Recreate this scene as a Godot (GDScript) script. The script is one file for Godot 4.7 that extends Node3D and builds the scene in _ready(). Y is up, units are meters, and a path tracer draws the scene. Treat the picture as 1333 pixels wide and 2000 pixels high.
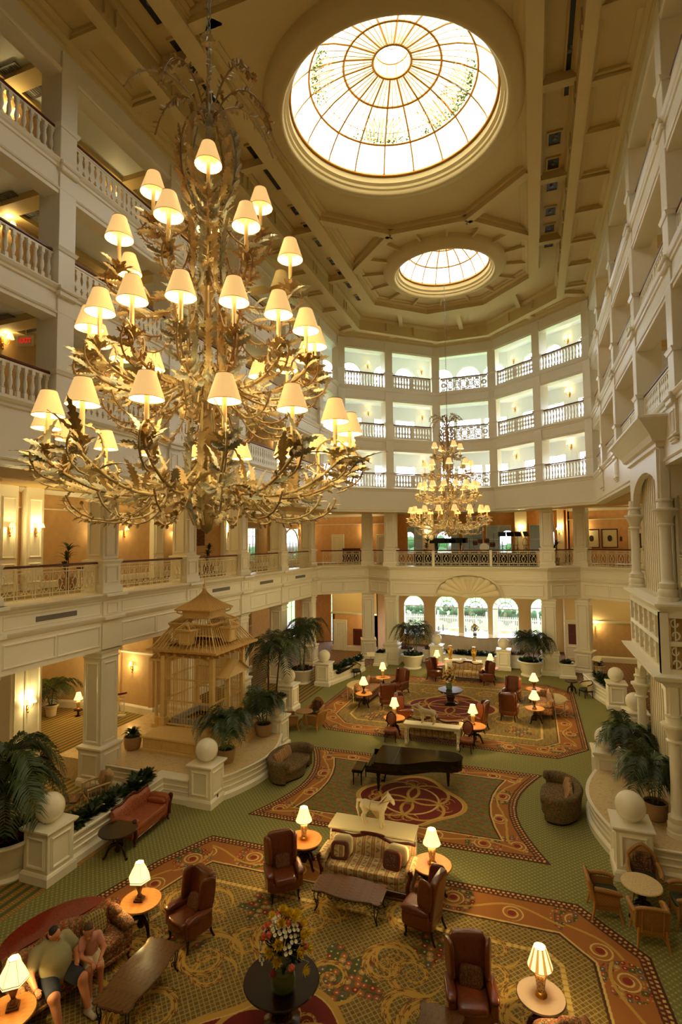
extends Node3D
# Hotel atrium lobby: near end behind the camera, far octagonal end at about z = -37; y up, metres, lobby floor at y = 0.

const WARM := Color(1.0, 0.91, 0.64)
var M := {}
var taken := {}
var lit: Array = []

func _ready() -> void:
	setup_camera_and_light()
	make_materials()
	build_shell()
	build_ceiling()
	build_galleries()
	build_mezzanine()
	build_lobby_walls()
	build_outside()
	build_rugs()
	build_platforms()
	build_aviary()
	build_tower()
	build_chandeliers()
	build_furniture()
	build_people()
	build_plants()
	build_details()

func setup_camera_and_light() -> void:
	var cam := Camera3D.new()
	cam.name = "camera"
	cam.fov = rad_to_deg(2.0 * atan(1000.0 / 1038.0))
	cam.near = 0.05
	cam.far = 400.0
	add_child(cam)
	cam.basis = Basis(Vector3.UP, deg_to_rad(19.742)) * Basis(Vector3.RIGHT, deg_to_rad(3.109)) * Basis(Vector3.BACK, deg_to_rad(-0.551))
	cam.position = Vector3(4.19, 8.4, 0.0)
	cam.current = true
	var sky := ProceduralSkyMaterial.new()
	sky.sky_top_color = Color(0.86, 0.92, 1.0)
	sky.sky_horizon_color = Color(0.96, 0.98, 1.0)
	sky.ground_bottom_color = Color(0.45, 0.48, 0.4)
	sky.ground_horizon_color = Color(0.6, 0.63, 0.55)
	sky.sky_energy_multiplier = 3.2
	sky.ground_energy_multiplier = 1.0
	var env := Environment.new()
	env.background_mode = Environment.BG_SKY
	env.sky = Sky.new()
	env.sky.sky_material = sky
	env.tonemap_mode = Environment.TONE_MAPPER_LINEAR
	env.tonemap_exposure = 1.0
	env.sdfgi_enabled = true
	env.ssao_enabled = true
	env.ssil_enabled = true
	var we := WorldEnvironment.new()
	we.name = "environment"
	we.environment = env
	add_child(we)

# ---------------------------------------------------------------- mesh builder
class B:
	var v := PackedVector3Array()
	var n := PackedVector3Array()
	var u := PackedVector2Array()
	var t := Transform3D.IDENTITY
	func put(p: Vector3, nn: Vector3, uv := Vector2.ZERO) -> void:
		v.append(t * p)
		n.append((t.basis * nn).normalized())
		u.append(uv)
	func tri(a: Vector3, b: Vector3, c: Vector3, na: Vector3, nb: Vector3, nc: Vector3, ua := Vector2.ZERO, ub := Vector2.ZERO, uc := Vector2.ZERO) -> void:
		put(a, na, ua)
		if (b - a).cross(c - a).dot(na + nb + nc) > 0.0:
			put(c, nc, uc); put(b, nb, ub)
		else:
			put(b, nb, ub); put(c, nc, uc)
	func quad(a: Vector3, b: Vector3, c: Vector3, d: Vector3, nn := Vector3.ZERO) -> void:
		var k := nn
		if k == Vector3.ZERO:
			k = (c - a).cross(d - b)
			if k.length_squared() < 1e-16: return
			k = k.normalized()
		tri(a, b, c, k, k, k)
		tri(a, c, d, k, k, k)
	func face(pts: Array, nn: Vector3) -> void:
		for i in range(1, pts.size() - 1):
			tri(pts[0], pts[i], pts[i + 1], nn, nn, nn)
	func box(c: Vector3, s: Vector3, r := Basis.IDENTITY) -> void:
		var h := s * 0.5
		for ax in 3:
			for sg in [-1.0, 1.0]:
				var e := Vector3.ZERO; e[ax] = sg
				var p := Vector3.ZERO; p[(ax + 1) % 3] = 1.0
				var q := Vector3.ZERO; q[(ax + 2) % 3] = 1.0
				var o := e * h; var a := p * h; var b := q * h
				quad(c + r * (o - a - b), c + r * (o + a - b), c + r * (o + a + b), c + r * (o - a + b), r * e)
	func span(a: Vector3, b: Vector3) -> void:
		box((a + b) * 0.5, (b - a).abs())
	# a box with chamfered edges
	func cbox(c: Vector3, s: Vector3, ch := 0.01, r := Basis.IDENTITY) -> void:
		var h := s * 0.5
		var k := h - Vector3.ONE * ch
		for ax in 3:
			var b1 := (ax + 1) % 3
			var b2 := (ax + 2) % 3
			for sg in [-1.0, 1.0]:
				var pts := []
				for w in [[-1.0, -1.0], [1.0, -1.0], [1.0, 1.0], [-1.0, 1.0]]:
					var p := Vector3.ZERO
					p[ax] = sg * h[ax]; p[b1] = w[0] * k[b1]; p[b2] = w[1] * k[b2]
					pts.append(c + r * p)
				var e := Vector3.ZERO; e[ax] = sg
				face(pts, r * e)
			for s1 in [-1.0, 1.0]:
				for s2 in [-1.0, 1.0]:
					var p := Vector3.ZERO; p[b1] = s1 * h[b1]; p[b2] = s2 * k[b2]; p[ax] = -k[ax]
					var q := Vector3.ZERO; q[b1] = s1 * k[b1]; q[b2] = s2 * h[b2]; q[ax] = -k[ax]
					var d := Vector3.ZERO; d[ax] = 2.0 * k[ax]
					var e := Vector3.ZERO; e[b1] = s1; e[b2] = s2
					quad(c + r * p, c + r * q, c + r * (q + d), c + r * (p + d), (r * e).normalized())
		for x in [-1.0, 1.0]:
			for y in [-1.0, 1.0]:
				for z in [-1.0, 1.0]:
					var e := (r * Vector3(x, y, z)).normalized()
					tri(c + r * Vector3(x * h.x, y * k.y, z * k.z), c + r * Vector3(x * k.x, y * h.y, z * k.z), c + r * Vector3(x * k.x, y * k.y, z * h.z), e, e, e)
	# a smooth sheet of points rows[i][j]
	func sheet(rows: Array, wrap := false, flip := false) -> void:
		var h := rows.size()
		var w: int = rows[0].size()
		var nr := []
		for i in h:
			var r := PackedVector3Array()
			for j in w:
				var a: Vector3 = rows[mini(i + 1, h - 1)][j] - rows[maxi(i - 1, 0)][j]
				var b: Vector3
				if wrap: b = rows[i][(j + 1) % w] - rows[i][(j - 1 + w) % w]
				else: b = rows[i][mini(j + 1, w - 1)] - rows[i][maxi(j - 1, 0)]
				var k := a.cross(b)
				if k.length_squared() < 1e-14:
					var i2 := clampi(i, 1, h - 2)
					a = rows[mini(i2 + 1, h - 1)][j] - rows[maxi(i2 - 1, 0)][j]
					if wrap: b = rows[i2][(j + 1) % w] - rows[i2][(j - 1 + w) % w]
					k = a.cross(b)
				k = k.normalized()
				r.append(-k if flip else k)
			nr.append(r)
		for i in h - 1:
			for j in (w if wrap else w - 1):
				var j2 := (j + 1) % w
				var p: Vector3 = rows[i][j]; var q: Vector3 = rows[i][j2]; var r2: Vector3 = rows[i + 1][j2]; var s: Vector3 = rows[i + 1][j]
				var ua := Vector2(float(j) / (w if wrap else w - 1), float(i) / (h - 1))
				var ub := Vector2(float(j + 1) / (w if wrap else w - 1), float(i + 1) / (h - 1))
				tri(p, q, r2, nr[i][j], nr[i][j2], nr[i + 1][j2], ua, Vector2(ub.x, ua.y), ub)
				tri(p, r2, s, nr[i][j], nr[i + 1][j2], nr[i + 1][j], ua, ub, Vector2(ua.x, ub.y))
	# superellipsoid: a soft cushion
	func soft(c: Vector3, s: Vector3, p := 0.35, r := Basis.IDENTITY, seg := 14, rings := 8, p2 := -1.0) -> void:
		var h := s * 0.5
		var e2 := p if p2 < 0.0 else p2
		var rows := []
		for i in rings + 1:
			var a := -PI / 2 + PI * i / rings
			var row := PackedVector3Array()
			for j in seg:
				var b := TAU * j / seg
				var ca := signf(cos(a)) * pow(absf(cos(a)), p); var sa := signf(sin(a)) * pow(absf(sin(a)), p)
				var cb := signf(cos(b)) * pow(absf(cos(b)), e2); var sb := signf(sin(b)) * pow(absf(sin(b)), e2)
				row.append(c + r * Vector3(h.x * ca * cb, h.y * sa, h.z * ca * sb))
			rows.append(row)
		sheet(rows, true)
	# profile points (radius, height) turned round the y axis
	func lathe(prof: Array, seg := 16, c := Vector3.ZERO, r := Basis.IDENTITY, a0 := 0.0, a1 := TAU) -> void:
		var m := prof.size()
		var dn := []
		for i in m - 1:
			var d: Vector2 = prof[i + 1] - prof[i]
			dn.append(Vector2(d.y, -d.x).normalized())
		for i in m - 1:
			var f: Vector2 = dn[i]
			var n0 := f
			var n1 := f
			if i > 0 and f.dot(dn[i - 1]) > 0.6: n0 = (f + dn[i - 1]).normalized()
			if i < m - 2 and f.dot(dn[i + 1]) > 0.6: n1 = (f + dn[i + 1]).normalized()
			var p: Vector2 = prof[i]; var q: Vector2 = prof[i + 1]
			if p.distance_squared_to(q) < 1e-12: continue
			for j in seg:
				var b0 := a0 + (a1 - a0) * j / seg
				var b1 := a0 + (a1 - a0) * (j + 1) / seg
				var x := Vector3(cos(b0), 0, sin(b0)); var z := Vector3(cos(b1), 0, sin(b1))
				var A := c + r * (x * p.x + Vector3.UP * p.y); var Bq := c + r * (z * p.x + Vector3.UP * p.y)
				var C := c + r * (z * q.x + Vector3.UP * q.y); var D := c + r * (x * q.x + Vector3.UP * q.y)
				var nA := r * (x * n0.x + Vector3.UP * n0.y); var nB := r * (z * n0.x + Vector3.UP * n0.y)
				var nC := r * (z * n1.x + Vector3.UP * n1.y); var nD := r * (x * n1.x + Vector3.UP * n1.y)
				if p.x > 1e-5: tri(A, Bq, C, nA, nB, nC, Vector2(float(j) / seg, p.y), Vector2(float(j + 1) / seg, p.y), Vector2(float(j + 1) / seg, q.y))
				if q.x > 1e-5: tri(A, C, D, nA, nC, nD, Vector2(float(j) / seg, p.y), Vector2(float(j + 1) / seg, q.y), Vector2(float(j) / seg, q.y))
	func ball(c: Vector3, s: Vector3, seg := 12, rings := 8, r := Basis.IDENTITY) -> void:
		soft(c, s, 1.0, r, seg, rings)
	# a tube through points; radius may be one number or one per point
	func tube(pts: Array, rad: Variant, seg := 6, closed := false, caps := true) -> void:
		var m := pts.size()
		var rows := []
		var side := Vector3.ZERO
		for i in m:
			var d: Vector3
			if closed: d = pts[(i + 1) % m] - pts[(i - 1 + m) % m]
			else: d = pts[mini(i + 1, m - 1)] - pts[maxi(i - 1, 0)]
			d = d.normalized()
			if side == Vector3.ZERO: side = d.cross(Vector3.UP if absf(d.y) < 0.9 else Vector3.RIGHT).normalized()
			side = (side - d * side.dot(d)).normalized()
			var up := d.cross(side)
			var rr: float = rad if rad is float else rad[i]
			var row := PackedVector3Array()
			for j in seg:
				var b := TAU * j / seg
				row.append(pts[i] + (side * cos(b) + up * sin(b)) * rr)
			rows.append(row)
		if closed: rows.append(rows[0])
		sheet(rows, true, true)
		if caps and not closed:
			for e in [0, m - 1]:
				var d: Vector3 = (pts[0] - pts[1] if e == 0 else pts[m - 1] - pts[m - 2]).normalized()
				face(Array(rows[e]), d)
	# a moulding: profile points (out, up) carried along a path; "out" lies on the side up x tangent
	func sweep(path: Array, prof: Array, up := Vector3.UP, closed := false, caps := true) -> void:
		var m := path.size()
		var rows := []
		for i in m:
			var d0: Vector3; var d1: Vector3
			if closed:
				d0 = (path[i] - path[(i - 1 + m) % m]).normalized(); d1 = (path[(i + 1) % m] - path[i]).normalized()
			else:
				d0 = (path[i] - path[i - 1]).normalized() if i > 0 else (path[1] - path[0]).normalized()
				d1 = (path[i + 1] - path[i]).normalized() if i < m - 1 else d0
			var o0 := up.cross(d0).normalized(); var o1 := up.cross(d1).normalized()
			var o := (o0 + o1).normalized()
			o = o / maxf(o.dot(o0), 0.25)
			var row := PackedVector3Array()
			for p in prof: row.append(path[i] + o * p.x + up * p.y)
			rows.append(row)
		var k := m if closed else m - 1
		for i in k:
			var r0: PackedVector3Array = rows[i]; var r1: PackedVector3Array = rows[(i + 1) % m]
			for j in prof.size() - 1:
				quad(r0[j], r1[j], r1[j + 1], r0[j + 1])
		if caps and not closed and prof.size() > 2:
			for e in [0, m - 1]:
				var pv := PackedVector2Array()
				for p in prof: pv.append(p)
				var ix := Geometry2D.triangulate_polygon(pv)
				var d: Vector3 = (path[0] - path[1] if e == 0 else path[m - 1] - path[m - 2]).normalized()
				for q in range(0, ix.size(), 3):
					tri(rows[e][ix[q]], rows[e][ix[q + 1]], rows[e][ix[q + 2]], d, d, d)
	# flat polygon in the xz plane pulled from y0 to y1
	func slab(poly: Array, y0: float, y1: float, sides := true, uvs := Vector2.ZERO) -> void:
		var pv := PackedVector2Array()
		for p in poly: pv.append(p)
		var ix := Geometry2D.triangulate_polygon(pv)
		var lo := pv[0]; var hi := pv[0]
		for p in pv: lo = lo.min(p); hi = hi.max(p)
		for q in range(0, ix.size(), 3):
			for y in [y0, y1]:
				if y == y0 and not sides: continue
				var k := Vector3.UP if y == y1 else Vector3.DOWN
				var P := []
				var U := []
				for w in 3:
					var p2: Vector2 = pv[ix[q + w]]
					P.append(Vector3(p2.x, y, p2.y)); U.append((p2 - lo) / (hi - lo))
				tri(P[0], P[1], P[2], k, k, k, U[0], U[1], U[2])
		if sides:
			var area := 0.0
			for i in pv.size(): area += pv[i].cross(pv[(i + 1) % pv.size()])
			for i in pv.size():
				var a := pv[i]; var b := pv[(i + 1) % pv.size()]
				var d := (b - a).normalized()
				var o := Vector3(d.y, 0, -d.x) * signf(area)
				quad(Vector3(a.x, y0, a.y), Vector3(b.x, y0, b.y), Vector3(b.x, y1, b.y), Vector3(a.x, y1, a.y), o)
	# a flat outline (x, y) with thickness along z
	func board(poly: Array, z0: float, z1: float) -> void:
		var keep := t
		t = t * Transform3D(Basis(Vector3.RIGHT, PI / 2), Vector3.ZERO)
		# local (x, z) of the slab become (x, y); slab height runs along -z
		var flipped := []
		for p in poly: flipped.append(Vector2(p.x, -p.y))
		slab(flipped, z0, z1)
		t = keep
	func mesh() -> ArrayMesh:
		var a := []
		a.resize(Mesh.ARRAY_MAX)
		a[Mesh.ARRAY_VERTEX] = v
		a[Mesh.ARRAY_NORMAL] = n
		a[Mesh.ARRAY_TEX_UV] = u
		var m := ArrayMesh.new()
		m.add_surface_from_arrays(Mesh.PRIMITIVE_TRIANGLES, a)
		return m

# ---------------------------------------------------------------- naming and nodes
func numbered(called: String, parent: Node) -> String:
	var key := called + "@" + str(parent.get_instance_id())
	var k: int = taken.get(key, 0)
	taken[key] = k + 1
	return called if k == 0 else "%s_%03d" % [called, k]

func obj(called: String, b: Variant, m: Variant, parent: Node = self) -> MeshInstance3D:
	var o := MeshInstance3D.new()
	o.name = numbered(called, parent)
	o.mesh = b.mesh() if b is B else b
	o.material_override = M[m] if m is String else m
	parent.add_child(o, true)
	return o

func tag(o: Node, label: String, category: String, group := "") -> Node:
	o.set_meta("label", label)
	o.set_meta("category", category)
	if group != "": o.set_meta("group", group)
	return o

func struct(called: String, b: Variant, m: Variant, parent: Node = self) -> MeshInstance3D:
	var o := obj(called, b, m, parent)
	if parent == self: o.set_meta("kind", "structure")
	return o

func thing(called: String, label: String, category: String, at := Vector3.ZERO, turn := 0.0, group := "") -> Node3D:
	var o := Node3D.new()
	o.name = numbered(called, self)
	add_child(o, true)
	o.position = at
	o.rotation.y = turn
	tag(o, label, category, group)
	return o

func dup(root: Node3D, label: String, at: Vector3, turn := 0.0, group := "") -> Node3D:
	var r: Node3D = root.duplicate()
	var base := String(root.name)
	var re := RegEx.create_from_string("_\\d{3}$")
	base = re.sub(base, "")
	r.name = numbered(base, self)
	add_child(r, true)
	r.position = at
	r.rotation = Vector3(0, turn, 0)
	r.set_meta("label", label)
	if group != "": r.set_meta("group", group)
	return r

func lamp_at(at: Vector3, energy: float, color := WARM, size := 0.06) -> void:
	var l := OmniLight3D.new()
	l.name = numbered("lamp_light", self)
	l.light_color = color
	l.light_energy = energy
	l.light_size = size
	l.omni_range = 60.0
	l.omni_attenuation = 2.0
	l.shadow_enabled = true
	add_child(l, true)
	l.position = at

# added ceiling fill light: glowing disc in a white ring, with its lamp just below
func added_downlight(at: Vector3, energy: float, where: String) -> void:
	var o := thing("added_recessed_light", "small added ceiling fill light " + where, "ceiling light", at, 0.0, "added ceiling fill lights")
	var b := B.new()
	b.lathe(V2([0.0, -0.01, 0.1, -0.01, 0.1, 0.0]), 14)
	obj("glass", b, "sconce_shade", o)
	b = B.new()
	b.lathe(V2([0.1, 0.0, 0.1, -0.015, 0.15, -0.01, 0.15, 0.0]), 14)
	obj("ring", b, "white_paint", o)
	lamp_at(at - Vector3(0, 0.09, 0), energy, WARM, 0.08)

func spot_at(at: Vector3, energy: float) -> void:
	var l := SpotLight3D.new()
	l.name = numbered("shade_light", self)
	l.light_color = WARM
	l.light_energy = energy
	l.light_size = 0.05
	l.spot_range = 60.0
	l.spot_attenuation = 2.0
	l.spot_angle = 84.0
	l.spot_angle_attenuation = 0.5
	l.shadow_enabled = true
	add_child(l, true)
	l.position = at
	l.rotation.x = -PI / 2

func V2(a: Array) -> Array:
	var r := []
	for i in range(0, a.size(), 2): r.append(Vector2(a[i], a[i + 1]))
	return r

func V3(poly: Array, y: float) -> Array:
	var r := []
	for p in poly: r.append(Vector3(p.x, y, p.y))
	return r

func circle(c: Vector2, r: float, seg: int, ry := -1.0) -> Array:
	var a := []
	for i in seg: a.append(c + Vector2(cos(TAU * i / seg) * r, sin(TAU * i / seg) * (r if ry < 0.0 else ry)))
	return a

func bez(a: Vector3, b: Vector3, c: Vector3, d: Vector3, seg := 8) -> Array:
	var r := []
	for i in seg + 1: r.append(a.bezier_interpolate(b, c, d, float(i) / seg))
	return r

# ---------------------------------------------------------------- materials
func mat(called: String, c: Color, rough := 0.6, metal := 0.0) -> StandardMaterial3D:
	var m := StandardMaterial3D.new()
	m.resource_name = called
	m.albedo_color = c
	m.roughness = rough
	m.metallic = metal
	m.cull_mode = BaseMaterial3D.CULL_DISABLED
	M[called] = m
	return m

func ramp(cols: Array, hard := false) -> Gradient:
	var g := Gradient.new()
	var off := PackedFloat32Array()
	var cc := PackedColorArray()
	for i in cols.size():
		off.append(float(i) / (cols.size() - (0 if hard else 1)))
		cc.append(cols[i])
	g.offsets = off
	g.colors = cc
	if hard: g.interpolation_mode = Gradient.GRADIENT_INTERPOLATE_CONSTANT
	return g

func noise_tex(kind: int, freq: float, cols: Array, size := 256, hard := false, seed_ := 1, oct := 3) -> NoiseTexture2D:
	var fnl := FastNoiseLite.new()
	fnl.noise_type = kind
	fnl.frequency = freq
	fnl.seed = seed_
	fnl.fractal_octaves = oct
	if kind == FastNoiseLite.TYPE_CELLULAR:
		fnl.cellular_return_type = FastNoiseLite.RETURN_CELL_VALUE
		fnl.fractal_type = FastNoiseLite.FRACTAL_NONE
		fnl.domain_warp_enabled = true
		fnl.domain_warp_amplitude = 12.0
		fnl.domain_warp_frequency = 0.05
	var x := NoiseTexture2D.new()
	x.width = size
	x.height = size
	x.seamless = true
	x.noise = fnl
	if not cols.is_empty(): x.color_ramp = ramp(cols, hard)
	return x

func tri_tex(called: String, t: Texture2D, scale: float, rough := 0.6, aniso := Vector3.ONE, world := false) -> StandardMaterial3D:
	var m := mat(called, Color.WHITE, rough)
	m.albedo_texture = t
	m.uv1_triplanar = true
	m.uv1_world_triplanar = world
	m.uv1_scale = aniso * scale
	return m

func paint(w: int, h: int, f: Callable) -> ImageTexture:
	var d := PackedByteArray()
	d.resize(w * h * 3)
	var k := 0
	for y in h:
		for x in w:
			var c: Color = f.call((x + 0.5) / w, (y + 0.5) / h)
			d[k] = clampi(int(c.r * 255.0), 0, 255)
			d[k + 1] = clampi(int(c.g * 255.0), 0, 255)
			d[k + 2] = clampi(int(c.b * 255.0), 0, 255)
			k += 3
	return ImageTexture.create_from_image(Image.create_from_data(w, h, false, Image.FORMAT_RGB8, d))

func glow(called: String, c: Color, e: float, rough := 0.7) -> StandardMaterial3D:
	var m := mat(called, c, rough)
	m.emission_enabled = true
	m.emission = c
	m.emission_energy_multiplier = e
	return m

func hash2(x: float, y: float) -> float:
	return fposmod(sin(x * 127.1 + y * 311.7) * 43758.5453, 1.0)
func make_materials() -> void:
	var SX := FastNoiseLite.TYPE_SIMPLEX
	var CE := FastNoiseLite.TYPE_CELLULAR
	mat("white_paint", Color(0.93, 0.89, 0.79), 0.38)
	mat("cream_paint", Color(0.92, 0.86, 0.72), 0.5)
	mat("ceiling_paint", Color(0.82, 0.72, 0.48), 0.75)
	mat("coffer_paint", Color(0.80, 0.67, 0.42), 0.8)
	mat("cool_white", Color(0.90, 0.91, 0.88), 0.5)
	mat("lounge_blue", Color(0.58, 0.64, 0.64), 0.8)
	mat("terrace_stone", Color(0.40, 0.36, 0.31), 0.9)
	mat("sage", Color(0.56, 0.53, 0.36), 0.7)
	mat("vent_metal", Color(0.42, 0.39, 0.35), 0.6)
	mat("black_recess", Color(0.02, 0.025, 0.03), 0.5)
	mat("wall_cream", Color(0.90, 0.80, 0.60), 0.85)
	tri_tex("wallpaper", noise_tex(SX, 0.02, [Color(0.78, 0.63, 0.42), Color(0.82, 0.67, 0.46)], 128), 0.7, 0.85)
	tri_tex("peach_wall", noise_tex(SX, 0.02, [Color(0.86, 0.64, 0.42), Color(0.90, 0.70, 0.48)], 128), 0.7, 0.85)
	mat("red_door", Color(0.36, 0.12, 0.06), 0.5)
	tri_tex("mahogany", noise_tex(SX, 0.012, [Color(0.20, 0.06, 0.03), Color(0.34, 0.11, 0.05), Color(0.25, 0.08, 0.04)], 256), 1.5, 0.22, Vector3(1, 6, 6))
	mat("handrail_wood", Color(0.36, 0.12, 0.06), 0.3)
	tri_tex("dark_wood", noise_tex(SX, 0.012, [Color(0.10, 0.035, 0.02), Color(0.19, 0.07, 0.035)], 256), 1.5, 0.2, Vector3(5, 5, 1))
	tri_tex("burl_wood", noise_tex(SX, 0.03, [Color(0.62, 0.38, 0.20), Color(0.72, 0.47, 0.27), Color(0.66, 0.42, 0.23)], 256, false, 4, 4), 1.6, 0.14)
	tri_tex("oak_wood", noise_tex(SX, 0.012, [Color(0.56, 0.36, 0.17), Color(0.67, 0.46, 0.24)], 256), 1.5, 0.2, Vector3(1, 1, 7))
	tri_tex("slab_wood", noise_tex(SX, 0.014, [Color(0.26, 0.15, 0.08), Color(0.42, 0.27, 0.14), Color(0.33, 0.20, 0.10)], 256, false, 7, 4), 1.3, 0.16, Vector3(1, 1, 7))
	tri_tex("gold_wood", noise_tex(SX, 0.012, [Color(0.84, 0.68, 0.40), Color(0.90, 0.76, 0.48)], 256), 1.2, 0.45, Vector3(4, 1, 4))
	tri_tex("gold_roof", noise_tex(SX, 0.012, [Color(0.74, 0.56, 0.28), Color(0.84, 0.66, 0.36)], 256), 1.2, 0.5, Vector3(4, 1, 4))
	tri_tex("leather", noise_tex(SX, 0.02, [Color(0.33, 0.15, 0.065), Color(0.45, 0.21, 0.095), Color(0.38, 0.175, 0.075)], 256, false, 3), 1.2, 0.28)
	tri_tex("rose_leather", noise_tex(SX, 0.02, [Color(0.54, 0.27, 0.16), Color(0.63, 0.34, 0.21)], 256, false, 5), 1.2, 0.4)
	M.leather.clearcoat_enabled = true; M.leather.clearcoat = 0.3; M.leather.clearcoat_roughness = 0.25
	tri_tex("floral", noise_tex(CE, 0.09, [Color(0.62, 0.30, 0.18), Color(0.34, 0.30, 0.14), Color(0.66, 0.50, 0.30), Color(0.24, 0.22, 0.12), Color(0.56, 0.34, 0.20), Color(0.40, 0.36, 0.24), Color(0.60, 0.20, 0.14), Color(0.72, 0.56, 0.36)], 512, true, 11), 1.1, 0.9)
	tri_tex("green_floral", noise_tex(CE, 0.08, [Color(0.22, 0.24, 0.12), Color(0.34, 0.34, 0.18), Color(0.52, 0.30, 0.18), Color(0.28, 0.30, 0.20), Color(0.40, 0.36, 0.22), Color(0.58, 0.38, 0.26), Color(0.30, 0.28, 0.13)], 512, true, 21), 1.1, 0.9)
	tri_tex("dark_floral", noise_tex(CE, 0.1, [Color(0.22, 0.10, 0.06), Color(0.30, 0.22, 0.12), Color(0.44, 0.24, 0.14), Color(0.52, 0.38, 0.22), Color(0.26, 0.14, 0.08)], 256, true, 31), 1.6, 0.9)
	tri_tex("needlepoint", noise_tex(CE, 0.11, [Color(0.30, 0.14, 0.06), Color(0.40, 0.26, 0.12), Color(0.46, 0.30, 0.14), Color(0.26, 0.16, 0.08), Color(0.42, 0.18, 0.10)], 256, true, 41), 2.2, 0.9)
	var stripe := paint(128, 128, func(x: float, y: float) -> Color:
		var f := fposmod(x * 4.0, 1.0)
		var c := Color(0.74, 0.64, 0.45)
		if f < 0.07 or (f > 0.28 and f < 0.35): c = Color(0.52, 0.32, 0.19)
		elif f < 0.28:
			c = Color(0.66, 0.52, 0.33) if fposmod(y * 8.0 + sin(x * 40.0) * 0.4, 1.0) < 0.5 else Color(0.60, 0.44, 0.27)
		elif fposmod(y * 5.0 + x * 3.0, 1.0) < 0.22 and f > 0.5 and f < 0.85: c = Color(0.60, 0.36, 0.22)
		elif fposmod(y * 5.0 - x * 2.0, 1.0) < 0.16 and f > 0.5 and f < 0.9: c = Color(0.45, 0.42, 0.24)
		return c)
	tri_tex("striped_tapestry", stripe, 1.0, 0.9)
	var st2 := paint(64, 64, func(x: float, _y: float) -> Color:
		var f := fposmod(x * 5.0, 1.0)
		return Color(0.55, 0.22, 0.14) if f < 0.2 else (Color(0.62, 0.52, 0.30) if f < 0.45 else (Color(0.30, 0.28, 0.16) if f < 0.6 else Color(0.72, 0.56, 0.36))))
	tri_tex("cushion_stripe", st2, 2.0, 0.9)
	var chk := paint(64, 64, func(x: float, y: float) -> Color:
		return Color(0.72, 0.62, 0.36) if (fposmod(x * 8.0, 1.0) < 0.25 or fposmod(y * 8.0, 1.0) < 0.25) else Color(0.42, 0.36, 0.18))
	tri_tex("cushion_check", chk, 2.2, 0.9)
	mat("cream_cloth", Color(0.82, 0.74, 0.55), 0.9)
	mat("brown_velvet", Color(0.36, 0.15, 0.07), 0.85)
	mat("green_leather", Color(0.16, 0.19, 0.13), 0.5)
	var wk := paint(32, 32, func(x: float, y: float) -> Color:
		var a := fposmod(x * 2.0 + (0.5 if fposmod(y * 4.0, 2.0) < 1.0 else 0.0), 1.0)
		var s := 0.72 + 0.28 * sin(PI * a) * sin(PI * fposmod(y * 4.0, 1.0))
		return Color(0.74 * s, 0.52 * s, 0.24 * s))
	tri_tex("wicker", wk, 9.0, 0.6)
	mat("rattan", Color(0.72, 0.49, 0.22), 0.45)
	mat("pale_rattan", Color(0.78, 0.66, 0.44), 0.55)
	mat("iron_black", Color(0.05, 0.045, 0.04), 0.45, 0.6)
	mat("iron_white", Color(0.90, 0.85, 0.72), 0.45)
	mat("brass", Color(0.72, 0.50, 0.20), 0.28, 0.9)
	mat("gold_leaf", Color(0.74, 0.55, 0.18), 0.3, 0.7)
	tri_tex("porcelain", noise_tex(CE, 0.12, [Color(0.86, 0.76, 0.58), Color(0.62, 0.34, 0.20), Color(0.86, 0.76, 0.58), Color(0.48, 0.42, 0.22), Color(0.80, 0.68, 0.48)], 128, true, 51), 3.0, 0.15)
	mat("lamp_bronze", Color(0.24, 0.13, 0.06), 0.3, 0.5)
	glow("table_shade", Color(1.0, 0.88, 0.62), 1.6)
	glow("pleat_stripe", Color(0.85, 0.60, 0.26), 0.9)
	glow("chandelier_shade", Color(1.0, 0.80, 0.50), 0.8)
	glow("sconce_shade", Color(1.0, 0.88, 0.60), 1.7)
	glow("flame_bulb", Color(1.0, 0.86, 0.55), 5.0)
	mat("plain_shade", Color(0.80, 0.72, 0.52), 0.9)
	mat("shade_trim", Color(0.62, 0.47, 0.24), 0.8)
	mat("candle_sleeve", Color(0.94, 0.86, 0.66), 0.5)
	mat("leaf_cream", Color(0.76, 0.67, 0.49), 0.5)
	mat("leaf_gold", Color(0.64, 0.52, 0.33), 0.45)
	mat("leaf_grey", Color(0.62, 0.61, 0.54), 0.5)
	mat("globe_white", Color(0.92, 0.88, 0.78), 0.10)
	tri_tex("marble_cream", noise_tex(SX, 0.03, [Color(0.78, 0.66, 0.46), Color(0.86, 0.76, 0.57), Color(0.82, 0.71, 0.51)], 256, false, 8, 4), 0.5, 0.08)
	tri_tex("marble_table", noise_tex(SX, 0.05, [Color(0.80, 0.68, 0.48), Color(0.88, 0.79, 0.60)], 256, false, 9, 4), 1.2, 0.1)
	tri_tex("marble_red", noise_tex(SX, 0.04, [Color(0.44, 0.13, 0.07), Color(0.52, 0.18, 0.10), Color(0.40, 0.11, 0.06)], 256, false, 10, 4), 1.0, 0.06)
	mat("granite", Color(0.50, 0.42, 0.36), 0.2)
	mat("piano_black", Color(0.012, 0.010, 0.010), 0.08)
	mat("terracotta", Color(0.62, 0.48, 0.32), 0.7)
	mat("soil", Color(0.10, 0.07, 0.04), 0.95)
	mat("palm_green", Color(0.15, 0.20, 0.055), 0.5)
	mat("palm_light", Color(0.22, 0.29, 0.09), 0.45)
	mat("leaf_dark", Color(0.08, 0.14, 0.045), 0.35)
	mat("leaf_mid", Color(0.15, 0.23, 0.07), 0.4)
	for k in ["palm_green", "palm_light", "leaf_dark", "leaf_mid"]:
		M[k].backlight_enabled = true; M[k].backlight = Color(0.10, 0.14, 0.02)
	mat("trunk_brown", Color(0.34, 0.22, 0.11), 0.9)
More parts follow.
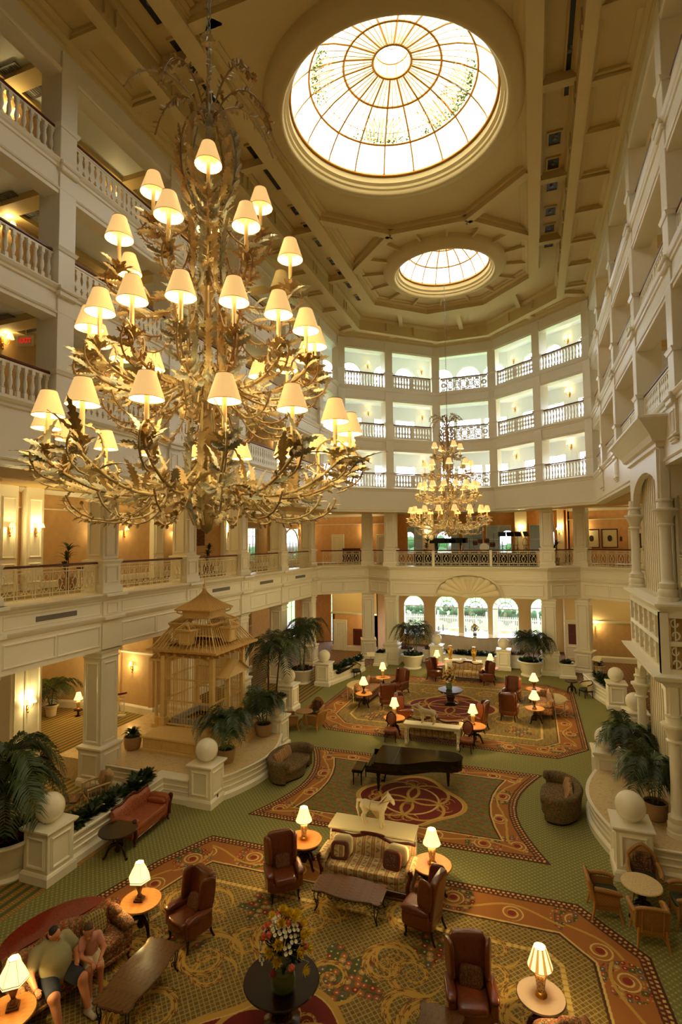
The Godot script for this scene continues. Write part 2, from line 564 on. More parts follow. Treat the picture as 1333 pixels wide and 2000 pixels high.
	mat("cane_green", Color(0.30, 0.30, 0.12), 0.6)
	mat("petal_purple", Color(0.34, 0.06, 0.14), 0.7)
	mat("petal_yellow", Color(0.93, 0.78, 0.06), 0.6)
	mat("petal_white", Color(0.94, 0.90, 0.78), 0.6)
	mat("petal_red", Color(0.50, 0.03, 0.05), 0.55)
	mat("petal_pink", Color(0.86, 0.38, 0.30), 0.6)
	mat("petal_mauve", Color(0.48, 0.20, 0.30), 0.6)
	mat("petal_orange", Color(0.82, 0.34, 0.14), 0.6)
	mat("plaster_horse", Color(0.78, 0.70, 0.55), 0.7)
	mat("lawn", Color(0.36, 0.62, 0.20), 0.95)
	mat("hedge", Color(0.14, 0.26, 0.08), 0.9)
	mat("path_grey", Color(0.62, 0.62, 0.58), 0.9)
	mat("skin", Color(0.78, 0.50, 0.34), 0.55)
	mat("hair_dark", Color(0.10, 0.06, 0.04), 0.7)
	mat("hair_brown", Color(0.30, 0.19, 0.09), 0.7)
	mat("shirt_grey", Color(0.60, 0.56, 0.40), 0.9)
	mat("shirt_pink", Color(0.80, 0.55, 0.48), 0.9)
	mat("shorts_navy", Color(0.10, 0.12, 0.17), 0.9)
	mat("shorts_white", Color(0.85, 0.78, 0.62), 0.9)
	mat("shoe_pale", Color(0.75, 0.70, 0.60), 0.6)
	mat("ink", Color(0.14, 0.12, 0.10), 0.8)
	mat("exit_white", Color(0.92, 0.86, 0.72), 0.5)
	glow("exit_red", Color(0.85, 0.12, 0.08), 0.8)
	mat("paper", Color(0.92, 0.86, 0.70), 0.8)
	mat("print_dark", Color(0.30, 0.22, 0.14), 0.8)
	mat("cymbal", Color(0.50, 0.36, 0.14), 0.3, 0.9)
	var g := mat("window_pane", Color(0.9, 0.95, 1.0, 0.08), 0.03)
	g.transparency = BaseMaterial3D.TRANSPARENCY_ALPHA
	var vg := mat("vase_glass", Color(0.45, 0.52, 0.22, 0.3), 0.05)
	vg.transparency = BaseMaterial3D.TRANSPARENCY_ALPHA
	# floors
	var dots := paint(64, 64, func(x: float, y: float) -> Color:
		var q := Vector2(fposmod(x * 2.0, 1.0) - 0.5, fposmod(y * 2.0, 1.0) - 0.5)
		var q2 := Vector2(fposmod(x * 2.0 + 0.5, 1.0) - 0.5, fposmod(y * 2.0 + 0.5, 1.0) - 0.5)
		var c := Color(0.50, 0.48, 0.26)
		if q.length() < 0.16 or q2.length() < 0.16: c = Color(0.66, 0.60, 0.36)
		elif absf(q.x) < 0.06 or absf(q.y) < 0.06: c = Color(0.43, 0.42, 0.21)
		return c)
	tri_tex("carpet_green", dots, 3.6, 0.98, Vector3.ONE, true)
	var cor := paint(128, 128, func(x: float, y: float) -> Color:
		var c := Color(0.40, 0.40, 0.18)
		var fx := fposmod(x * 2.0, 1.0)
		var fy := fposmod(y * 4.0 + (0.5 if fposmod(x * 2.0, 2.0) < 1.0 else 0.0), 1.0)
		if absf(fx - 0.5) < 0.22:
			c = Color(0.66, 0.30, 0.12) if absf(fy - 0.5) + absf(fx - 0.5) * 1.2 < 0.36 else Color(0.62, 0.50, 0.24)
			if absf(fy - 0.5) < 0.08: c = Color(0.78, 0.56, 0.28)
		elif absf(fx - 0.5) > 0.42: c = Color(0.30, 0.32, 0.13)
		return c)
	tri_tex("carpet_corridor", cor, 1.9, 0.98, Vector3.ONE, true)
	var dia := paint(128, 128, func(x: float, y: float) -> Color:
		var a := fposmod((x + y) * 2.0, 1.0)
		var b := fposmod((x - y) * 2.0, 1.0)
		var c := Color(0.40, 0.24, 0.11)
		if a < 0.14 or b < 0.14: c = Color(0.60, 0.50, 0.26)
		if (a < 0.2 and b < 0.2): c = Color(0.58, 0.18, 0.09)
		if absf(a - 0.57) < 0.12 and absf(b - 0.57) < 0.12: c = Color(0.30, 0.33, 0.14)
		return c)
	tri_tex("carpet_diamond", dia, 1.1, 0.98, Vector3.ONE, true)

# ---------------------------------------------------------------- rugs
const RUG1 := [-6.45, -4.3, -6.45, -8.0, -5.35, -12.0, -4.66, -13.5, 4.95, -13.73, 6.2, -12.5, 6.6, -8.0, 6.6, -4.3]
const RUG3 := [-6.1, -24.3, -6.1, -30.4, -4.6, -32.8, 4.8, -33.2, 6.1, -31.9, 6.1, -23.6, 4.9, -22.3, -4.7, -22.5]

func rug2_poly() -> Array:
	var a := V2([-4.55, -20.5, 4.3, -20.6])
	for i in range(1, 10):
		var s := i / 10.0
		a.append(Vector2(4.3 - 0.85 * sin(PI * s) + 0.1 * s, -20.6 + 5.45 * s))
	a.append_array(V2([4.42, -15.12, -4.3, -14.88]))
	for i in range(1, 10):
		var s := i / 10.0
		a.append(Vector2(-4.3 + 0.85 * sin(PI * s) - 0.2 * s, -14.88 - 5.6 * s))
	return a

func edge_dist(p: Vector2, q: PackedVector2Array) -> Vector2:
	var best := 99.0
	var along := 0.0
	var run := 0.0
	var m := q.size()
	for i in m:
		var a := q[i]
		var ab := q[(i + 1) % m] - a
		var l := ab.length()
		var s := clampf((p - a).dot(ab) / (l * l), 0.0, 1.0)
		var d := p.distance_squared_to(a + ab * s)
		if d < best:
			best = d; along = run + s * l
		run += l
	return Vector2(sqrt(best), along)

const GOLD := Color(0.74, 0.57, 0.24)
const PALE := Color(0.82, 0.69, 0.40)

func flower_at(p: Vector2, cell: float, base: Color) -> Color:
	var g := (p / cell).floor()
	var h := hash2(g.x, g.y)
	var q := p / cell - g - Vector2(0.5, 0.5) - Vector2(hash2(g.x + 3.0, g.y) - 0.5, hash2(g.x, g.y + 5.0) - 0.5) * 0.4
	var r := q.length()
	if r > 0.46: return base if h < 0.6 else base.lerp(Color(0.24, 0.28, 0.12), 0.7)
	var pal := [Color(0.55, 0.16, 0.08), Color(0.68, 0.36, 0.18), Color(0.36, 0.34, 0.30), Color(0.72, 0.56, 0.32), Color(0.30, 0.32, 0.14), Color(0.62, 0.30, 0.20)]
	var c: Color = pal[int(h * 5.99)]
	if r < 0.15: return PALE
	return c.darkened(0.12) if fposmod(atan2(q.y, q.x) * 0.955 + h, 1.0) < 0.3 else c

func border_color(d: float, s: float, p: Vector2, wide: float) -> Color:
	if d < 0.05: return Color(0.30, 0.13, 0.06)
	if d < 0.11: return PALE if fposmod(s * 9.0, 1.0) < 0.55 else Color(0.36, 0.15, 0.07)
	if d < 0.15: return Color(0.42, 0.13, 0.06)
	if d < 0.21: return Color(0.70, 0.56, 0.30) if fposmod(s * 9.0 + 0.5, 1.0) < 0.5 else Color(0.30, 0.16, 0.08)
	if d < 0.25: return Color(0.36, 0.14, 0.06)
	if d > wide - 0.05: return Color(0.30, 0.16, 0.07)
	if d > wide - 0.1: return PALE
	var mid := (wide + 0.2) * 0.5
	var base := Color(0.62, 0.38, 0.15)
	var amp := (wide - 0.4) * 0.28
	var ph := s * 2.4
	var y := d - mid
	var w := y - amp * sin(ph)
	if absf(w) < 0.035: return GOLD
	var seg := floorf(ph / PI)
	var cs := (seg + 0.5) * PI / 2.4
	var q := Vector2(s - cs, y + amp * 0.35 * (1.0 if fposmod(seg, 2.0) < 1.0 else -1.0))
	var r := q.length()
	if r < 0.09: return Color(0.52, 0.15, 0.08)
	if r < 0.26:
		var sp := fposmod(r * 9.0 - atan2(q.y, q.x) / TAU, 1.0)
		if sp < 0.34: return PALE
	if r > 0.26 and r < 0.5 and fposmod(seg, 2.0) < 1.0: return flower_at(p, 0.13, base)
	return base

func spiral(p: Vector2, c: Vector2, size: float, turn: float) -> float:
	var q := p - c
	var r := q.length() / size
	if r > 1.0 or r < 0.06: return 0.0
	var a := atan2(q.y, q.x) * turn / TAU
	var f := fposmod(log(r) * 0.95 - a, 1.0)
	var edge := 0.22 + 0.12 * absf(sin((log(r) * 0.95 * 6.0 + a * 2.0) * 4.0)) * (0.4 + r)
	if f < edge * 0.55: return 1.0
	if f < edge * 0.7: return 0.5
	if f < edge: return 0.9
	if f < edge + 0.05: return 0.4
	return 0.0

func medallion(q: Vector2, rad: float, base: Color) -> Color:
	var r := q.length()
	var th := atan2(q.y, q.x)
	var edge := rad * (0.90 + 0.10 * cos(4.0 * th))
	if r > edge + 0.16: return base
	if r > edge: return GOLD if r > edge + 0.03 else PALE
	var red := Color(0.44, 0.09, 0.035)
	for k in 4:
		var c := Vector2(cos(PI / 4 + k * PI / 2), sin(PI / 4 + k * PI / 2)) * rad * 0.42
		if absf((q - c).length() - rad * 0.40) < 0.05: return GOLD
		var c2 := Vector2(cos(k * PI / 2), sin(k * PI / 2)) * rad * 0.68
		if spiral(q, c2 + Vector2(c2.y, -c2.x) * 0.18, rad * 0.17, 1.0) > 0.5 or spiral(q, c2 - Vector2(c2.y, -c2.x) * 0.18, rad * 0.17, -1.0) > 0.5: return GOLD
	if absf(r - rad * 0.55) < 0.035: return PALE
	return red

func trellis_rug(p: Vector2, poly: PackedVector2Array, mid: Vector2, mrad: float, spirals: Array, clumps: Array) -> Color:
	var e := edge_dist(p, poly)
	if e.x < 1.15: return border_color(e.x, e.y, p, 1.15)
	var q := p - mid
	if q.length() < mrad * 1.05 + 0.2:
		var c := medallion(q, mrad, Color(0, 0, 0, 0))
		if c.a > 0.0: return c
	for s in spirals:
		var v := spiral(p, s[0], s[1], s[2])
		if v > 0.8: return GOLD
		if v > 0.3: return Color(0.42, 0.27, 0.10)
	for c in clumps:
		var d := p.distance_to(c[0])
		if d < c[1] * (0.75 + 0.25 * sin(atan2(p.y - c[0].y, p.x - c[0].x) * 5.0)):
			return flower_at(p, 0.15, Color(0.42, 0.35, 0.16))
	if absf(e.x - 1.75) < 0.05: return PALE if fposmod(e.y * 7.0, 1.0) < 0.7 else GOLD
	var a := fposmod((p.x + p.y) / 0.125, 1.0)
	var b := fposmod((p.x - p.y) / 0.125, 1.0)
	if a < 0.2 or b < 0.2: return Color(0.68, 0.56, 0.30)
	return Color(0.42, 0.33, 0.14) if fposmod(floorf((p.x + p.y) / 0.125) + floorf((p.x - p.y) / 0.125), 2.0) < 1.0 else Color(0.47, 0.38, 0.17)

func leaf_rug(p: Vector2, poly: PackedVector2Array) -> Color:
	var e := edge_dist(p, poly)
	if e.x < 0.85: return border_color(e.x, e.y, p, 0.85)
	var c := medallion(p - Vector2(0.25, -17.35), 1.65, Color(0, 0, 0, 0))
	if c.a > 0.0: return c
	var row := floorf(p.y / 0.24)
	var g := Vector2(fposmod(p.x / 0.42 + (0.5 if fposmod(row, 2.0) < 1.0 else 0.0), 1.0) - 0.5, fposmod(p.y / 0.24, 1.0) - 0.5)
	var s := absf(g.y - g.x * 0.5)
	if absf(g.x) < 0.26 and s < 0.22 * (1.0 - absf(g.x) * 3.2) + 0.05: return Color(0.64, 0.38, 0.15) if s < 0.1 else Color(0.54, 0.22, 0.10)
	if absf(g.x) > 0.36 and absf(g.y) < 0.25: return Color(0.46, 0.40, 0.17)
	return Color(0.40, 0.38, 0.20) if hash2(floorf(p.x * 14.0), floorf(p.y * 14.0)) < 0.7 else Color(0.46, 0.42, 0.22)

func lay_rug(called: String, poly: Array, w: int, h: int, f: Callable, label: String) -> void:
	var lo: Vector2 = poly[0]
	var hi: Vector2 = poly[0]
	for p in poly: lo = lo.min(p); hi = hi.max(p)
	var m := mat(called, Color.WHITE, 0.97)
	m.albedo_texture = paint(w, h, func(x: float, y: float) -> Color: return f.call(lo + (hi - lo) * Vector2(x, y)))
	var b := B.new()
	b.slab(poly, 0.011, 0.022)
	tag(obj(called, b, m), label, "rug")

func build_rugs() -> void:
	var p1 := V2(RUG1)
	var q1 := PackedVector2Array(p1)
	var c1 := Vector2(0.05, -7.7)
	var sp1 := []
	var cl1 := []
	for sx in [-1.0, 1.0]:
		sp1.append([c1 + Vector2(2.5 * sx, -0.5), 0.85, sx])
		sp1.append([c1 + Vector2(2.3 * sx, -1.9), 0.75, -sx])
		sp1.append([c1 + Vector2(3.8 * sx, -1.4), 0.8, sx])
		sp1.append([c1 + Vector2(1.2 * sx, -2.9), 0.6, sx])
		sp1.append([c1 + Vector2(3.2 * sx, -3.3), 0.6, -sx])
		cl1.append([c1 + Vector2(3.1 * sx, -2.3), 0.6])
		cl1.append([c1 + Vector2(2.0 * sx, -3.6), 0.5])
		cl1.append([c1 + Vector2(4.6 * sx, -2.4), 0.5])
	for k in 26:
		var a := k * 2.4
		var rr := 2.2 + 0.14 * k
		var p := c1 + Vector2(cos(a) * rr * 1.15, -absf(sin(a)) * rr * 0.75 - 0.4)
		sp1.append([p, 0.42 + 0.3 * hash2(k, 3.0), 1.0 if k % 2 else -1.0])
	cl1.append([c1 + Vector2(0.5, -2.4), 0.85])
	lay_rug("trellis_rug", p1, 1100, 800, func(p: Vector2) -> Color: return trellis_rug(p, q1, c1, 1.8, sp1, cl1), "large patterned rug with trellis field and orange scroll border under the round flower table")
	var p2 := rug2_poly()
	var q2 := PackedVector2Array(p2)
	lay_rug("piano_rug", p2, 800, 500, func(p: Vector2) -> Color: return leaf_rug(p, q2), "green leaf-patterned rug with concave ends and red medallion under the grand piano")
	var p3 := V2(RUG3)
	var q3 := PackedVector2Array(p3)
	var c3 := Vector2(0.15, -27.5)
	var sp3 := []
	var cl3 := []
	for sx in [-1.0, 1.0]:
		for sz in [-1.0, 1.0]:
			sp3.append([c3 + Vector2(2.7 * sx, 1.3 * sz), 0.8, sx * sz])
			sp3.append([c3 + Vector2(1.5 * sx, 2.6 * sz), 0.7, -sx * sz])
			cl3.append([c3 + Vector2(3.3 * sx, 2.6 * sz), 0.7])
	lay_rug("far_trellis_rug", p3, 640, 600, func(p: Vector2) -> Color: return trellis_rug(p, q3, c3, 2.1, sp3, cl3), "octagonal patterned rug with red medallion under the dark pedestal table before the far desk")
# ---------------------------------------------------------------- shell
const PU := [-7.54, 8.0, -7.54, -32.33, -1.91, -36.96, 1.91, -36.96, 7.54, -32.33, 7.54, 8.0]
const PO := [-10.14, 8.0, -10.14, -33.55, -2.85, -39.5, 2.85, -39.5, 10.14, -33.55, 10.14, 8.0]
const PL := [-10.0, 8.0, -10.0, -34.6, -7.0, -37.0, -5.0, -35.4, 5.0, -35.4, 7.0, -37.0, 10.0, -34.6, 10.0, 8.0]
const FLOORS := [11.9, 15.25, 18.7, 21.95]   # gallery ledges and the top of the wall
const SOFFIT := [10.3, 14.4, 17.8, 21.2]

# a wall from a to b (plan) with openings [along0, along1, y0, y1, arch rise]
func wall(b: B, a: Vector2, c: Vector2, y0: float, y1: float, th: float, holes: Array) -> void:
	var len := a.distance_to(c)
	var d := (c - a) / len
	var keep := b.t
	b.t = keep * Transform3D(Basis(Vector3(d.x, 0, d.y), Vector3.UP, Vector3(-d.y, 0, d.x)), Vector3(a.x, 0, a.y))
	var at := 0.0
	for h in holes:
		if h[0] > at: b.span(Vector3(at, y0, -th), Vector3(h[0], y1, 0))
		if h[2] > y0: b.span(Vector3(h[0], y0, -th), Vector3(h[1], h[2], 0))
		var rise: float = h[4] if h.size() > 4 else 0.0
		if rise > 0.0:
			var w: float = h[1] - h[0]
			var poly := V2([h[1], y1, h[0], y1, h[0], h[3] - rise])
			for i in range(1, 20): poly.append(Vector2(h[0] + w * (0.5 - 0.5 * cos(PI * i / 20.0)), h[3] - rise + rise * sin(PI * i / 20.0)))
			poly.append(Vector2(h[1], h[3] - rise))
			b.board(poly, -th, 0)
		elif h[3] < y1: b.span(Vector3(h[0], h[3], -th), Vector3(h[1], y1, 0))
		at = h[1]
	if at < len: b.span(Vector3(at, y0, -th), Vector3(len, y1, 0))
	b.t = keep

# a flat raised frame of moulding on a wall: origin o, right r, up v
func frame(b: B, o: Vector3, r: Vector3, v: Vector3, w: float, h: float, prof: Array, inset := 0.0) -> void:
	var nn := r.cross(v)
	var p := [o + r * inset + v * inset, o + r * (w - inset) + v * inset, o + r * (w - inset) + v * (h - inset), o + r * inset + v * (h - inset)]
	p.reverse()
	b.sweep(p, prof, nn, true)

const PANEL := [Vector2(-0.045, 0.0), Vector2(-0.03, 0.03), Vector2(0.0, 0.04), Vector2(0.02, 0.02), Vector2(0.045, 0.012), Vector2(0.045, 0.0)]
const SMALL_PANEL := [Vector2(-0.025, 0.0), Vector2(-0.015, 0.02), Vector2(0.01, 0.022), Vector2(0.025, 0.0)]

func build_shell() -> void:
	var b := B.new()
	b.slab(V2([-24, 10, -24, -46, 24, -46, 24, 10]), -0.4, 0.0)
	struct("floor", b, "carpet_corridor")
	b = B.new()
	b.slab(V2([-7.15, 8, -7.15, -12.5, -7.3, -29.8, -6.5, -34.6, -5.2, -36.5, 5.4, -36.5, 6.6, -34.6, 7.6, -29.8, 7.35, -12.5, 7.4, 8]), 0.0, 0.01)
	struct("floor", b, "carpet_green")
	b = B.new()
	b.slab(V2([-10.5, -34.0, -6.55, -34.7, -5.25, -36.55, 5.45, -36.55, 6.65, -34.7, 10.5, -33.0, 22, -30, 22, -45.5, -22, -45.5, -22, -36]), 0.0, 0.008)
	b.slab(V2([7.45, -22.0, 7.7, -29.8, 6.7, -34.6, 10.5, -33.1, 22, -30.1, 22, -22.0]), 0.0, 0.008)
	struct("floor", b, "carpet_diamond")
	# enclosing walls out of sight beyond the corridors
	b = B.new()
	wall(b, Vector2(-22, 10), Vector2(-22, -46), 0, 11, 0.3, [])
	struct("wall_left", b, "wallpaper")
	b = B.new()
	wall(b, Vector2(22, -46), Vector2(22, 10), 0, 11, 0.3, [])
	struct("wall_right", b, "wallpaper")
	b = B.new()
	wall(b, Vector2(22, 8.3), Vector2(-22, 8.3), 0, 23, 0.3, [])
	struct("wall_near", b, "white_paint")

# ---------------------------------------------------------------- ceiling
const AO := [-4.5, 8.3, -4.5, -29.35, -1.6, -32.0, 2.0, -32.0, 4.86, -29.2, 4.86, 8.3]
const AI := [-3.95, 8.3, -3.95, -28.75, -1.35, -31.1, 1.9, -31.0, 4.4, -28.6, 4.4, 8.3]
const BI := [-5.85, 8.3, -5.85, -31.8, -1.5, -35.75, 1.75, -35.75, 5.85, -31.6, 5.85, 8.3]
const BO := [-6.2, 8.3, -6.2, -31.95, -1.62, -36.1, 1.85, -36.1, 6.2, -31.8, 6.2, 8.3]

func strip(b: B, inner: Array, outer: Array, y: float) -> void:
	for i in inner.size() - 1:
		b.quad(Vector3(inner[i].x, y, inner[i].y), Vector3(inner[i + 1].x, y, inner[i + 1].y), Vector3(outer[i + 1].x, y, outer[i + 1].y), Vector3(outer[i].x, y, outer[i].y), Vector3.DOWN)

func skirt(b: B, line: Array, y0: float, y1: float) -> void:
	for i in line.size() - 1:
		b.quad(Vector3(line[i].x, y0, line[i].y), Vector3(line[i + 1].x, y0, line[i + 1].y), Vector3(line[i + 1].x, y1, line[i + 1].y), Vector3(line[i].x, y1, line[i].y))

# ceiling field between a polygon and a round hole
func holed(b: B, poly: PackedVector2Array, c: Vector2, r: float, y: float) -> void:
	var inner := []
	var outer := []
	for i in 97:
		var d := Vector2(cos(TAU * i / 96), sin(TAU * i / 96))
		inner.append(c + d * r)
		var best := 99.0
		for k in poly.size():
			var hit = Geometry2D.segment_intersects_segment(c, c + d * 60.0, poly[k], poly[(k + 1) % poly.size()])
			if hit != null: best = minf(best, c.distance_to(hit))
		outer.append(c + d * best)
	strip(b, inner, outer, y)

func rib(b: B, p: Vector2, q: Vector2, w: float, y0: float, y1: float) -> void:
	var d := (q - p)
	b.box(Vector3((p.x + q.x) / 2, (y0 + y1) / 2, (p.y + q.y) / 2), Vector3(d.length(), y1 - y0, w), Basis(Vector3.UP, -d.angle()))

func build_ceiling() -> void:
	var ao := V2(AO); var ai := V2(AI); var bi := V2(BI); var bo := V2(BO); var pu := V2(PU)
	# central field round the domes
	var b := B.new()
	holed(b, PackedVector2Array(V2([-4, 8.3, -4, -11.3, 4.45, -11.3, 4.45, 8.3])), Vector2(0.2, -5.9), 2.6, 22.35)
	holed(b, PackedVector2Array(V2([-4, -11.3, -4, -20.4, -1.45, -22.55, 1.95, -22.65, 4.45, -20.4, 4.45, -11.3])), Vector2(0.3, -16.2), 3.6, 22.35)
	holed(b, PackedVector2Array(V2([-4, -20.4, -1.45, -22.55, 1.95, -22.65, 4.45, -20.4, 4.45, -28.65, 1.92, -31.05, -1.37, -31.15, -4, -28.8])), Vector2(0.3, -26.8), 2.55, 22.35)
	strip(b, ao, bi, 22.78)
	strip(b, bo, pu, 22.32)
	b.slab(V2([-10.3, 8.3, -10.3, -33.6, -2.9, -39.7, 2.9, -39.7, 10.3, -33.6, 10.3, 8.3, 4.9, 8.3, 4.9, -33, -4.6, -33, -4.6, 8.3]), 23.0, 23.4)
	struct("ceiling", b, "ceiling_paint")
	# the two ring beams and their crown mouldings
	b = B.new()
	strip(b, ai, ao, 21.9)
	skirt(b, ai, 21.9, 22.6); skirt(b, ao, 21.9, 22.9)
	strip(b, bi, bo, 21.9)
	skirt(b, bi, 21.9, 22.9); skirt(b, bo, 21.9, 22.6)
	struct("trim_1", b, "ceiling_paint")
	b = B.new()
	var crown := V2([0, 0, 0.05, 0.0, 0.06, 0.05, 0.12, 0.10, 0.14, 0.16, 0.22, 0.2, 0.22, 0.24, 0.0, 0.24])
	var mini := V2([0, 0, 0.03, 0.0, 0.04, 0.04, 0.1, 0.09, 0.1, 0.12, 0, 0.12])
	b.sweep(V3(pu, 21.98), [Vector2(0.0, -0.04), Vector2(-0.08, -0.02), Vector2(-0.1, 0.06), Vector2(-0.2, 0.14), Vector2(-0.24, 0.24), Vector2(-0.36, 0.3), Vector2(-0.36, 0.36), Vector2(0, 0.36)])
	b.sweep(V3(bo, 22.08), crown)
	b.sweep(V3(ai, 22.1), [Vector2(0, 0), Vector2(-0.05, 0), Vector2(-0.06, 0.05), Vector2(-0.16, 0.12), Vector2(-0.16, 0.16), Vector2(-0.3, 0.2), Vector2(-0.3, 0.25), Vector2(0, 0.25)])
	b.sweep(V3(bi, 22.55), [Vector2(0, 0), Vector2(-0.05, 0.03), Vector2(-0.12, 0.14), Vector2(-0.12, 0.24), Vector2(0, 0.24)])
	b.sweep(V3(ao, 22.6), mini)
	struct("trim_2", b, "ceiling_paint")
	# ribs of the outer coffers and of the spotlight strip
	b = B.new()
	var zs := []
	for k in 12:
		zs.append(4.9 - 4.65 * 0.5 * k * 1.0)
	for s in [-1.0, 1.0]:
		for k in 16:
			var z: float = (-10.72 if s < 0 else -10.1) + 2.325 * (6 - k)
			if z < -31.5: continue
			rib(b, Vector2(6.18 * s, z), Vector2(7.5 * s, z), 0.42 if k % 2 == 0 else 0.22, 22.12, 22.34)
			for e in [-1, 1]: rib(b, Vector2(6.18 * s, z + e * 0.2), Vector2(7.5 * s, z + e * 0.2), 0.1, 22.22, 22.34)
		for k in 9:
			var z2: float = 6.5 - 4.65 * k
			if z2 < -30.5: continue
			rib(b, Vector2((-4.5 if s < 0 else 4.86), z2 - 0.4), Vector2(5.85 * s, z2 - 0.4), 0.3, 22.45, 22.8)
	for q in [[-6.2, -31.95, -7.54, -32.33], [-1.62, -36.1, -1.91, -36.96], [1.85, -36.1, 1.91, -36.96], [6.2, -31.8, 7.54, -32.33], [-3.9, -34.0, -4.72, -34.65], [4.0, -33.9, 4.72, -34.65]]:
		rib(b, Vector2(q[0], q[1]), Vector2(q[2], q[3]), 0.4, 22.1, 22.34)
	for q in [[-3.0, -30.7, -3.6, -33.8], [0.2, -32.0, 0.1, -35.7], [3.4, -30.6, 3.8, -33.6]]:
		rib(b, Vector2(q[0], q[1]), Vector2(q[2], q[3]), 0.25, 22.5, 22.8)
	struct("trim_3", b, "ceiling_paint")
	# panels on the fascia that faces the strip
	b = B.new()
	for s in [-1.0, 1.0]:
		for k in 17:
			var z3 := 6.0 - 2.325 * k
			if z3 < -31.0: continue
			b.box(Vector3(5.83 * s, 22.3, z3), Vector3(0.06, 0.5, 0.16))
			b.box(Vector3(5.83 * s, 22.3, z3 - 0.35), Vector3(0.06, 0.5, 0.05))
	for q in [[-4.4, -33.1], [-2.9, -34.45], [-0.7, -35.7], [1.0, -35.7], [3.2, -34.3], [4.6, -32.9]]:
		b.box(Vector3(q[0], 22.3, q[1]), Vector3(0.2, 0.5, 0.12), Basis(Vector3.UP, 0.7 * signf(q[0]) if absf(q[0]) > 1.3 else 0.0))
	struct("trim_4", b, "ceiling_paint")
	# diagonal beams round each dome
	b = B.new()
	for q in [[-4, -20.4, -1.45, -22.55], [-1.45, -22.55, 1.95, -22.65], [1.95, -22.65, 4.45, -20.4], [-1.45, -22.55, -4, -25.1], [1.95, -22.65, 4.45, -24.9], [-4, -11.3, 4.45, -11.3], [-4, -12.0, -3.2, -11.3], [4.45, -12.0, 3.7, -11.3]]:
		rib(b, Vector2(q[0], q[1]), Vector2(q[2], q[3]), 0.34, 21.98, 22.36)
		rib(b, Vector2(q[0], q[1]), Vector2(q[2], q[3]), 0.56, 22.18, 22.36)
	for k in 16:
		var d := Vector2(cos(TAU * (k + 0.5) / 16), sin(TAU * (k + 0.5) / 16))
		rib(b, Vector2(0.3, -26.8) + d * 2.8, Vector2(0.3, -26.8) + d * 4.2, 0.09, 22.2, 22.36)
	struct("trim_5", b, "ceiling_paint")
	# moulded rings of the domes
	for q in [[0.2, -5.9, 2.6], [0.3, -16.2, 3.57], [0.3, -26.8, 2.5]]:
		b = B.new()
		var r: float = q[2]
		b.lathe(V2([r + 0.62, 22.36, r + 0.58, 22.2, r + 0.44, 22.05, r + 0.2, 21.97, r + 0.14, 21.92, r + 0.04, 21.9, r - 0.02, 21.94, r - 0.03, 22.06, r - 0.1, 22.1, r - 0.1, 22.2, r - 0.2, 22.26, r - 0.2, 22.5, r - 0.26, 22.54, r - 0.26, 22.62, r - 0.1, 22.66]), 96, Vector3(q[0], 0, q[1]))
		struct("trim_6", b, "ceiling_paint")
		dome(Vector3(q[0], 22.52, q[1]), r - 0.24, 18)
	# recessed black spotlight boxes along both strips
	var spots := []
	var zr := [-19.85, -21.2, -22.55, -24.35, -25.7, -27.05]
	for i in 6: spots.append([5.34, zr[i], 0.46, 0.66, 1, i])
	spots.append([5.62, -16.3, 0.2, 3.4, 1, 1]); spots.append([5.62, -12.0, 0.2, 3.2, 1, 0])
	zr = [-20.35, -21.7, -23.05, -24.9, -26.2, -27.55, -29.25]
	for i in 7: spots.append([-5.02, zr[i], 0.46, 0.66, 0, i])
	zr = [-10.9, -12.55, -14.1]
	for i in 3: spots.append([-4.98, zr[i], 0.5, 1.2, 0, i])
	spots.append([-4.98, -17.6, 0.5, 2.6, 0, 3])
	for i in spots.size():
		var s: Array = spots[i]
		var side := "right" if s[4] == 1 else "left"
		var o := thing("spotlight_recess", "black %s spotlight recess in the %s ceiling strip, %s of its kind from the camera" % ["slot" if s[3] > 1.0 else "square", side, ORD[s[5]]], "ceiling recess", Vector3(s[0], 22.78, s[1]), 0.0, "black spotlight recesses in the ceiling strips")
		b = B.new()
		b.box(Vector3(0, -0.03, 0), Vector3(s[2] - 0.06, 0.05, s[3] - 0.06))
		obj("dark_opening", b, "black_recess", o)
		b = B.new()
		b.sweep(V3(V2([-s[2] / 2, -s[3] / 2, s[2] / 2, -s[3] / 2, s[2] / 2, s[3] / 2, -s[2] / 2, s[3] / 2]), 0.0), V2([0.03, 0, 0.03, -0.08, -0.03, -0.08, -0.03, 0]), Vector3.UP, true)
		obj("frame", b, "coffer_paint", o)
		b = B.new()
		b.lathe(V2([0.0, -0.1, 0.07, -0.1, 0.1, -0.05]), 10)
		b.box(Vector3(0.05, -0.06, 0.12), Vector3(0.09, 0.03, 0.12))
		obj("spotlight", b, "vent_metal", o)

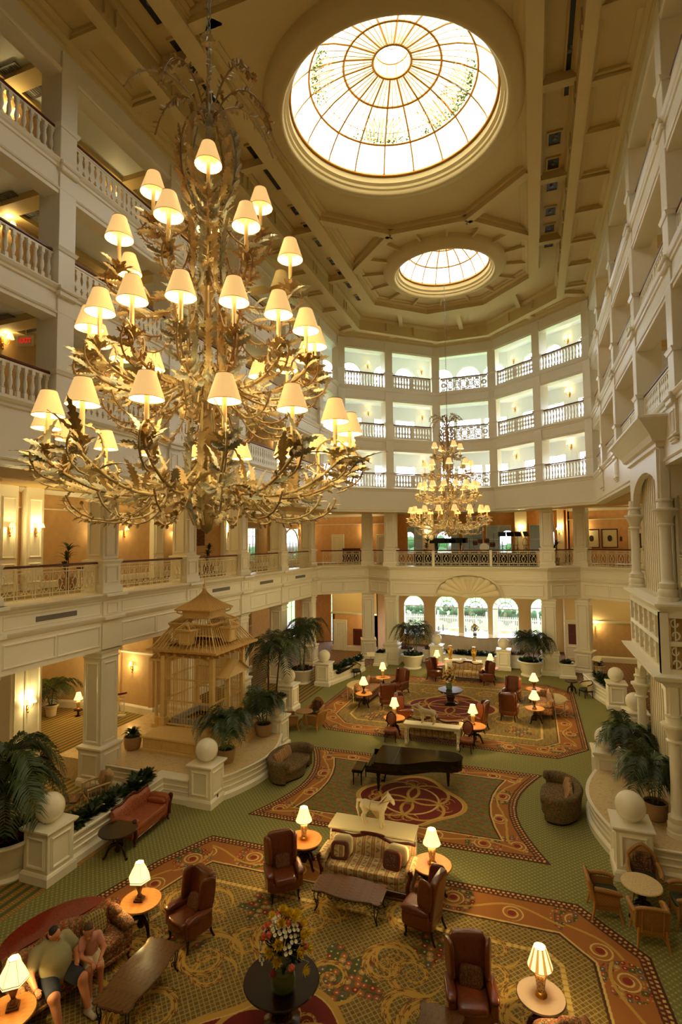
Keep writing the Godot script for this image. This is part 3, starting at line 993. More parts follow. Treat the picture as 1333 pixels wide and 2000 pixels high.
func dome(c: Vector3, r: float, ribs: int) -> void:
	var o := thing("stained_glass_dome", "leaded stained glass dome, %s" % ("the large one above the middle of the lobby with shell motifs" if r > 3.0 else ("the smaller plain one at the far end" if c.z < -20 else "the one above the near chandelier")), "skylight dome", c)
	var prof := V2([r, 0, r * 0.97, 0.22, r * 0.9, 0.52, r * 0.82, 0.78, r * 0.66, 1.08, r * 0.48, 1.3, r * 0.19, 1.5])
	var big := r > 3.0
	# rings and ribs
	var b := B.new()
	for k in ribs:
		var a := TAU * (k + 0.5) / ribs
		var pts := []
		for p in prof: pts.append(Vector3(cos(a) * p.x, p.y, sin(a) * p.x))
		b.tube(pts, 0.034, 4)
	obj("rib", b, "brass", o)
	for w in [[0, 0.05], [3, 0.045], [5, 0.045], [6, 0.05]]:
		b = B.new()
		b.tube(V3(circle(Vector2.ZERO, prof[w[0]].x, 64), prof[w[0]].y), w[1], 5, true)
		obj("ring", b, "brass", o)
	# panes: one band outside, two inside, each with its own tone of glass
	var bands := [[0, 3, "glass_clear"], [3, 5, "glass_pale"], [5, 6, "glass_amber"]]
	if not M.has("glass_clear"):
		for q in [["glass_clear", Color(0.95, 0.9, 0.75, 0.75), Color(0.95, 0.92, 0.84)], ["glass_pale", Color(0.95, 0.84, 0.55, 0.96), Color(0.82, 0.77, 0.58)], ["glass_amber", Color(0.92, 0.76, 0.42, 0.98), Color(0.74, 0.64, 0.4)], ["glass_green", Color(0.35, 0.5, 0.15, 0.9), Color(0.66, 0.74, 0.4)], ["glass_shell", Color(0.8, 0.42, 0.18, 0.9), Color(0.92, 0.68, 0.4)], ["glass_grey", Color(0.35, 0.33, 0.3, 0.9), Color(0.7, 0.68, 0.58)]]:
			var m := mat(q[0], q[1], 0.4)
			m.transparency = BaseMaterial3D.TRANSPARENCY_ALPHA
			m.backlight_enabled = true
			m.backlight = q[2]
	for k in ribs:
		for bd in bands:
			b = B.new()
			b.lathe(prof.slice(bd[0], bd[1] + 1), 4, Vector3.ZERO, Basis.IDENTITY, TAU * (k + 0.5) / ribs, TAU * (k + 1.5) / ribs)
			obj("pane", b, bd[2], o)
	# fine leading in the inner bands
	b = B.new()
	for f in [0.28, 0.36, 0.43, 0.54, 0.6, 0.72]:
		var y: float = lerpf(1.5, 0.78, clampf((f - 0.19) / 0.63, 0.0, 1.0)) + 0.22 * sin(PI * clampf((f - 0.19) / 0.63, 0.0, 1.0)) - 0.02
		b.tube(V3(circle(Vector2.ZERO, r * f, 48), y), 0.014, 3, true)
	for k in ribs * 3:
		if k % 3 == 1: continue
		var a := TAU * (k + 0.5) / (ribs * 3)
		var pts := []
		for i in range(3, 7): pts.append(Vector3(cos(a) * prof[i].x, prof[i].y - 0.02, sin(a) * prof[i].x))
		b.tube(pts, 0.012, 3)
	obj("leading", b, "brass", o)
	# lantern at the crown
	b = B.new()
	b.lathe(V2([r * 0.19, 1.5, r * 0.17, 1.95]), 16)
	obj("lantern_glass", b, "glass_pale", o)
	b = B.new()
	b.lathe(V2([r * 0.17, 1.95, r * 0.08, 2.1, 0.0, 2.15]), 16)
	obj("lantern_glass", b, "glass_clear", o)
	b = B.new()
	for k in 12:
		var a := TAU * k / 12
		b.tube([Vector3(cos(a) * r * 0.19, 1.5, sin(a) * r * 0.19), Vector3(cos(a) * r * 0.17, 1.95, sin(a) * r * 0.17)], 0.02, 4)
	b.tube(V3(circle(Vector2.ZERO, r * 0.17, 24), 1.95), 0.03, 4, true)
	b.tube(V3(circle(Vector2.ZERO, r * 0.05, 16), 2.1), 0.02, 4, true)
	obj("lantern_frame", b, "brass", o)
	if not big: return
	# shell motifs with leaves round them
	var rng := RandomNumberGenerator.new()
	rng.seed = 5
	for a0 in [-0.45, 1.42, 2.75, 4.3, 5.3]:
		for j in 9:
			var a: float = a0 + (j - 4) * 0.045
			var b2 := B.new()
			var s := [0.79, 0.66, 0.57]
			for i in 2:
				var y0: float = 0.82 + (0.8 - s[i]) * 1.7
				var y1: float = 0.82 + (0.8 - s[i + 1]) * 1.7
				b2.quad(Vector3(cos(a - 0.02) * r * s[i], y0 - 0.04, sin(a - 0.02) * r * s[i]), Vector3(cos(a + 0.02) * r * s[i], y0 - 0.04, sin(a + 0.02) * r * s[i]), Vector3(cos(a0 + (j - 4) * (0.075 + i * 0.03) + 0.012) * r * s[i + 1], y1 - 0.04, sin(a0 + (j - 4) * (0.075 + i * 0.03) + 0.012) * r * s[i + 1]), Vector3(cos(a0 + (j - 4) * (0.075 + i * 0.03) - 0.012) * r * s[i + 1], y1 - 0.04, sin(a0 + (j - 4) * (0.075 + i * 0.03) - 0.012) * r * s[i + 1]))
			obj("shell_motif", b2, "glass_shell" if j % 2 == 0 else "glass_grey", o)
		var g := B.new()
		for i in 110:
			var a: float = a0 + rng.randf_range(-0.42, 0.42)
			var f := 0.80 - absf(rng.randfn(0.0, 0.04)) - 0.01
			var y: float = 0.80 + (0.8 - f) * 1.7 - 0.05
			g.ball(Vector3(cos(a) * r * f, y, sin(a) * r * f), Vector3(0.09, 0.01, 0.06) * rng.randf_range(0.6, 1.2), 5, 3, Basis(Vector3.UP, rng.randf() * TAU))
		obj("glass_leaves", g, "glass_green", o).set_meta("kind", "stuff")

# ---------------------------------------------------------------- galleries of the three upper storeys
func along(a: Vector2, c: Vector2, y: float, s: float) -> Vector3:
	var d := (c - a).normalized()
	return Vector3(a.x + d.x * s, y, a.y + d.y * s)

func column_shape(b: B, w: float, d: float, y0: float, y1: float, cap: float) -> void:
	b.cbox(Vector3(0, (y0 + y1) / 2, 0), Vector3(w, y1 - y0, d), 0.012)
	var ring := V3(V2([-w / 2, d / 2, w / 2, d / 2, w / 2, -d / 2, -w / 2, -d / 2]), 0)
	for p in [[cap, [Vector2(0, -0.07), Vector2(-0.03, -0.06), Vector2(-0.05, 0.0), Vector2(-0.07, 0.04), Vector2(-0.02, 0.06), Vector2(0, 0.06)]]]:
		var r := []
		for q in ring: r.append(q + Vector3.UP * p[0])
		b.sweep(r, p[1], Vector3.UP, true)

const BANDPROF := [Vector2(0.35, 0.0), Vector2(0.0, 0.0), Vector2(0.0, 0.1), Vector2(-0.03, 0.11), Vector2(-0.045, 0.15), Vector2(-0.015, 0.17), Vector2(-0.015, 0.2), Vector2(0.0, 0.21)]

func band(b: B, line: Array, y0: float, y1: float, deep: float) -> void:
	var h := y1 - y0
	b.sweep(V3(line, y0), [Vector2(deep, 0), Vector2(0, 0), Vector2(0, 0.1), Vector2(-0.03, 0.11), Vector2(-0.05, 0.15), Vector2(-0.015, 0.17), Vector2(-0.015, 0.2), Vector2(0, 0.21), Vector2(0, h - 0.22), Vector2(-0.04, h - 0.2), Vector2(-0.05, h - 0.14), Vector2(-0.09, h - 0.1), Vector2(-0.13, h - 0.03), Vector2(-0.13, h), Vector2(deep, h), Vector2(deep, 0)])

func baluster_mesh(h: float) -> ArrayMesh:
	var b := B.new()
	b.cbox(Vector3(0, 0.08, 0), Vector3(0.1, 0.16, 0.1), 0.006)
	b.lathe(V2([0.036, 0.16, 0.052, 0.18, 0.03, 0.21, 0.04, 0.25, 0.058, 0.34, 0.05, 0.44, 0.03, 0.54, 0.042, 0.57, 0.03, 0.6, 0.044, h - 0.2, 0.05, h - 0.17, 0.038, h - 0.15]), 8)
	b.cbox(Vector3(0, h - 0.08, 0), Vector3(0.1, 0.16, 0.1), 0.006)
	return b.mesh()

# one sawn board of the pierced railings: edges cut so that neighbours leave vase and diamond gaps
func picket_outline(kind: int, w: float, h: float) -> Array:
	var half := []
	var steps := [[0.0, 0.5], [0.1, 0.5], [0.13, 0.4], [0.16, 0.34], [0.19, 0.42], [0.2, 0.26], [0.26, 0.26], [0.27, 0.42], [0.3, 0.34], [0.33, 0.4], [0.36, 0.5], [0.42, 0.5], [0.5, 0.36], [0.6, 0.24], [0.7, 0.28], [0.78, 0.4], [0.82, 0.34], [0.87, 0.3], [0.91, 0.5], [1.0, 0.5]] if kind == 0 else [[0.0, 0.5], [0.08, 0.5], [0.1, 0.2], [0.22, 0.14], [0.3, 0.42], [0.36, 0.48], [0.44, 0.3], [0.5, 0.16], [0.56, 0.3], [0.64, 0.48], [0.7, 0.42], [0.78, 0.14], [0.9, 0.2], [0.92, 0.5], [1.0, 0.5]]
	for s in steps: half.append(Vector2(s[1] * w, s[0] * h))
	var poly := half.duplicate()
	for i in range(half.size() - 1, -1, -1): poly.append(Vector2(-half[i].x, half[i].y))
	return poly

var baluster_shape: ArrayMesh
var shapes := {}

func railing(a: Vector3, c: Vector3, kind: int, label: String, group := "gallery railings") -> void:
	var d := c - a
	var len := d.length()
	var o := thing("gallery_railing", label, "railing", a, -Vector2(d.x, d.z).angle(), group)
	var h := 0.98
	var b := B.new()
	b.cbox(Vector3(len / 2, h + 0.03, 0), Vector3(len, 0.07, 0.11), 0.02)
	obj("handrail", b, "handrail_wood", o)
	b = B.new()
	b.cbox(Vector3(len / 2, 0.1, 0), Vector3(len, 0.06, 0.09), 0.008)
	b.cbox(Vector3(len / 2, h - 0.05, 0), Vector3(len, 0.06, 0.08), 0.008)
	obj("bottom_rail", b, "white_paint", o)
	if kind == 0:
		if baluster_shape == null: baluster_shape = baluster_mesh(0.84)
		var k := int(len / 0.2)
		for i in k:
			var m := obj("baluster", baluster_shape, "white_paint", o)
			m.position = Vector3((i + 0.5) * len / k, 0.11, 0)
		return
	var kk := int(len / 0.21)
	var w := len / kk
	if kind == 3:
		# centre panel of rings and rosettes
		b = B.new()
		for i in 7:
			var x := len * (i + 0.5) / 7.0
			var rr := [0.16, 0.26, 0.2, 0.36, 0.2, 0.26, 0.16][i] as float
			for q in [rr, rr * 0.55]:
				var ring := []
				for p in circle(Vector2(x, 0.52), q, 16): ring.append(Vector3(p.x, p.y, 0))
				b.tube(ring, 0.035, 4, true)
			for s in 6:
				var e := Vector2(cos(TAU * s / 6 + 0.3), sin(TAU * s / 6 + 0.3))
				b.tube([Vector3(x + e.x * rr * 0.5, 0.52 + e.y * rr * 0.5, 0), Vector3(x + e.x * rr, 0.52 + e.y * rr, 0)], 0.03, 4)
			b.box(Vector3(x + len / 14.0, 0.52, 0), Vector3(0.07, 0.84, 0.04))
			for yy in [0.2, 0.84]: b.box(Vector3(x, yy, 0), Vector3(len / 7.0 * 0.55, 0.1, 0.035))
		obj("pierced_panel", b, "white_paint", o)
		return
	var key := "%d_%.2f" % [kind, w]
	if not shapes.has(key):
		b = B.new()
		b.board(picket_outline(kind - 1, w, 0.84), -0.015, 0.015)
		shapes[key] = b.mesh()
	for i in kk:
		var m := obj("pierced_board", shapes[key], "white_paint", o)
		m.position = Vector3((i + 0.5) * w, 0.1, 0)
	b = B.new()
	b.cbox(Vector3(0.05, 0.5, 0), Vector3(0.1, 0.9, 0.08), 0.006)
	b.cbox(Vector3(len - 0.05, 0.5, 0), Vector3(0.1, 0.9, 0.08), 0.006)
	b.cbox(Vector3(len / 2, 0.5, 0), Vector3(0.1, 0.9, 0.07), 0.006)
	obj("post", b, "white_paint", o)

const STOREY := ["third", "fourth", "fifth"]
const ORD := ["first", "second", "third", "fourth", "fifth", "sixth", "seventh", "eighth", "ninth", "tenth", "eleventh", "twelfth", "thirteenth", "fourteenth", "fifteenth", "sixteenth", "seventeenth", "eighteenth", "nineteenth", "twentieth"]

func build_galleries() -> void:
	var pu := V2(PU); var po := V2(PO)
	# ledge bands, slabs and the frieze under the ceiling
	var b := B.new()
	band(b, pu, 10.3, 11.9, 0.5)
	struct("trim_7", b, "white_paint")
	b = B.new()
	band(b, pu, 14.4, 15.25, 0.5)
	band(b, pu, 17.8, 18.7, 0.5)
	b.sweep(V3(pu, 21.2), V2([0.5, 0, 0, 0, 0, 0.06, -0.03, 0.07, -0.045, 0.12, 0, 0.15, 0, 0.9, 0.5, 0.9, 0.5, 0]))
	struct("trim_8", b, "white_paint")
	var ring := V2([-7.66, 8.0, -7.66, -32.4, -1.96, -37.1, 1.96, -37.1, 7.66, -32.4, 7.66, 8.0])
	var back := po.duplicate(); back.reverse()
	ring.append_array(back)
	for y in [[11.35, 11.82], [14.7, 15.17], [18.15, 18.62]]:
		b = B.new()
		b.slab(ring, y[0], y[1])
		struct("floor", b, "cool_white")
	b = B.new()
	b.slab(ring, 21.9, 22.3)
	struct("ceiling", b, "cool_white")
	# coffer beams on the undersides
	b = B.new()
	for y in [14.7, 18.15, 21.9]:
		for s in [-1.0, 1.0]:
			for k in 10:
				var z: float = (-10.72 if s < 0 else -10.1) + 4.65 * (3 - k)
				if z > -31.0: b.box(Vector3(8.9 * s, y - 0.1, z), Vector3(2.6, 0.2, 0.5))
			b.box(Vector3(9.9 * s, y - 0.08, -12), Vector3(0.4, 0.16, 40))
	struct("trim_9", b, "ceiling_paint")
	# back walls: papered along the sides, windowed round the far end
	for s in 2:
		b = B.new()
		if s == 0: wall(b, Vector2(-10.14, 8.3), Vector2(-10.14, -33.55), 11.8, 22.2, 0.25, [])
		else: wall(b, Vector2(10.14, -33.55), Vector2(10.14, 8.3), 11.8, 22.2, 0.25, [])
		struct("wall_left" if s == 0 else "wall_right", b, "wallpaper")
	var A := Vector2(-10.14, -33.55); var Bq := Vector2(-2.85, -39.5); var C := Vector2(2.85, -39.5); var D := Vector2(10.14, -33.55)
	var L := A.distance_to(Bq)
	var lw := [[0.55, 1.9], [2.28, 3.98], [4.9, 6.4], [6.6, 8.24]]
	var cw := [[0.12, 1.85], [2.0, 3.82], [3.97, 5.6]]
	var rw := []
	for q in lw: rw.append([L - q[1], L - q[0]])
	rw.reverse()
	var num := 0
	var sides := [[A, Bq, lw], [Bq, C, cw], [C, D, rw]]
	for f in 3:
		b = B.new()
		for e in sides:
			var holes := []
			for q in e[2]:
				var top: float = [13.85, 17.25, 21.22][f]
				holes.append([q[0], q[1], FLOORS[f] + 0.35, top, (q[1] - q[0]) / 2 if f == 2 else 0.0])
			wall(b, e[0], e[1], FLOORS[f] - 0.1, FLOORS[f] + 3.1 if f < 2 else 22.0, 0.25, holes)
		struct("wall_far", b, "cool_white")
		for e in sides:
			var d: Vector2 = (e[1] - e[0]).normalized()
			for q in e[2]:
				num += 1
				gallery_window(num, e[0] + d * q[0], -d.angle(), q[1] - q[0], FLOORS[f] + 0.35, [13.85, 17.25, 21.22][f], f == 2)
	# columns
	var cb := B.new()
	column_shape(cb, 0.55, 0.75, 0, 3.2, 1.05)
	var cm := cb.mesh()
	var spots := []
	for k in 9:
		spots.append([-7.54 - 0.33, -10.72 + 4.65 * (3 - k), PI / 2])
		spots.append([7.54 + 0.33, -10.1 + 4.65 * (3 - k), PI / 2])
	spots = spots.filter(func(q: Array) -> bool: return q[1] > -30.5)
	for q in [[-7.6, -32.6, 0.9], [-4.92, -34.9, 0.688], [-2.0, -37.25, 0.3], [2.0, -37.25, -0.3], [4.92, -34.9, -0.688], [7.6, -32.6, -0.9]]: spots.append(q)
	for f in 3:
		for q in spots:
			var m := struct("column", cm, "white_paint")
			m.position = Vector3(q[0], FLOORS[f], q[1])
			m.rotation.y = q[2]
			m.scale.y = 1.0 if f < 2 else 0.98
	# ledge blocks under each column
	b = B.new()
	for q in spots:
		if absf(q[1]) > 31.0: continue
		var sx := signf(q[0])
		for y in [11.9, 15.25, 18.7]:
			b.cbox(Vector3(7.5 * sx, y - 0.06, q[1]), Vector3(0.3, 0.14, 0.68), 0.03)
			b.cbox(Vector3(7.5 * sx, y - 0.2, q[1]), Vector3(0.2, 0.16, 0.62), 0.03)
		b.cbox(Vector3(7.52 * sx, 11.2, q[1]), Vector3(0.08, 0.9, 0.56), 0.01)
		frame(b, Vector3(7.48 * sx, 10.98, q[1] - 0.17 * sx), Vector3(0, 0, sx), Vector3.UP, 0.34, 0.5, SMALL_PANEL)
		for w in 3: b.cbox(Vector3(7.52 * sx, 10.86 - w * 0.07, q[1]), Vector3(0.22 - w * 0.06, 0.06, 0.66 - w * 0.08), 0.02)
	struct("trim_10", b, "white_paint")
	# railings
	for f in 3:
		var y: float = FLOORS[f]
		for k in 9:
			var z0 := -10.72 + 4.65 * (3 - k)
			if z0 < -4.0 and z0 > -29.0:
				var turned := k == 2 or k == 7
				railing(Vector3(-7.72, y, z0 - 0.28), Vector3(-7.72, y, maxf(z0 - 4.37, -32.2)), 0 if turned else 1, "%s railing, %s storey, left wall, %s bay from the camera" % ["white turned baluster" if turned else "white pierced fretwork", STOREY[f], ORD[k - 2]])
			z0 += 0.62
			if z0 < -4.0 and z0 > -29.0:
				railing(Vector3(7.72, y, z0 - 0.28), Vector3(7.72, y, maxf(z0 - 4.37, -32.2)), 2 if k % 2 == 0 else 1, "white pierced railing, %s storey, right wall, %s bay from the camera" % [STOREY[f], ORD[k - 2]])
		var e := [[-7.54, -32.33, -4.72, -34.65, 0], [-4.72, -34.65, -1.91, -36.96, 1], [-1.91, -36.96, 1.91, -36.96, 3], [1.91, -36.96, 4.72, -34.65, 2], [4.72, -34.65, 7.54, -32.33, 0]]
		var nm := ["white baluster railing beside the left wall", "white pierced railing left of centre", "white railing of rings and rosettes in the centre", "white pierced railing right of centre", "white baluster railing beside the right wall"]
		for i in 5:
			var p := Vector3(e[i][0], y, e[i][1]); var q := Vector3(e[i][2], y, e[i][3])
			var d := (q - p).normalized()
			var o := Vector3(d.z, 0, -d.x) * 0.17
			railing(p + d * 0.3 + o, q - d * 0.3 + o, e[i][4], "%s of the far end, %s storey" % [nm[i], STOREY[f]])

func gallery_window(num: int, p: Vector2, turn: float, w: float, y0: float, y1: float, arch: bool) -> void:
	var o := Node3D.new()
	o.name = "window_%d" % num
	add_child(o)
	o.set_meta("kind", "structure")
	o.position = Vector3(p.x, y0, p.y)
	o.rotation.y = turn
	var h := y1 - y0
	var b := B.new()
	var outline := []
	if arch:
		outline = [Vector3(0, 0, -0.1), Vector3(w, 0, -0.1)]
		for i in 13: outline.append(Vector3(w / 2 + cos(PI * i / 12) * w / 2, h - w / 2 + sin(PI * i / 12) * w / 2, -0.1))
	else: outline = [Vector3(0, 0, -0.1), Vector3(w, 0, -0.1), Vector3(w, h, -0.1), Vector3(0, h, -0.1)]
	b.sweep(outline, V2([-0.05, -0.04, 0.05, -0.04, 0.05, 0.04, -0.05, 0.04, -0.05, -0.04]), Vector3.BACK, true)
	b.box(Vector3(w / 2, h * 0.5, -0.1), Vector3(0.035, h - (0.05 if not arch else 0.02), 0.03))
	b.box(Vector3(w / 2, h * 0.55, -0.1), Vector3(w, 0.035, 0.03))
	obj("frame", b, "white_paint", o)
	b = B.new()
	var poly := []
	for q in outline: poly.append(Vector2(q.x, q.y))
	b.board(poly, -0.105, -0.1)
	obj("pane", b, "window_pane", o)
# ---------------------------------------------------------------- second storey and the lobby walls
const MEZ := 6.645
const COLZ := [3.4, -1.25, -5.9, -10.55, -15.2, -20.0, -24.6, -29.3, -33.9]

func panel_column(b: B, w: float, y0: float, y1: float, base_h: float, base_w: float) -> void:
	b.cbox(Vector3(0, y0 + base_h / 2, 0), Vector3(base_w, base_h, base_w), 0.015)
	b.cbox(Vector3(0, (y0 + base_h + y1) / 2, 0), Vector3(w, y1 - y0 - base_h, w), 0.012)
	var q := func(s: float, y: float) -> Array: return ring_at(s, y)
	b.sweep(q.call(base_w, y0), [Vector2(0, 0), Vector2(-0.05, 0), Vector2(-0.05, 0.2), Vector2(-0.02, 0.26), Vector2(0, 0.28)], Vector3.UP, true)
	b.sweep(q.call(base_w, y0 + base_h), [Vector2(0.12, 0.1), Vector2(0.02, 0.06), Vector2(-0.05, 0.05), Vector2(-0.06, 0.0), Vector2(-0.03, -0.05), Vector2(0, -0.1)], Vector3.UP, true)
	b.sweep(q.call(w, y1 - 0.3), [Vector2(0, 0), Vector2(-0.03, 0.02), Vector2(-0.03, 0.06), Vector2(0, 0.07)], Vector3.UP, true)
	b.sweep(q.call(w, y1 - 0.12), [Vector2(0, 0), Vector2(-0.05, 0.04), Vector2(-0.08, 0.12)], Vector3.UP, true)
	for k in 4:
		var r := Vector3.RIGHT.rotated(Vector3.UP, k * PI / 2)
		var nn := r.cross(Vector3.UP)
		frame(b, nn * w / 2 - r * w * 0.33 + Vector3.UP * (y0 + base_h + 0.2), r, Vector3.UP, w * 0.66, y1 - y0 - base_h - 0.65, PANEL)
		frame(b, nn * base_w / 2 - r * base_w * 0.33 + Vector3.UP * (y0 + 0.38), r, Vector3.UP, base_w * 0.66, base_h - 0.58, PANEL)

# scrolled iron balustrade, length along x
func iron_panel(len: float) -> ArrayMesh:
	var key := "iron%.2f" % len
	if shapes.has(key): return shapes[key]
	var b := B.new()
	for y in [0.08, 0.2, 0.86, 0.97]: b.box(Vector3(len / 2, y, 0), Vector3(len, 0.03, 0.03))
	var k := maxi(1, int(round(len / 0.62)))
	var w := len / k
	for i in k + 1:
		for e in [-0.05, 0.05]:
			var x := clampf(i * w + e, 0.01, len - 0.01)
			b.box(Vector3(x, 0.52, 0), Vector3(0.024, 0.95, 0.02))
		if i == k: continue
		var c := (i + 0.5) * w
		b.box(Vector3(c, 0.14, 0), Vector3(0.014, 0.14, 0.014))
		for s in [-1.0, 1.0]:
			var curl := []
			for j in 13:
				var a := j / 12.0
				var ang := PI * 0.5 + a * TAU * 0.95
				var r := 0.13 * (1.0 - 0.62 * a)
				curl.append(Vector3(c + s * (0.14 + cos(ang) * r * 0.9), 0.35 + sin(ang) * r - 0.02, 0))
			b.tube(curl, 0.016, 3, false, false)
			var curl2 := []
			for j in 13:
				var a := j / 12.0
				var ang := -PI * 0.5 - a * TAU * 0.9
				var r := 0.15 * (1.0 - 0.6 * a)
				curl2.append(Vector3(c + s * (0.13 + cos(ang) * r * 0.8), 0.70 + sin(ang) * r, 0))
			b.tube(curl2, 0.016, 3, false, false)
			b.tube(bez(Vector3(c, 0.22, 0), Vector3(c + s * 0.05, 0.42, 0), Vector3(c + s * 0.2, 0.5, 0), Vector3(c, 0.66, 0), 5), 0.016, 3, false, false)
		b.box(Vector3(c, 0.75, 0), Vector3(0.014, 0.22, 0.014))
	shapes[key] = b.mesh()
	return shapes[key]

func iron_railing(a: Vector3, c: Vector3, label: String) -> void:
	var d := c - a
	var o := thing("iron_railing", label, "railing", a, -Vector2(d.x, d.z).angle(), "scrolled iron railings of the second storey")
	var len := d.length()
	obj("scrollwork", iron_panel(len), "iron_white", o)
	var b := B.new()
	b.cbox(Vector3(len / 2, 1.06, 0), Vector3(len + 0.3, 0.075, 0.12), 0.025)
	obj("handrail", b, "handrail_wood", o)

func sconce_mesh(o: Node3D, two: bool, lit_energy: float, turn: float, at: Vector3) -> void:
	var b := B.new()
	b.cbox(Vector3(0, -0.1, 0.02), Vector3(0.1, 0.3, 0.04), 0.015)
	b.ball(Vector3(0, -0.3, 0.05), Vector3(0.07, 0.09, 0.07), 8, 5)
	obj("back_plate", b, "brass", o)
	for s in ([-1.0, 1.0] if two else [0.0]):
		b = B.new()
		b.tube(bez(Vector3(0, -0.12, 0.04), Vector3(s * 0.08, -0.25, 0.1), Vector3(s * 0.16, -0.15, 0.17), Vector3(s * 0.14, 0.0, 0.16), 6), 0.012, 5)
		obj("arm", b, "brass", o)
		b = B.new()
		b.lathe(V2([0.11, 0.0, 0.055, 0.16]), 12, Vector3(s * 0.14, 0.02, 0.16))
		obj("shade", b, "sconce_shade", o)
	var bs := Basis(Vector3.UP, turn)
	lamp_at(at + bs * Vector3(0, 0.1, 0.17), lit_energy * (1.8 if two else 1.2), WARM, 0.08)

func sconce(label: String, at: Vector3, turn: float, two := false, e := 0.5) -> void:
	var o := thing("wall_sconce", label, "wall lamp", at, turn, "lit wall sconces")
	sconce_mesh(o, two, e, turn, at)

func build_mezzanine() -> void:
	var pl := V2(PL)
	var b := B.new()
	b.sweep(V3(pl, 0.0), V2([0.9, 4.66, 0, 4.66, 0, 5.66, -0.05, 5.69, -0.10, 5.78, -0.12, 5.84, -0.02, 5.87, -0.02, 6.38, -0.08, 6.41, -0.12, 6.48, -0.2, 6.54, -0.24, 6.6, -0.24, 6.645, 0.9, 6.645, 0.9, 4.66]))
	struct("trim_11", b, "white_paint")
	# panel frames on the band
	b = B.new()
	var vents := B.new()
	for i in pl.size() - 1:
		var a: Vector2 = pl[i]; var c: Vector2 = pl[i + 1]
		var len := a.distance_to(c)
		var d := (c - a) / len
		var r := Vector3(d.x, 0, d.y)
		var cuts := [0.0]
		if i == 0 or i == pl.size() - 2:
			var zz := COLZ.duplicate()
			if i == 0:
				for z in zz: cuts.append(8.0 - z)
			else:
				zz.reverse()
				for z in zz: cuts.append(z + 34.6)
		cuts.append(len)
		for k in cuts.size() - 1:
			var u0: float = cuts[k] + 0.5; var u1: float = cuts[k + 1] - 0.5
			if cuts.size() == 2: u0 = cuts[k] + 0.25; u1 = cuts[k + 1] - 0.25
			if u1 - u0 < 0.8: continue
			var o := Vector3(a.x, 0, a.y) + r * u0
			var w := u1 - u0
			if i == 3:
				for q in [[0.0, 3.0], [w - 3.0, w]]: frame(b, o + r * q[0] + Vector3.UP * 4.85, r, Vector3.UP, q[1] - q[0], 0.66, PANEL)
				for q in [[0.0, 3.4], [w - 3.4, w]]: frame(b, o + r * q[0] + Vector3.UP * 5.94, r, Vector3.UP, q[1] - q[0], 0.38, PANEL)
				continue
			var halves := 2 if w > 1.8 else 1
			for h in halves: frame(b, o + r * (w / halves * h + 0.04) + Vector3.UP * 4.85, r, Vector3.UP, w / halves - 0.08, 0.66, PANEL)
			frame(b, o + Vector3.UP * 5.94, r, Vector3.UP, w, 0.38, PANEL)
			if i == 0 and k >= 2 and k != 5:
				vents.box(o + r * (w * 0.5) + Vector3.UP * 6.12 + Vector3(0.02, 0, 0), Vector3(0.03, 0.16, w * 0.42))
	struct("trim_12", b, "white_paint")
	tag(obj("air_vent", vents, "vent_metal"), "dark grey slot air vents in the upper panels of the left balcony band", "air vent")
	# pilaster blocks on the band over each column
	b = B.new()
	for z in COLZ:
		for s in [-1.0, 1.0]:
			b.cbox(Vector3(9.99 * s, 5.2, z), Vector3(0.1, 1.0, 0.92), 0.012)
			b.cbox(Vector3(10.02 * s, 6.12, z), Vector3(0.16, 0.5, 0.9), 0.012)
			b.cbox(Vector3(9.93 * s, 5.78, z), Vector3(0.3, 0.14, 1.0), 0.03)
			b.cbox(Vector3(9.84 * s, 6.58, z), Vector3(0.3, 0.13, 1.02), 0.03)
			frame(b, Vector3(9.94 * s, 5.95, z - 0.24 * s), Vector3(0, 0, s), Vector3.UP, 0.48, 0.34, SMALL_PANEL)
	struct("trim_13", b, "white_paint")
	# floor of the second storey and ceiling over it
	b = B.new()
	var ring := V2([-10.1, 8.0, -10.1, -34.7, -7.0, -37.2, -4.95, -35.55, 4.95, -35.55, 7.0, -37.2, 10.1, -34.7, 10.1, 8.0])
	ring.append_array(V2([22.2, 8, 22.2, -46, -22.2, -46, -22.2, 8]))
	b.slab(ring, 5.3, 6.62)
	struct("floor", b, "carpet_corridor")
	b = B.new()
	var ring2 := V2([-7.9, 8.0, -7.9, -32.5, -2.05, -37.3, 2.05, -37.3, 7.9, -32.5, 7.9, 8.0])
	ring2.append_array(V2([22.2, 8, 22.2, -46, -22.2, -46, -22.2, 8]))
	b.slab(ring2, 10.55, 11.3)
	struct("ceiling", b, "coffer_paint")
	b = B.new()
	b.slab(ring, 5.2, 5.28)
	struct("ceiling", b, "wall_cream")
	b = B.new()
	b.sweep(V3(V2([-8.1, 8, -8.1, -32.6, -2.1, -37.5, 2.1, -37.5, 8.1, -32.6, 8.1, 8]), 10.3), V2([0, 0.3, 0, 0, 1.9, 0, 1.9, 0.3]))
	struct("ceiling", b, "coffer_paint")
	# columns of both storeys
	var lower := B.new()
	panel_column(lower, 0.8, 0.0, 4.66, 1.3, 1.0)
	var lm := lower.mesh()
	var upper := B.new()
	panel_column(upper, 0.74, MEZ, 10.5, 1.12, 0.86)
	var um := upper.mesh()
	var at := []
	for z in COLZ:
		at.append([-10.42, z, 0.0]); at.append([10.42, z, 0.0])
	for q in [[-7.15, -37.2, 0.35], [-5.05, -35.95, 0.0], [5.05, -35.95, 0.0], [7.15, -37.2, -0.35]]: at.append(q)
	for q in at:
		for m in [lm, um]:
			var c := struct("column", m, "white_paint")
			c.position = Vector3(q[0], 0, q[1])
			c.rotation.y = q[2]
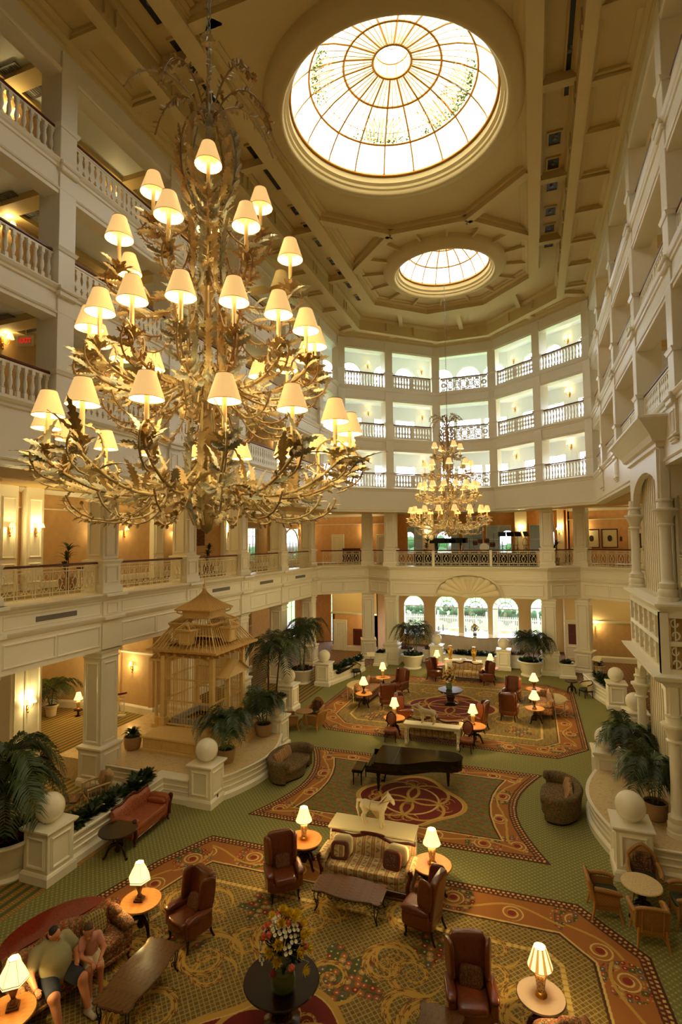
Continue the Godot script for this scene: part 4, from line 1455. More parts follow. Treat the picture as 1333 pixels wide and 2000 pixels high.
	# iron railings
	for k in range(2, 8):
		iron_railing(Vector3(-10.25, MEZ, COLZ[k] - 0.46), Vector3(-10.25, MEZ, COLZ[k + 1] + 0.46), "white scrolled iron railing with wooden handrail, left balcony, %s bay from the camera" % ORD[k - 2])
	for k in range(5, 8):
		iron_railing(Vector3(10.25, MEZ, COLZ[k] - 0.46), Vector3(10.25, MEZ, COLZ[k + 1] + 0.46), "white scrolled iron railing with wooden handrail, right balcony, %s bay behind the tower" % ORD[k - 5])
	for q in [[-9.8, -35.05, -7.6, -36.8, "left of the far balcony, wide oblique bay"], [-6.7, -37.0, -5.4, -36.0, "left of the far balcony, short return bay"], [-4.55, -35.65, 4.55, -35.65, "across the far balcony before the piano"], [5.4, -36.0, 6.7, -37.0, "right of the far balcony, short return bay"], [7.6, -36.8, 9.8, -35.05, "right of the far balcony, wide oblique bay"]]:
		iron_railing(Vector3(q[0], MEZ, q[1]), Vector3(q[2], MEZ, q[3]), "white scrolled iron railing with wooden handrail, " + q[4])
	for x in [-2.05, 1.65]:
		b = B.new()
		b.cbox(Vector3(0, 0.53, 0), Vector3(0.16, 1.06, 0.14), 0.01)
		var p := struct("railing_column", b, "white_paint")
		p.position = Vector3(x, MEZ, -35.6)
	# scallop shell relief over the desk arches
	var shell := thing("scallop_relief", "large carved scallop shell relief on the far balcony band above the desk", "relief", Vector3(0.2, 4.72, -35.33))
	for k in 11:
		var a := PI * (k + 0.5) / 11.0
		b = B.new()
		var R := 1.35 + 0.62 * absf(cos(a))
		var rows := []
		for i in 7:
			var f := i / 6.0
			var row := PackedVector3Array()
			for j in 7:
				var g := (j - 3) / 3.0
				var an := a + g * PI / 22.0
				var rr := 0.25 + (R - 0.25) * f * (1.0 - 0.06 * g * g * f)
				row.append(Vector3(cos(an) * rr, sin(an) * rr * 0.86, 0.04 + 0.16 * f * (1.0 - g * g)))
			rows.append(row)
		b.sheet(rows)
		obj("flute", b, "cream_paint", shell)
	b = B.new()
	b.soft(Vector3(0, 0.06, 0.12), Vector3(0.9, 0.3, 0.2), 0.7)
	obj("hinge", b, "cream_paint", shell)
	b = B.new()
	var arcp := []
	for k in 25: arcp.append(Vector3(cos(PI * k / 24.0) * 2.15, sin(PI * k / 24.0) * 1.42, 0.03))
	b.tube(arcp, 0.07, 6)
	obj("rim", b, "cream_paint", shell)
	mezzanine_rooms()

func picture(at: Vector3, turn: float, w: float, h: float, label: String) -> void:
	var o := thing("framed_picture", label, "picture", at, turn)
	var b := B.new()
	b.sweep([Vector3(-w / 2, -h / 2, 0.03), Vector3(w / 2, -h / 2, 0.03), Vector3(w / 2, h / 2, 0.03), Vector3(-w / 2, h / 2, 0.03)], V2([-0.03, -0.03, -0.03, 0.02, 0.03, 0.015, 0.03, -0.03]), Vector3.BACK, true)
	obj("frame", b, "mahogany", o)
	b = B.new()
	b.box(Vector3(0, 0, 0.015), Vector3(w - 0.04, h - 0.04, 0.01))
	obj("mount", b, "paper", o)
	b = B.new()
	b.soft(Vector3(0, 0, 0.024), Vector3(w * 0.3, h * 0.34, 0.012), 0.8)
	obj("print", b, "print_dark", o)

func door(num: int, at: Vector3, turn: float, w: float, h: float, m: String) -> void:
	var o := Node3D.new()
	o.name = "door_%d" % num
	add_child(o)
	o.set_meta("kind", "structure")
	o.position = at
	o.rotation.y = turn
	var b := B.new()
	b.cbox(Vector3(0, h / 2, 0.02), Vector3(w, h, 0.05), 0.008)
	for y in [[0.15, 0.75], [0.95, h - 0.15]]:
		for x in [-1, 1]: frame(b, Vector3(x * w / 4 - w * 0.17, y[0], 0.045), Vector3.RIGHT, Vector3.UP, w * 0.34, y[1] - y[0], SMALL_PANEL)
	obj("leaf", b, m, o)
	b = B.new()
	b.sweep([Vector3(-w / 2, 0, 0.02), Vector3(-w / 2, h, 0.02), Vector3(w / 2, h, 0.02), Vector3(w / 2, 0, 0.02)], V2([0.0, 0.0, 0.0, 0.06, -0.1, 0.07, -0.14, 0.0]), Vector3.BACK)
	b.sweep([Vector3(-w / 2, 0, 0.02), Vector3(-w / 2, h, 0.02), Vector3(w / 2, h, 0.02), Vector3(w / 2, 0, 0.02)], V2([0.0, 0.0, 0.0, 0.06, 0.1, 0.07, 0.14, 0.0]), Vector3.BACK)
	obj("casing", b, "white_paint", o)
	b = B.new()
	b.ball(Vector3(w * 0.4, h * 0.46, 0.08), Vector3(0.06, 0.06, 0.06), 8, 6)
	obj("knob", b, "brass", o)

func tall_window(num: int, at: Vector3, turn: float, w: float, h: float, arch: bool, cols: int, rows: int, y0: float, depth := 0.06) -> void:
	# casement with its own sash bars, standing in a wall opening
	var o := Node3D.new()
	o.name = "window_%d" % num
	add_child(o)
	o.set_meta("kind", "structure")
	o.position = at + Vector3.UP * y0
	o.rotation.y = turn
	var b := B.new()
	var outline := [Vector3(-w / 2, 0, 0), Vector3(w / 2, 0, 0)]
	if arch:
		for i in 17: outline.append(Vector3(cos(PI * i / 16) * w / 2, h - w / 2 + sin(PI * i / 16) * w / 2, 0))
	else: outline.append_array([Vector3(w / 2, h, 0), Vector3(-w / 2, h, 0)])
	b.sweep(outline, V2([-0.05, -depth, 0.05, -depth, 0.05, depth, -0.05, depth, -0.05, -depth]), Vector3.BACK, true)
	obj("frame", b, "white_paint", o)
	for i in range(1, cols):
		b = B.new()
		b.box(Vector3(-w / 2 + w * i / cols, h / 2, 0), Vector3(0.035, h - 0.06, 0.04))
		obj("muntin", b, "white_paint", o)
	for i in range(1, rows):
		b = B.new()
		b.box(Vector3(0, h * i / rows, 0), Vector3(w, 0.035, 0.04))
		obj("muntin", b, "white_paint", o)
	b = B.new()
	var poly := []
	for q in outline: poly.append(Vector2(q.x, q.y))
	b.board(poly, -0.006, 0.0)
	obj("pane", b, "window_pane", o)

func mezzanine_rooms() -> void:
	# left: papered wall with pilasters, sconces and far windows
	var b := B.new()
	wall(b, Vector2(-14, 8.3), Vector2(-14, -46), MEZ, 10.6, 0.25, [[39.6, 41.6, 7.0, 9.4], [45.8, 48.9, 6.9, 9.4]])
	struct("wall_left", b, "wallpaper")
	b = B.new()
	b.sweep(V3(V2([-14, 8, -14, -46]), 9.75), V2([0, 0, -0.04, 0.0, -0.04, 0.05, 0, 0.06]))
	b.sweep(V3(V2([-14, 8, -14, -46]), 10.35), V2([0, 0, -0.05, 0.02, -0.2, 0.18, 0, 0.2]))
	b.sweep(V3(V2([-14, 8, -14, -46]), MEZ), V2([0, 0, -0.04, 0.0, -0.04, 0.25, 0, 0.28]))
	struct("trim_14", b, "white_paint")
	for z in [-10.4, -14.1, -15.2, -22.4, -28.9, -35.5]:
		b = B.new()
		b.cbox(Vector3(-13.9, 8.6, z), Vector3(0.35, 3.95, 0.78), 0.02)
		frame(b, Vector3(-13.72, 7.9, z + 0.25), Vector3(0, 0, -1), Vector3.UP, 0.5, 2.2, PANEL)
		frame(b, Vector3(-13.72, 6.95, z + 0.25), Vector3(0, 0, -1), Vector3.UP, 0.5, 0.7, PANEL)
		struct("trim_15", b, "white_paint")
	var names := ["small sconce on the outer pilaster near the left edge, second storey", "bright double sconce on the white pilaster left of the potted dragon tree", "sconce on the tan wall right of the potted dragon tree", "sconce beside the second balcony column of the left side", "sconce half hidden by the near chandelier tips, second storey", "bright double sconce beside the tall plant on the second storey left wall", "sconce between the two far left windows, second storey", "sconce before the far left arched windows, second storey"]
	var zz := [-14.1, -15.2, -18.3, -20.2, -23.9, -28.9, -35.5, -40.6]
	for i in 8:
		sconce(names[i], Vector3(-13.7 if i in [0, 1, 5, 6] else -13.98, 9.0, zz[i]), PI / 2, i in [1, 5], 0.75)
	for i in 4: added_downlight(Vector3(-12.2, 10.54, -6.0 - 4.6 * i), 1.0, "over the left second storey gallery, %s from the camera" % ORD[i])
	tall_window(201, Vector3(-14.1, MEZ, -32.3), PI / 2, 1.9, 2.3, false, 4, 4, 0.4)
	tall_window(202, Vector3(-14.1, MEZ, -39.05), PI / 2, 3.0, 2.4, true, 5, 4, 0.35)
	# far left: oblique lobby wall with door and brown cabinet
	b = B.new()
	wall(b, Vector2(-14, -41), Vector2(-6.2, -41), MEZ, 10.6, 0.25, [])
	wall(b, Vector2(6.6, -41), Vector2(14.5, -41), MEZ, 10.6, 0.25, [])
	struct("wall_far", b, "peach_wall")
	b = B.new()
	for x in [[-14.0, -6.2], [6.6, 14.5]]:
		b.sweep(V3(V2([x[0], -41, x[1], -41]), 9.7), V2([0, 0, -0.05, 0.0, -0.06, 0.06, 0, 0.07]))
		b.sweep(V3(V2([x[0], -41, x[1], -41]), 10.35), V2([0, 0, -0.05, 0.02, -0.2, 0.18, 0, 0.2]))
	struct("trim_16", b, "white_paint")
	door(1, Vector3(-10.8, MEZ, -40.97), 0, 0.85, 2.15, "white_paint")
	door(2, Vector3(-7.0, MEZ, -40.97), 0, 0.8, 2.1, "white_paint")
	door(3, Vector3(11.0, MEZ, -40.97), 0, 0.95, 2.2, "red_door")
	var cab := thing("wall_cabinet", "brown wooden cabinet against the peach wall at far left, second storey", "cabinet", Vector3(-9.5, MEZ, -40.75))
	b = B.new(); b.cbox(Vector3(0, 0.55, 0), Vector3(1.5, 1.1, 0.45), 0.01); obj("body", b, "mahogany", cab)
	b = B.new(); b.cbox(Vector3(0, 1.12, 0.01), Vector3(1.6, 0.05, 0.5), 0.012); obj("top", b, "dark_wood", cab)
	for s in [-1, 1]:
		b = B.new(); b.cbox(Vector3(0.37 * s, 0.55, 0.235), Vector3(0.68, 0.95, 0.03), 0.01); obj("door", b, "mahogany", cab)
	picture(Vector3(8.1, 8.4, -40.98), 0, 0.95, 1.25, "framed print with wide pale mount on the peach wall, left one of the pair")
	picture(Vector3(9.25, 8.4, -40.98), 0, 0.95, 1.25, "framed print with wide pale mount beside the thermostat plate, nearer the dark door")
	sconce("small sconce left of the two framed prints, second storey far right", Vector3(7.6, 9.1, -40.98), 0, false, 0.9)
	sconce("small sconce near the white door at far left, second storey", Vector3(-8.4, 9.1, -40.98), 0, false, 0.9)
	added_downlight(Vector3(10.5, 10.54, -38.5), 1.4, "before the two framed prints"); added_downlight(Vector3(-10.5, 10.54, -38.5), 1.0, "before the far left white door")
	b = B.new(); b.cbox(Vector3(0, 0, 0.01), Vector3(0.14, 0.3, 0.02), 0.004)
	var sw := thing("wall_plate", "small dark control plate on the peach wall right of the framed prints", "switch", Vector3(9.95, 8.35, -40.98))
	obj("plate", b, "handrail_wood", sw)
	b = B.new(); b.cbox(Vector3(0, 0.06, 0.022), Vector3(0.06, 0.06, 0.01), 0.003); b.cbox(Vector3(0, -0.06, 0.022), Vector3(0.06, 0.06, 0.01), 0.003)
	obj("button", b, "vent_metal", sw)
	# lounge behind the bandstand
	b = B.new()
	wall(b, Vector2(-6.2, -43), Vector2(6.6, -43), MEZ, 10.6, 0.25, [[0.7, 2.0, 7.3, 9.5], [3.0, 4.9, 7.3, 9.5], [5.2, 6.8, 7.3, 9.5], [7.0, 8.9, 7.3, 9.5], [10.2, 12.0, 7.3, 9.5]])
	wall(b, Vector2(-6.2, -41), Vector2(-6.2, -43), MEZ, 10.6, 0.1, [])
	wall(b, Vector2(6.6, -43), Vector2(6.6, -41), MEZ, 10.6, 0.1, [])
	struct("wall_far", b, "peach_wall")
	# the pale blue lounge that shows through these openings
	b = B.new()
	wall(b, Vector2(-7.5, -45.7), Vector2(7.8, -45.7), MEZ, 10.6, 0.1, [[1.2, 2.0, 7.4, 9.1, 0.4], [4.0, 5.2, 7.4, 9.1, 0.6], [9.2, 10.4, 7.4, 9.1, 0.6], [12.6, 13.4, 7.4, 9.1, 0.4]])
	wall(b, Vector2(-7.5, -43), Vector2(-7.5, -45.7), MEZ, 10.6, 0.1, [])
	wall(b, Vector2(7.8, -45.7), Vector2(7.8, -43), MEZ, 10.6, 0.1, [])
	struct("wall_far", b, "lounge_blue")
	var wx := [[-4.85, 1.3], [-2.25, 1.9], [-0.2, 1.6], [1.75, 1.9], [4.9, 1.8]]
	for i in 5: tall_window(210 + i, Vector3(wx[i][0], 7.3, -43.1), 0, wx[i][1], 2.2, false, 2, 2, 0)
	for x in [-3.7, 3.4, 6.2]:
		b = B.new()
		b.cbox(Vector3(x, 8.6, -42.8), Vector3(0.9 if x != 6.2 else 0.5, 3.9, 0.35), 0.02)
		struct("trim_17", b, "cream_paint")
	sconce("double sconce on the pier left of the bandstand piano", Vector3(-3.7, 9.05, -42.6), 0, true, 1.0)
	sconce("double sconce on the pier right of the drum kit", Vector3(3.4, 9.05, -42.6), 0, true, 1.0)
	sconce("double sconce behind the dark plant at the right end of the bandstand", Vector3(6.1, 9.05, -42.6), 0, true, 1.0)
	added_downlight(Vector3(0, 10.54, -39), 1.6, "over the bandstand")

func build_lobby_walls() -> void:
	# left corridor: papered alcove walls, rail and wainscot
	var b := B.new()
	wall(b, Vector2(-20.6, -12), Vector2(-20.6, -21.2), 0, 5.3, 0.25, [])
	wall(b, Vector2(-20.6, -21.0), Vector2(-15.6, -21.8), 0, 5.3, 0.25, [])
	wall(b, Vector2(-15.7, -21.9), Vector2(-13.4, -21.6), 0, 5.3, 0.25, [])
	wall(b, Vector2(-13.4, -21.6), Vector2(-13.2, -31.0), 0, 5.3, 0.25, [])
	wall(b, Vector2(-20.6, -8), Vector2(-20.6, -12), 0, 5.3, 0.25, [])
	struct("wall_left", b, "wallpaper")
	b = B.new()
	var sk := V2([0, 0, -0.06, 0, -0.06, 0.3, -0.03, 0.36, 0, 0.4])
	b.sweep(V3(V2([-20.6, -8, -20.6, -21.0, -15.6, -21.8]), 0), sk)
	b.sweep(V3(V2([-15.7, -21.9, -13.4, -21.6, -13.2, -31]), 0), sk)
	struct("baseboard_left", b, "white_paint")
	b = B.new()
	b.sweep(V3(V2([-15.7, -21.9, -13.4, -21.6, -13.2, -31]), 2.9), V2([0, 0, -0.05, 0, -0.07, 0.08, 0, 0.1]))
	b.sweep(V3(V2([-20.6, -8, -20.6, -21.0, -15.6, -21.8]), 4.6), V2([0, 0, -0.05, 0, -0.07, 0.08, 0, 0.1]))
	struct("trim_18", b, "white_paint")
	# the big panelled pier with a double sconce
	b = B.new()
	for q in [[-13.9, -14.6, 1.3], [-13.9, -9.2, 1.3]]:
		b.cbox(Vector3(q[0], 2.6, q[1]), Vector3(1.3, 5.2, q[2]), 0.02)
		for e in [-0.3, 0.3]: frame(b, Vector3(q[0] + 0.65, 1.3, q[1] + e + 0.22), Vector3(0, 0, -1), Vector3.UP, 0.44, 3.2, PANEL)
		frame(b, Vector3(q[0] - 0.5, 1.3, q[1] - 0.65), Vector3(1, 0, 0), Vector3.UP, 0.9, 3.2, PANEL)
		b.sweep(V3(V2([q[0] - 0.65, q[1] + 0.65, q[0] + 0.65, q[1] + 0.65, q[0] + 0.65, q[1] - 0.65, q[0] - 0.65, q[1] - 0.65]), 0), sk, Vector3.UP, true)
	struct("trim_19", b, "white_paint")
	sconce("bright double sconce on the panelled pier behind the left palm, lobby level", Vector3(-13.24, 2.62, -14.6), PI / 2, true, 1.2)
	sconce("single sconce on the tan wall behind the birdcage pavilion, lobby level", Vector3(-14.75, 2.3, -21.76), 0.1, false, 1.0)
	sconce("single sconce on the curved alcove wall above the demilune table", Vector3(-16.4, 2.6, -21.6), 0.15, false, 1.2)
	added_downlight(Vector3(-17.5, 5.19, -18.0), 4.5, "over the papered alcove"); added_downlight(Vector3(-14.0, 5.19, -18.5), 1.5, "over the stair rail"); added_downlight(Vector3(-17, 5.19, -12.5), 2.0, "over the left corridor")
	# stair rail beside the tan wall
	var o := thing("stair_rail", "white scrolled stair rail with red handrail against the tan wall beside the birdcage", "railing", Vector3(-15.7, 0.0, -20.4), 0.55)
	obj("scrollwork", iron_panel(1.3), "iron_white", o)
	b = B.new(); b.cbox(Vector3(0.65, 1.06, 0), Vector3(1.5, 0.08, 0.12), 0.02, Basis(Vector3.BACK, 0.12)); obj("handrail", b, "handrail_wood", o)
	b = B.new(); b.cbox(Vector3(0.65, 0.06, 0), Vector3(1.4, 0.12, 0.14), 0.02); obj("base_rail", b, "white_paint", o)
	# further left: wall between corridor columns, garden door and window
	b = B.new()
	wall(b, Vector2(-13.2, -31.0), Vector2(-15.2, -34.0), 0, 5.3, 0.2, [])
	wall(b, Vector2(-15.2, -34.0), Vector2(-15.2, -46), 0, 5.3, 0.2, [[4.5, 9.6, 0.2, 4.2, 1.4]])
	struct("wall_left", b, "wallpaper")
	tall_window(220, Vector3(-15.3, 0, -41.05), PI / 2, 5.0, 3.9, true, 5, 3, 0.25)
	b = B.new()
	wall(b, Vector2(-15.2, -42.0), Vector2(-12.0, -42.0), 0, 5.3, 0.2, [])
	wall(b, Vector2(-12.0, -42.0), Vector2(-10.6, -42.0), 0, 5.3, 0.2, [[0.1, 1.3, 0.05, 4.2]])
	wall(b, Vector2(-10.6, -42.0), Vector2(-10.6, -39.0), 0, 5.3, 0.2, [])
	wall(b, Vector2(-10.6, -39.0), Vector2(-7.0, -39.0), 0, 5.3, 0.2, [])
	wall(b, Vector2(-7.0, -39.0), Vector2(-7.0, -43.0), 0, 5.3, 0.2, [])
	struct("wall_far", b, "peach_wall")
	tall_window(221, Vector3(-11.3, 0, -42.1), 0, 1.2, 4.1, false, 2, 4, 0.05)
	b = B.new()
	b.sweep(V3(V2([-10.6, -42, -10.6, -39.0, -7.0, -39.0]), 0), sk)
	b.sweep(V3(V2([-10.6, -42, -10.6, -39.0, -7.0, -39.0]), 2.75), V2([0, 0, -0.05, 0, -0.12, 0.1, -0.12, 0.16, 0, 0.18]))
	struct("baseboard_far", b, "white_paint")
	b = B.new(); b.box(Vector3(-8.8, 4.0, -38.96), Vector3(3.6, 2.4, 0.05)); struct("wall_far", b, "wall_cream")
	door(4, Vector3(-9.95, 0, -38.97), 0, 0.85, 2.2, "white_paint")
	var pn := thing("wall_panel", "dark red wooden panel with brass knob low on the peach wall at far left", "panel", Vector3(-8.35, 1.1, -38.95))
	b = B.new(); b.cbox(Vector3(0, 0, 0.04), Vector3(1.05, 1.2, 0.1), 0.015); frame(b, Vector3(-0.42, -0.5, 0.09), Vector3.RIGHT, Vector3.UP, 0.84, 1.0, SMALL_PANEL); obj("leaf", b, "handrail_wood", pn)
	b = B.new(); b.ball(Vector3(0.36, 0, 0.13), Vector3(0.08, 0.08, 0.06), 8, 5); obj("knob", b, "brass", pn)
	sconce("tiny sconce on the peach wall left of the far desk, lobby level", Vector3(-7.35, 2.3, -38.97), 0, false, 1.2)
	added_downlight(Vector3(-9, 5.19, -37.0), 1.4, "before the dark red wall panel"); added_downlight(Vector3(-12.5, 5.19, -36), 1.0, "near the garden door")
	# far right: tan wall, doors, wainscot
	b = B.new()
	wall(b, Vector2(6.2, -40.5), Vector2(12.2, -40.5), 0, 5.3, 0.2, [])
	wall(b, Vector2(12.2, -40.5), Vector2(14.2, -37.5), 0, 5.3, 0.2, [])
	wall(b, Vector2(14.2, -37.5), Vector2(15.5, -20), 0, 5.3, 0.2, [])
	struct("wall_right", b, "wallpaper")
	b = B.new()
	b.box(Vector3(9.2, 3.95, -40.44), Vector3(6.0, 2.6, 0.06))
	struct("wall_right", b, "wall_cream")
	b = B.new()
	b.sweep(V3(V2([6.2, -40.5, 12.2, -40.5, 14.2, -37.5, 15.5, -20]), 0), sk)
	b.sweep(V3(V2([6.2, -40.5, 12.2, -40.5, 14.2, -37.5, 15.5, -20]), 2.62), V2([0, 0, -0.06, 0, -0.12, 0.1, -0.12, 0.16, 0, 0.18]))
	b.box(Vector3(6.9, 0.55, -40.4), Vector3(1.5, 1.1, 0.1))
	frame(b, Vector3(6.3, 0.2, -40.34), Vector3.RIGHT, Vector3.UP, 1.2, 0.75, PANEL)
	struct("baseboard_right", b, "white_paint")
	door(5, Vector3(6.75, 0.9, -40.46), 0, 1.0, 1.7, "handrail_wood")
	door(6, Vector3(11.4, 0, -40.46), 0, 1.1, 2.2, "red_door")
	sconce("tiny sconce right of the far right column above the folded sign, lobby level", Vector3(8.1, 2.45, -40.46), 0, false, 1.2)
	added_downlight(Vector3(10, 5.19, -37.8), 1.6, "before the far right tan wall"); added_downlight(Vector3(12.5, 5.19, -28), 1.6, "over the right corridor behind the tower"); added_downlight(Vector3(12.8, 5.19, -14), 1.5, "over the right corridor beside the tower")
	# window wall behind the desk
	b = B.new()
	var holes := [[1.1, 2.85, 0.75, 3.95, 0.87], [3.65, 5.6, 1.05, 4.0, 0.97], [5.9, 7.85, 1.05, 4.0, 0.97], [8.1, 10.1, 1.05, 4.0, 0.97], [10.9, 12.5, 0.75, 3.95, 0.8]]
	wall(b, Vector2(-7.0, -43.0), Vector2(6.2, -43.0), 0, 5.3, 0.3, holes)
	wall(b, Vector2(6.2, -43.0), Vector2(6.2, -40.5), 0, 5.3, 0.2, [])
	struct("wall_far", b, "wall_cream")
	for i in 5:
		var h: Array = holes[i]
		var c: float = -7.0 + (h[0] + h[1]) / 2
		fan_window(231 + i, Vector3(c, h[2], -43.15), h[1] - h[0], h[3] - h[2], i in [1, 2, 3])
	added_downlight(Vector3(0, 5.19, -40.5), 1.0, "over the reception desk")

func fan_window(num: int, at: Vector3, w: float, h: float, fan: bool) -> void:
	var o := Node3D.new()
	o.name = "window_%d" % num
	add_child(o)
	o.set_meta("kind", "structure")
	o.position = at
	var r := w / 2
	var outline := [Vector3(-r, 0, 0), Vector3(r, 0, 0)]
	for i in 17: outline.append(Vector3(cos(PI * i / 16) * r, h - r + sin(PI * i / 16) * r, 0))
	var b := B.new()
	b.sweep(outline, V2([-0.05, -0.12, 0.06, -0.12, 0.06, 0.14, -0.05, 0.14, -0.05, -0.12]), Vector3.BACK, true)
	b.box(Vector3(0, h - r, 0), Vector3(w, 0.07, 0.08))
	obj("frame", b, "white_paint", o)
	if fan:
		for q in [0.25, 0.52]:
			b = B.new()
			var arc := []
			for i in 13: arc.append(Vector3(cos(PI * i / 12) * r * q, h - r + sin(PI * i / 12) * r * q, 0))
			b.tube(arc, 0.025, 4)
			obj("muntin", b, "vent_metal", o)
		for i in range(1, 6):
			b = B.new()
			var a := PI * i / 6
			b.tube([Vector3(cos(a) * r * 0.25, h - r + sin(a) * r * 0.25, 0), Vector3(cos(a) * r, h - r + sin(a) * r, 0)], 0.02, 4)
			obj("muntin", b, "vent_metal", o)
	b = B.new()
	var poly := []
	for q in outline: poly.append(Vector2(q.x, q.y))
	b.board(poly, -0.006, 0.0)
	obj("pane", b, "window_pane", o)
	b = B.new()
	b.cbox(Vector3(0, -0.05, 0.1), Vector3(w + 0.2, 0.09, 0.4), 0.02)
	obj("sill", b, "white_paint", o)

func build_outside() -> void:
	var b := B.new()
	b.slab(V2([-90, -46.2, 90, -46.2, 90, -150, -90, -150]), -0.6, -0.05)
	b.slab(V2([-90, -46.2, -22.4, -46.2, -22.4, 20, -90, 20]), -0.6, -0.05)
	struct("lawn", b, "lawn")
	b = B.new()
	b.slab(V2([-30, -43.3, 30, -43.3, 30, -51.8, -30, -51.8]), -0.04, 0.0)
	struct("path", b, "terrace_stone")
	b = B.new()
	b.slab(V2([-90, -70, 90, -66, 90, -70, -90, -75]), -0.04, 0.0)
	struct("path", b, "path_grey")
	# terrace posts and roof edge outside the far windows
	b = B.new()
	for x in [-7.6, -2.2, 0.9, 3.6, 8.2]: b.cbox(Vector3(x, 2.3, -50), Vector3(0.42, 4.6, 0.42), 0.02)
	struct("trim_20", b, "white_paint")
	# picket fence along the terrace
	var f := thing("picket_fence", "white picket fence along the terrace outside the far arched windows", "fence", Vector3(-9, 0, -51.5))
	b = B.new()
	for y in [0.35, 1.0]: b.box(Vector3(9, y, 0), Vector3(18, 0.08, 0.05))
	obj("rail", b, "white_paint", f)
	var pk := B.new()
	pk.board(V2([-0.045, 0.05, 0.045, 0.05, 0.045, 1.2, 0, 1.3, -0.045, 1.2]), 0, 0.03)
	var pm := pk.mesh()
	for i in 110:
		var m := obj("picket", pm, "white_paint", f)
		m.position = Vector3(0.08 + i * 0.165, 0, 0.03)
	for i in 5:
		b = B.new()
		b.cbox(Vector3(i * 4.5, 0.75, 0), Vector3(0.16, 1.5, 0.16), 0.015)
		b.ball(Vector3(i * 4.5, 1.58, 0), Vector3(0.18, 0.18, 0.18), 8, 6)
		obj("post", b, "white_paint", f)
	# clipped hedge beyond the fence and trees past the lawn
	var rng := RandomNumberGenerator.new()
	rng.seed = 9
	b = B.new()
	for i in 420:
		b.ball(Vector3(rng.randf_range(-14, 14), rng.randf_range(0.3, 1.5), -54.5 + rng.randf_range(-0.6, 0.6)), Vector3.ONE * rng.randf_range(0.4, 0.8), 6, 4)
	var hd := tag(obj("hedge", b, "hedge"), "clipped dark green hedge beyond the white picket fence", "hedge")
	hd.set_meta("kind", "stuff")
	for i in 9:
		var t := thing("garden_tree", "leafy green tree past the lawn outside, %s along the row" % ORD[i], "tree", Vector3(-48 + i * 12 + rng.randf_range(-3, 3), 0, -92 + rng.randf_range(-5, 5)), 0, "trees past the lawn")
		b = B.new(); b.tube([Vector3.ZERO, Vector3(0.1, 2.5, 0)], 0.25, 6); obj("trunk", b, "trunk_brown", t)
		b = B.new()
		for k in 40: b.ball(Vector3(rng.randfn(0, 1.8), 5 + rng.randfn(0, 1.4), rng.randfn(0, 1.5)), Vector3.ONE * rng.randf_range(1.2, 2.4), 6, 4)
		obj("crown", b, "hedge", t)
# ---------------------------------------------------------------- platforms, pedestals and globes
func ring_at(s: float, y: float) -> Array:
	return V3(V2([-s / 2, s / 2, s / 2, s / 2, s / 2, -s / 2, -s / 2, -s / 2]), y)

func pedestal_mesh() -> ArrayMesh:
	var b := B.new()
	var h := 1.24
	b.cbox(Vector3(0, h / 2, 0), Vector3(0.8, h, 0.8), 0.01)
	b.sweep(ring_at(0.8, 0), [Vector2(0, 0), Vector2(-0.06, 0), Vector2(-0.06, 0.2), Vector2(-0.03, 0.25), Vector2(0, 0.27)], Vector3.UP, true)
	b.sweep(ring_at(0.8, h), [Vector2(0.4, 0.06), Vector2(-0.07, 0.06), Vector2(-0.08, 0.03), Vector2(-0.07, 0.0), Vector2(-0.03, -0.05), Vector2(0, -0.07)], Vector3.UP, true)
	for k in 4:
		var r := Vector3.RIGHT.rotated(Vector3.UP, k * PI / 2)
		frame(b, r.cross(Vector3.UP) * 0.4 - r * 0.27 + Vector3.UP * 0.38, r, Vector3.UP, 0.54, 0.7, PANEL)
	return b.mesh()

const WALLPROF := [Vector2(0.34, 0.0), Vector2(-0.1, 0.0), Vector2(-0.1, 0.16), Vector2(-0.06, 0.2), Vector2(-0.03, 0.24), Vector2(-0.03, 0.34), Vector2(-0.06, 0.37), Vector2(-0.03, 0.4), Vector2(-0.03, 0.5), Vector2(-0.06, 0.53), Vector2(-0.03, 0.56), Vector2(-0.03, 0.66), Vector2(-0.07, 0.69), Vector2(-0.08, 0.75), Vector2(-0.05, 0.77), Vector2(0.34, 0.77)]

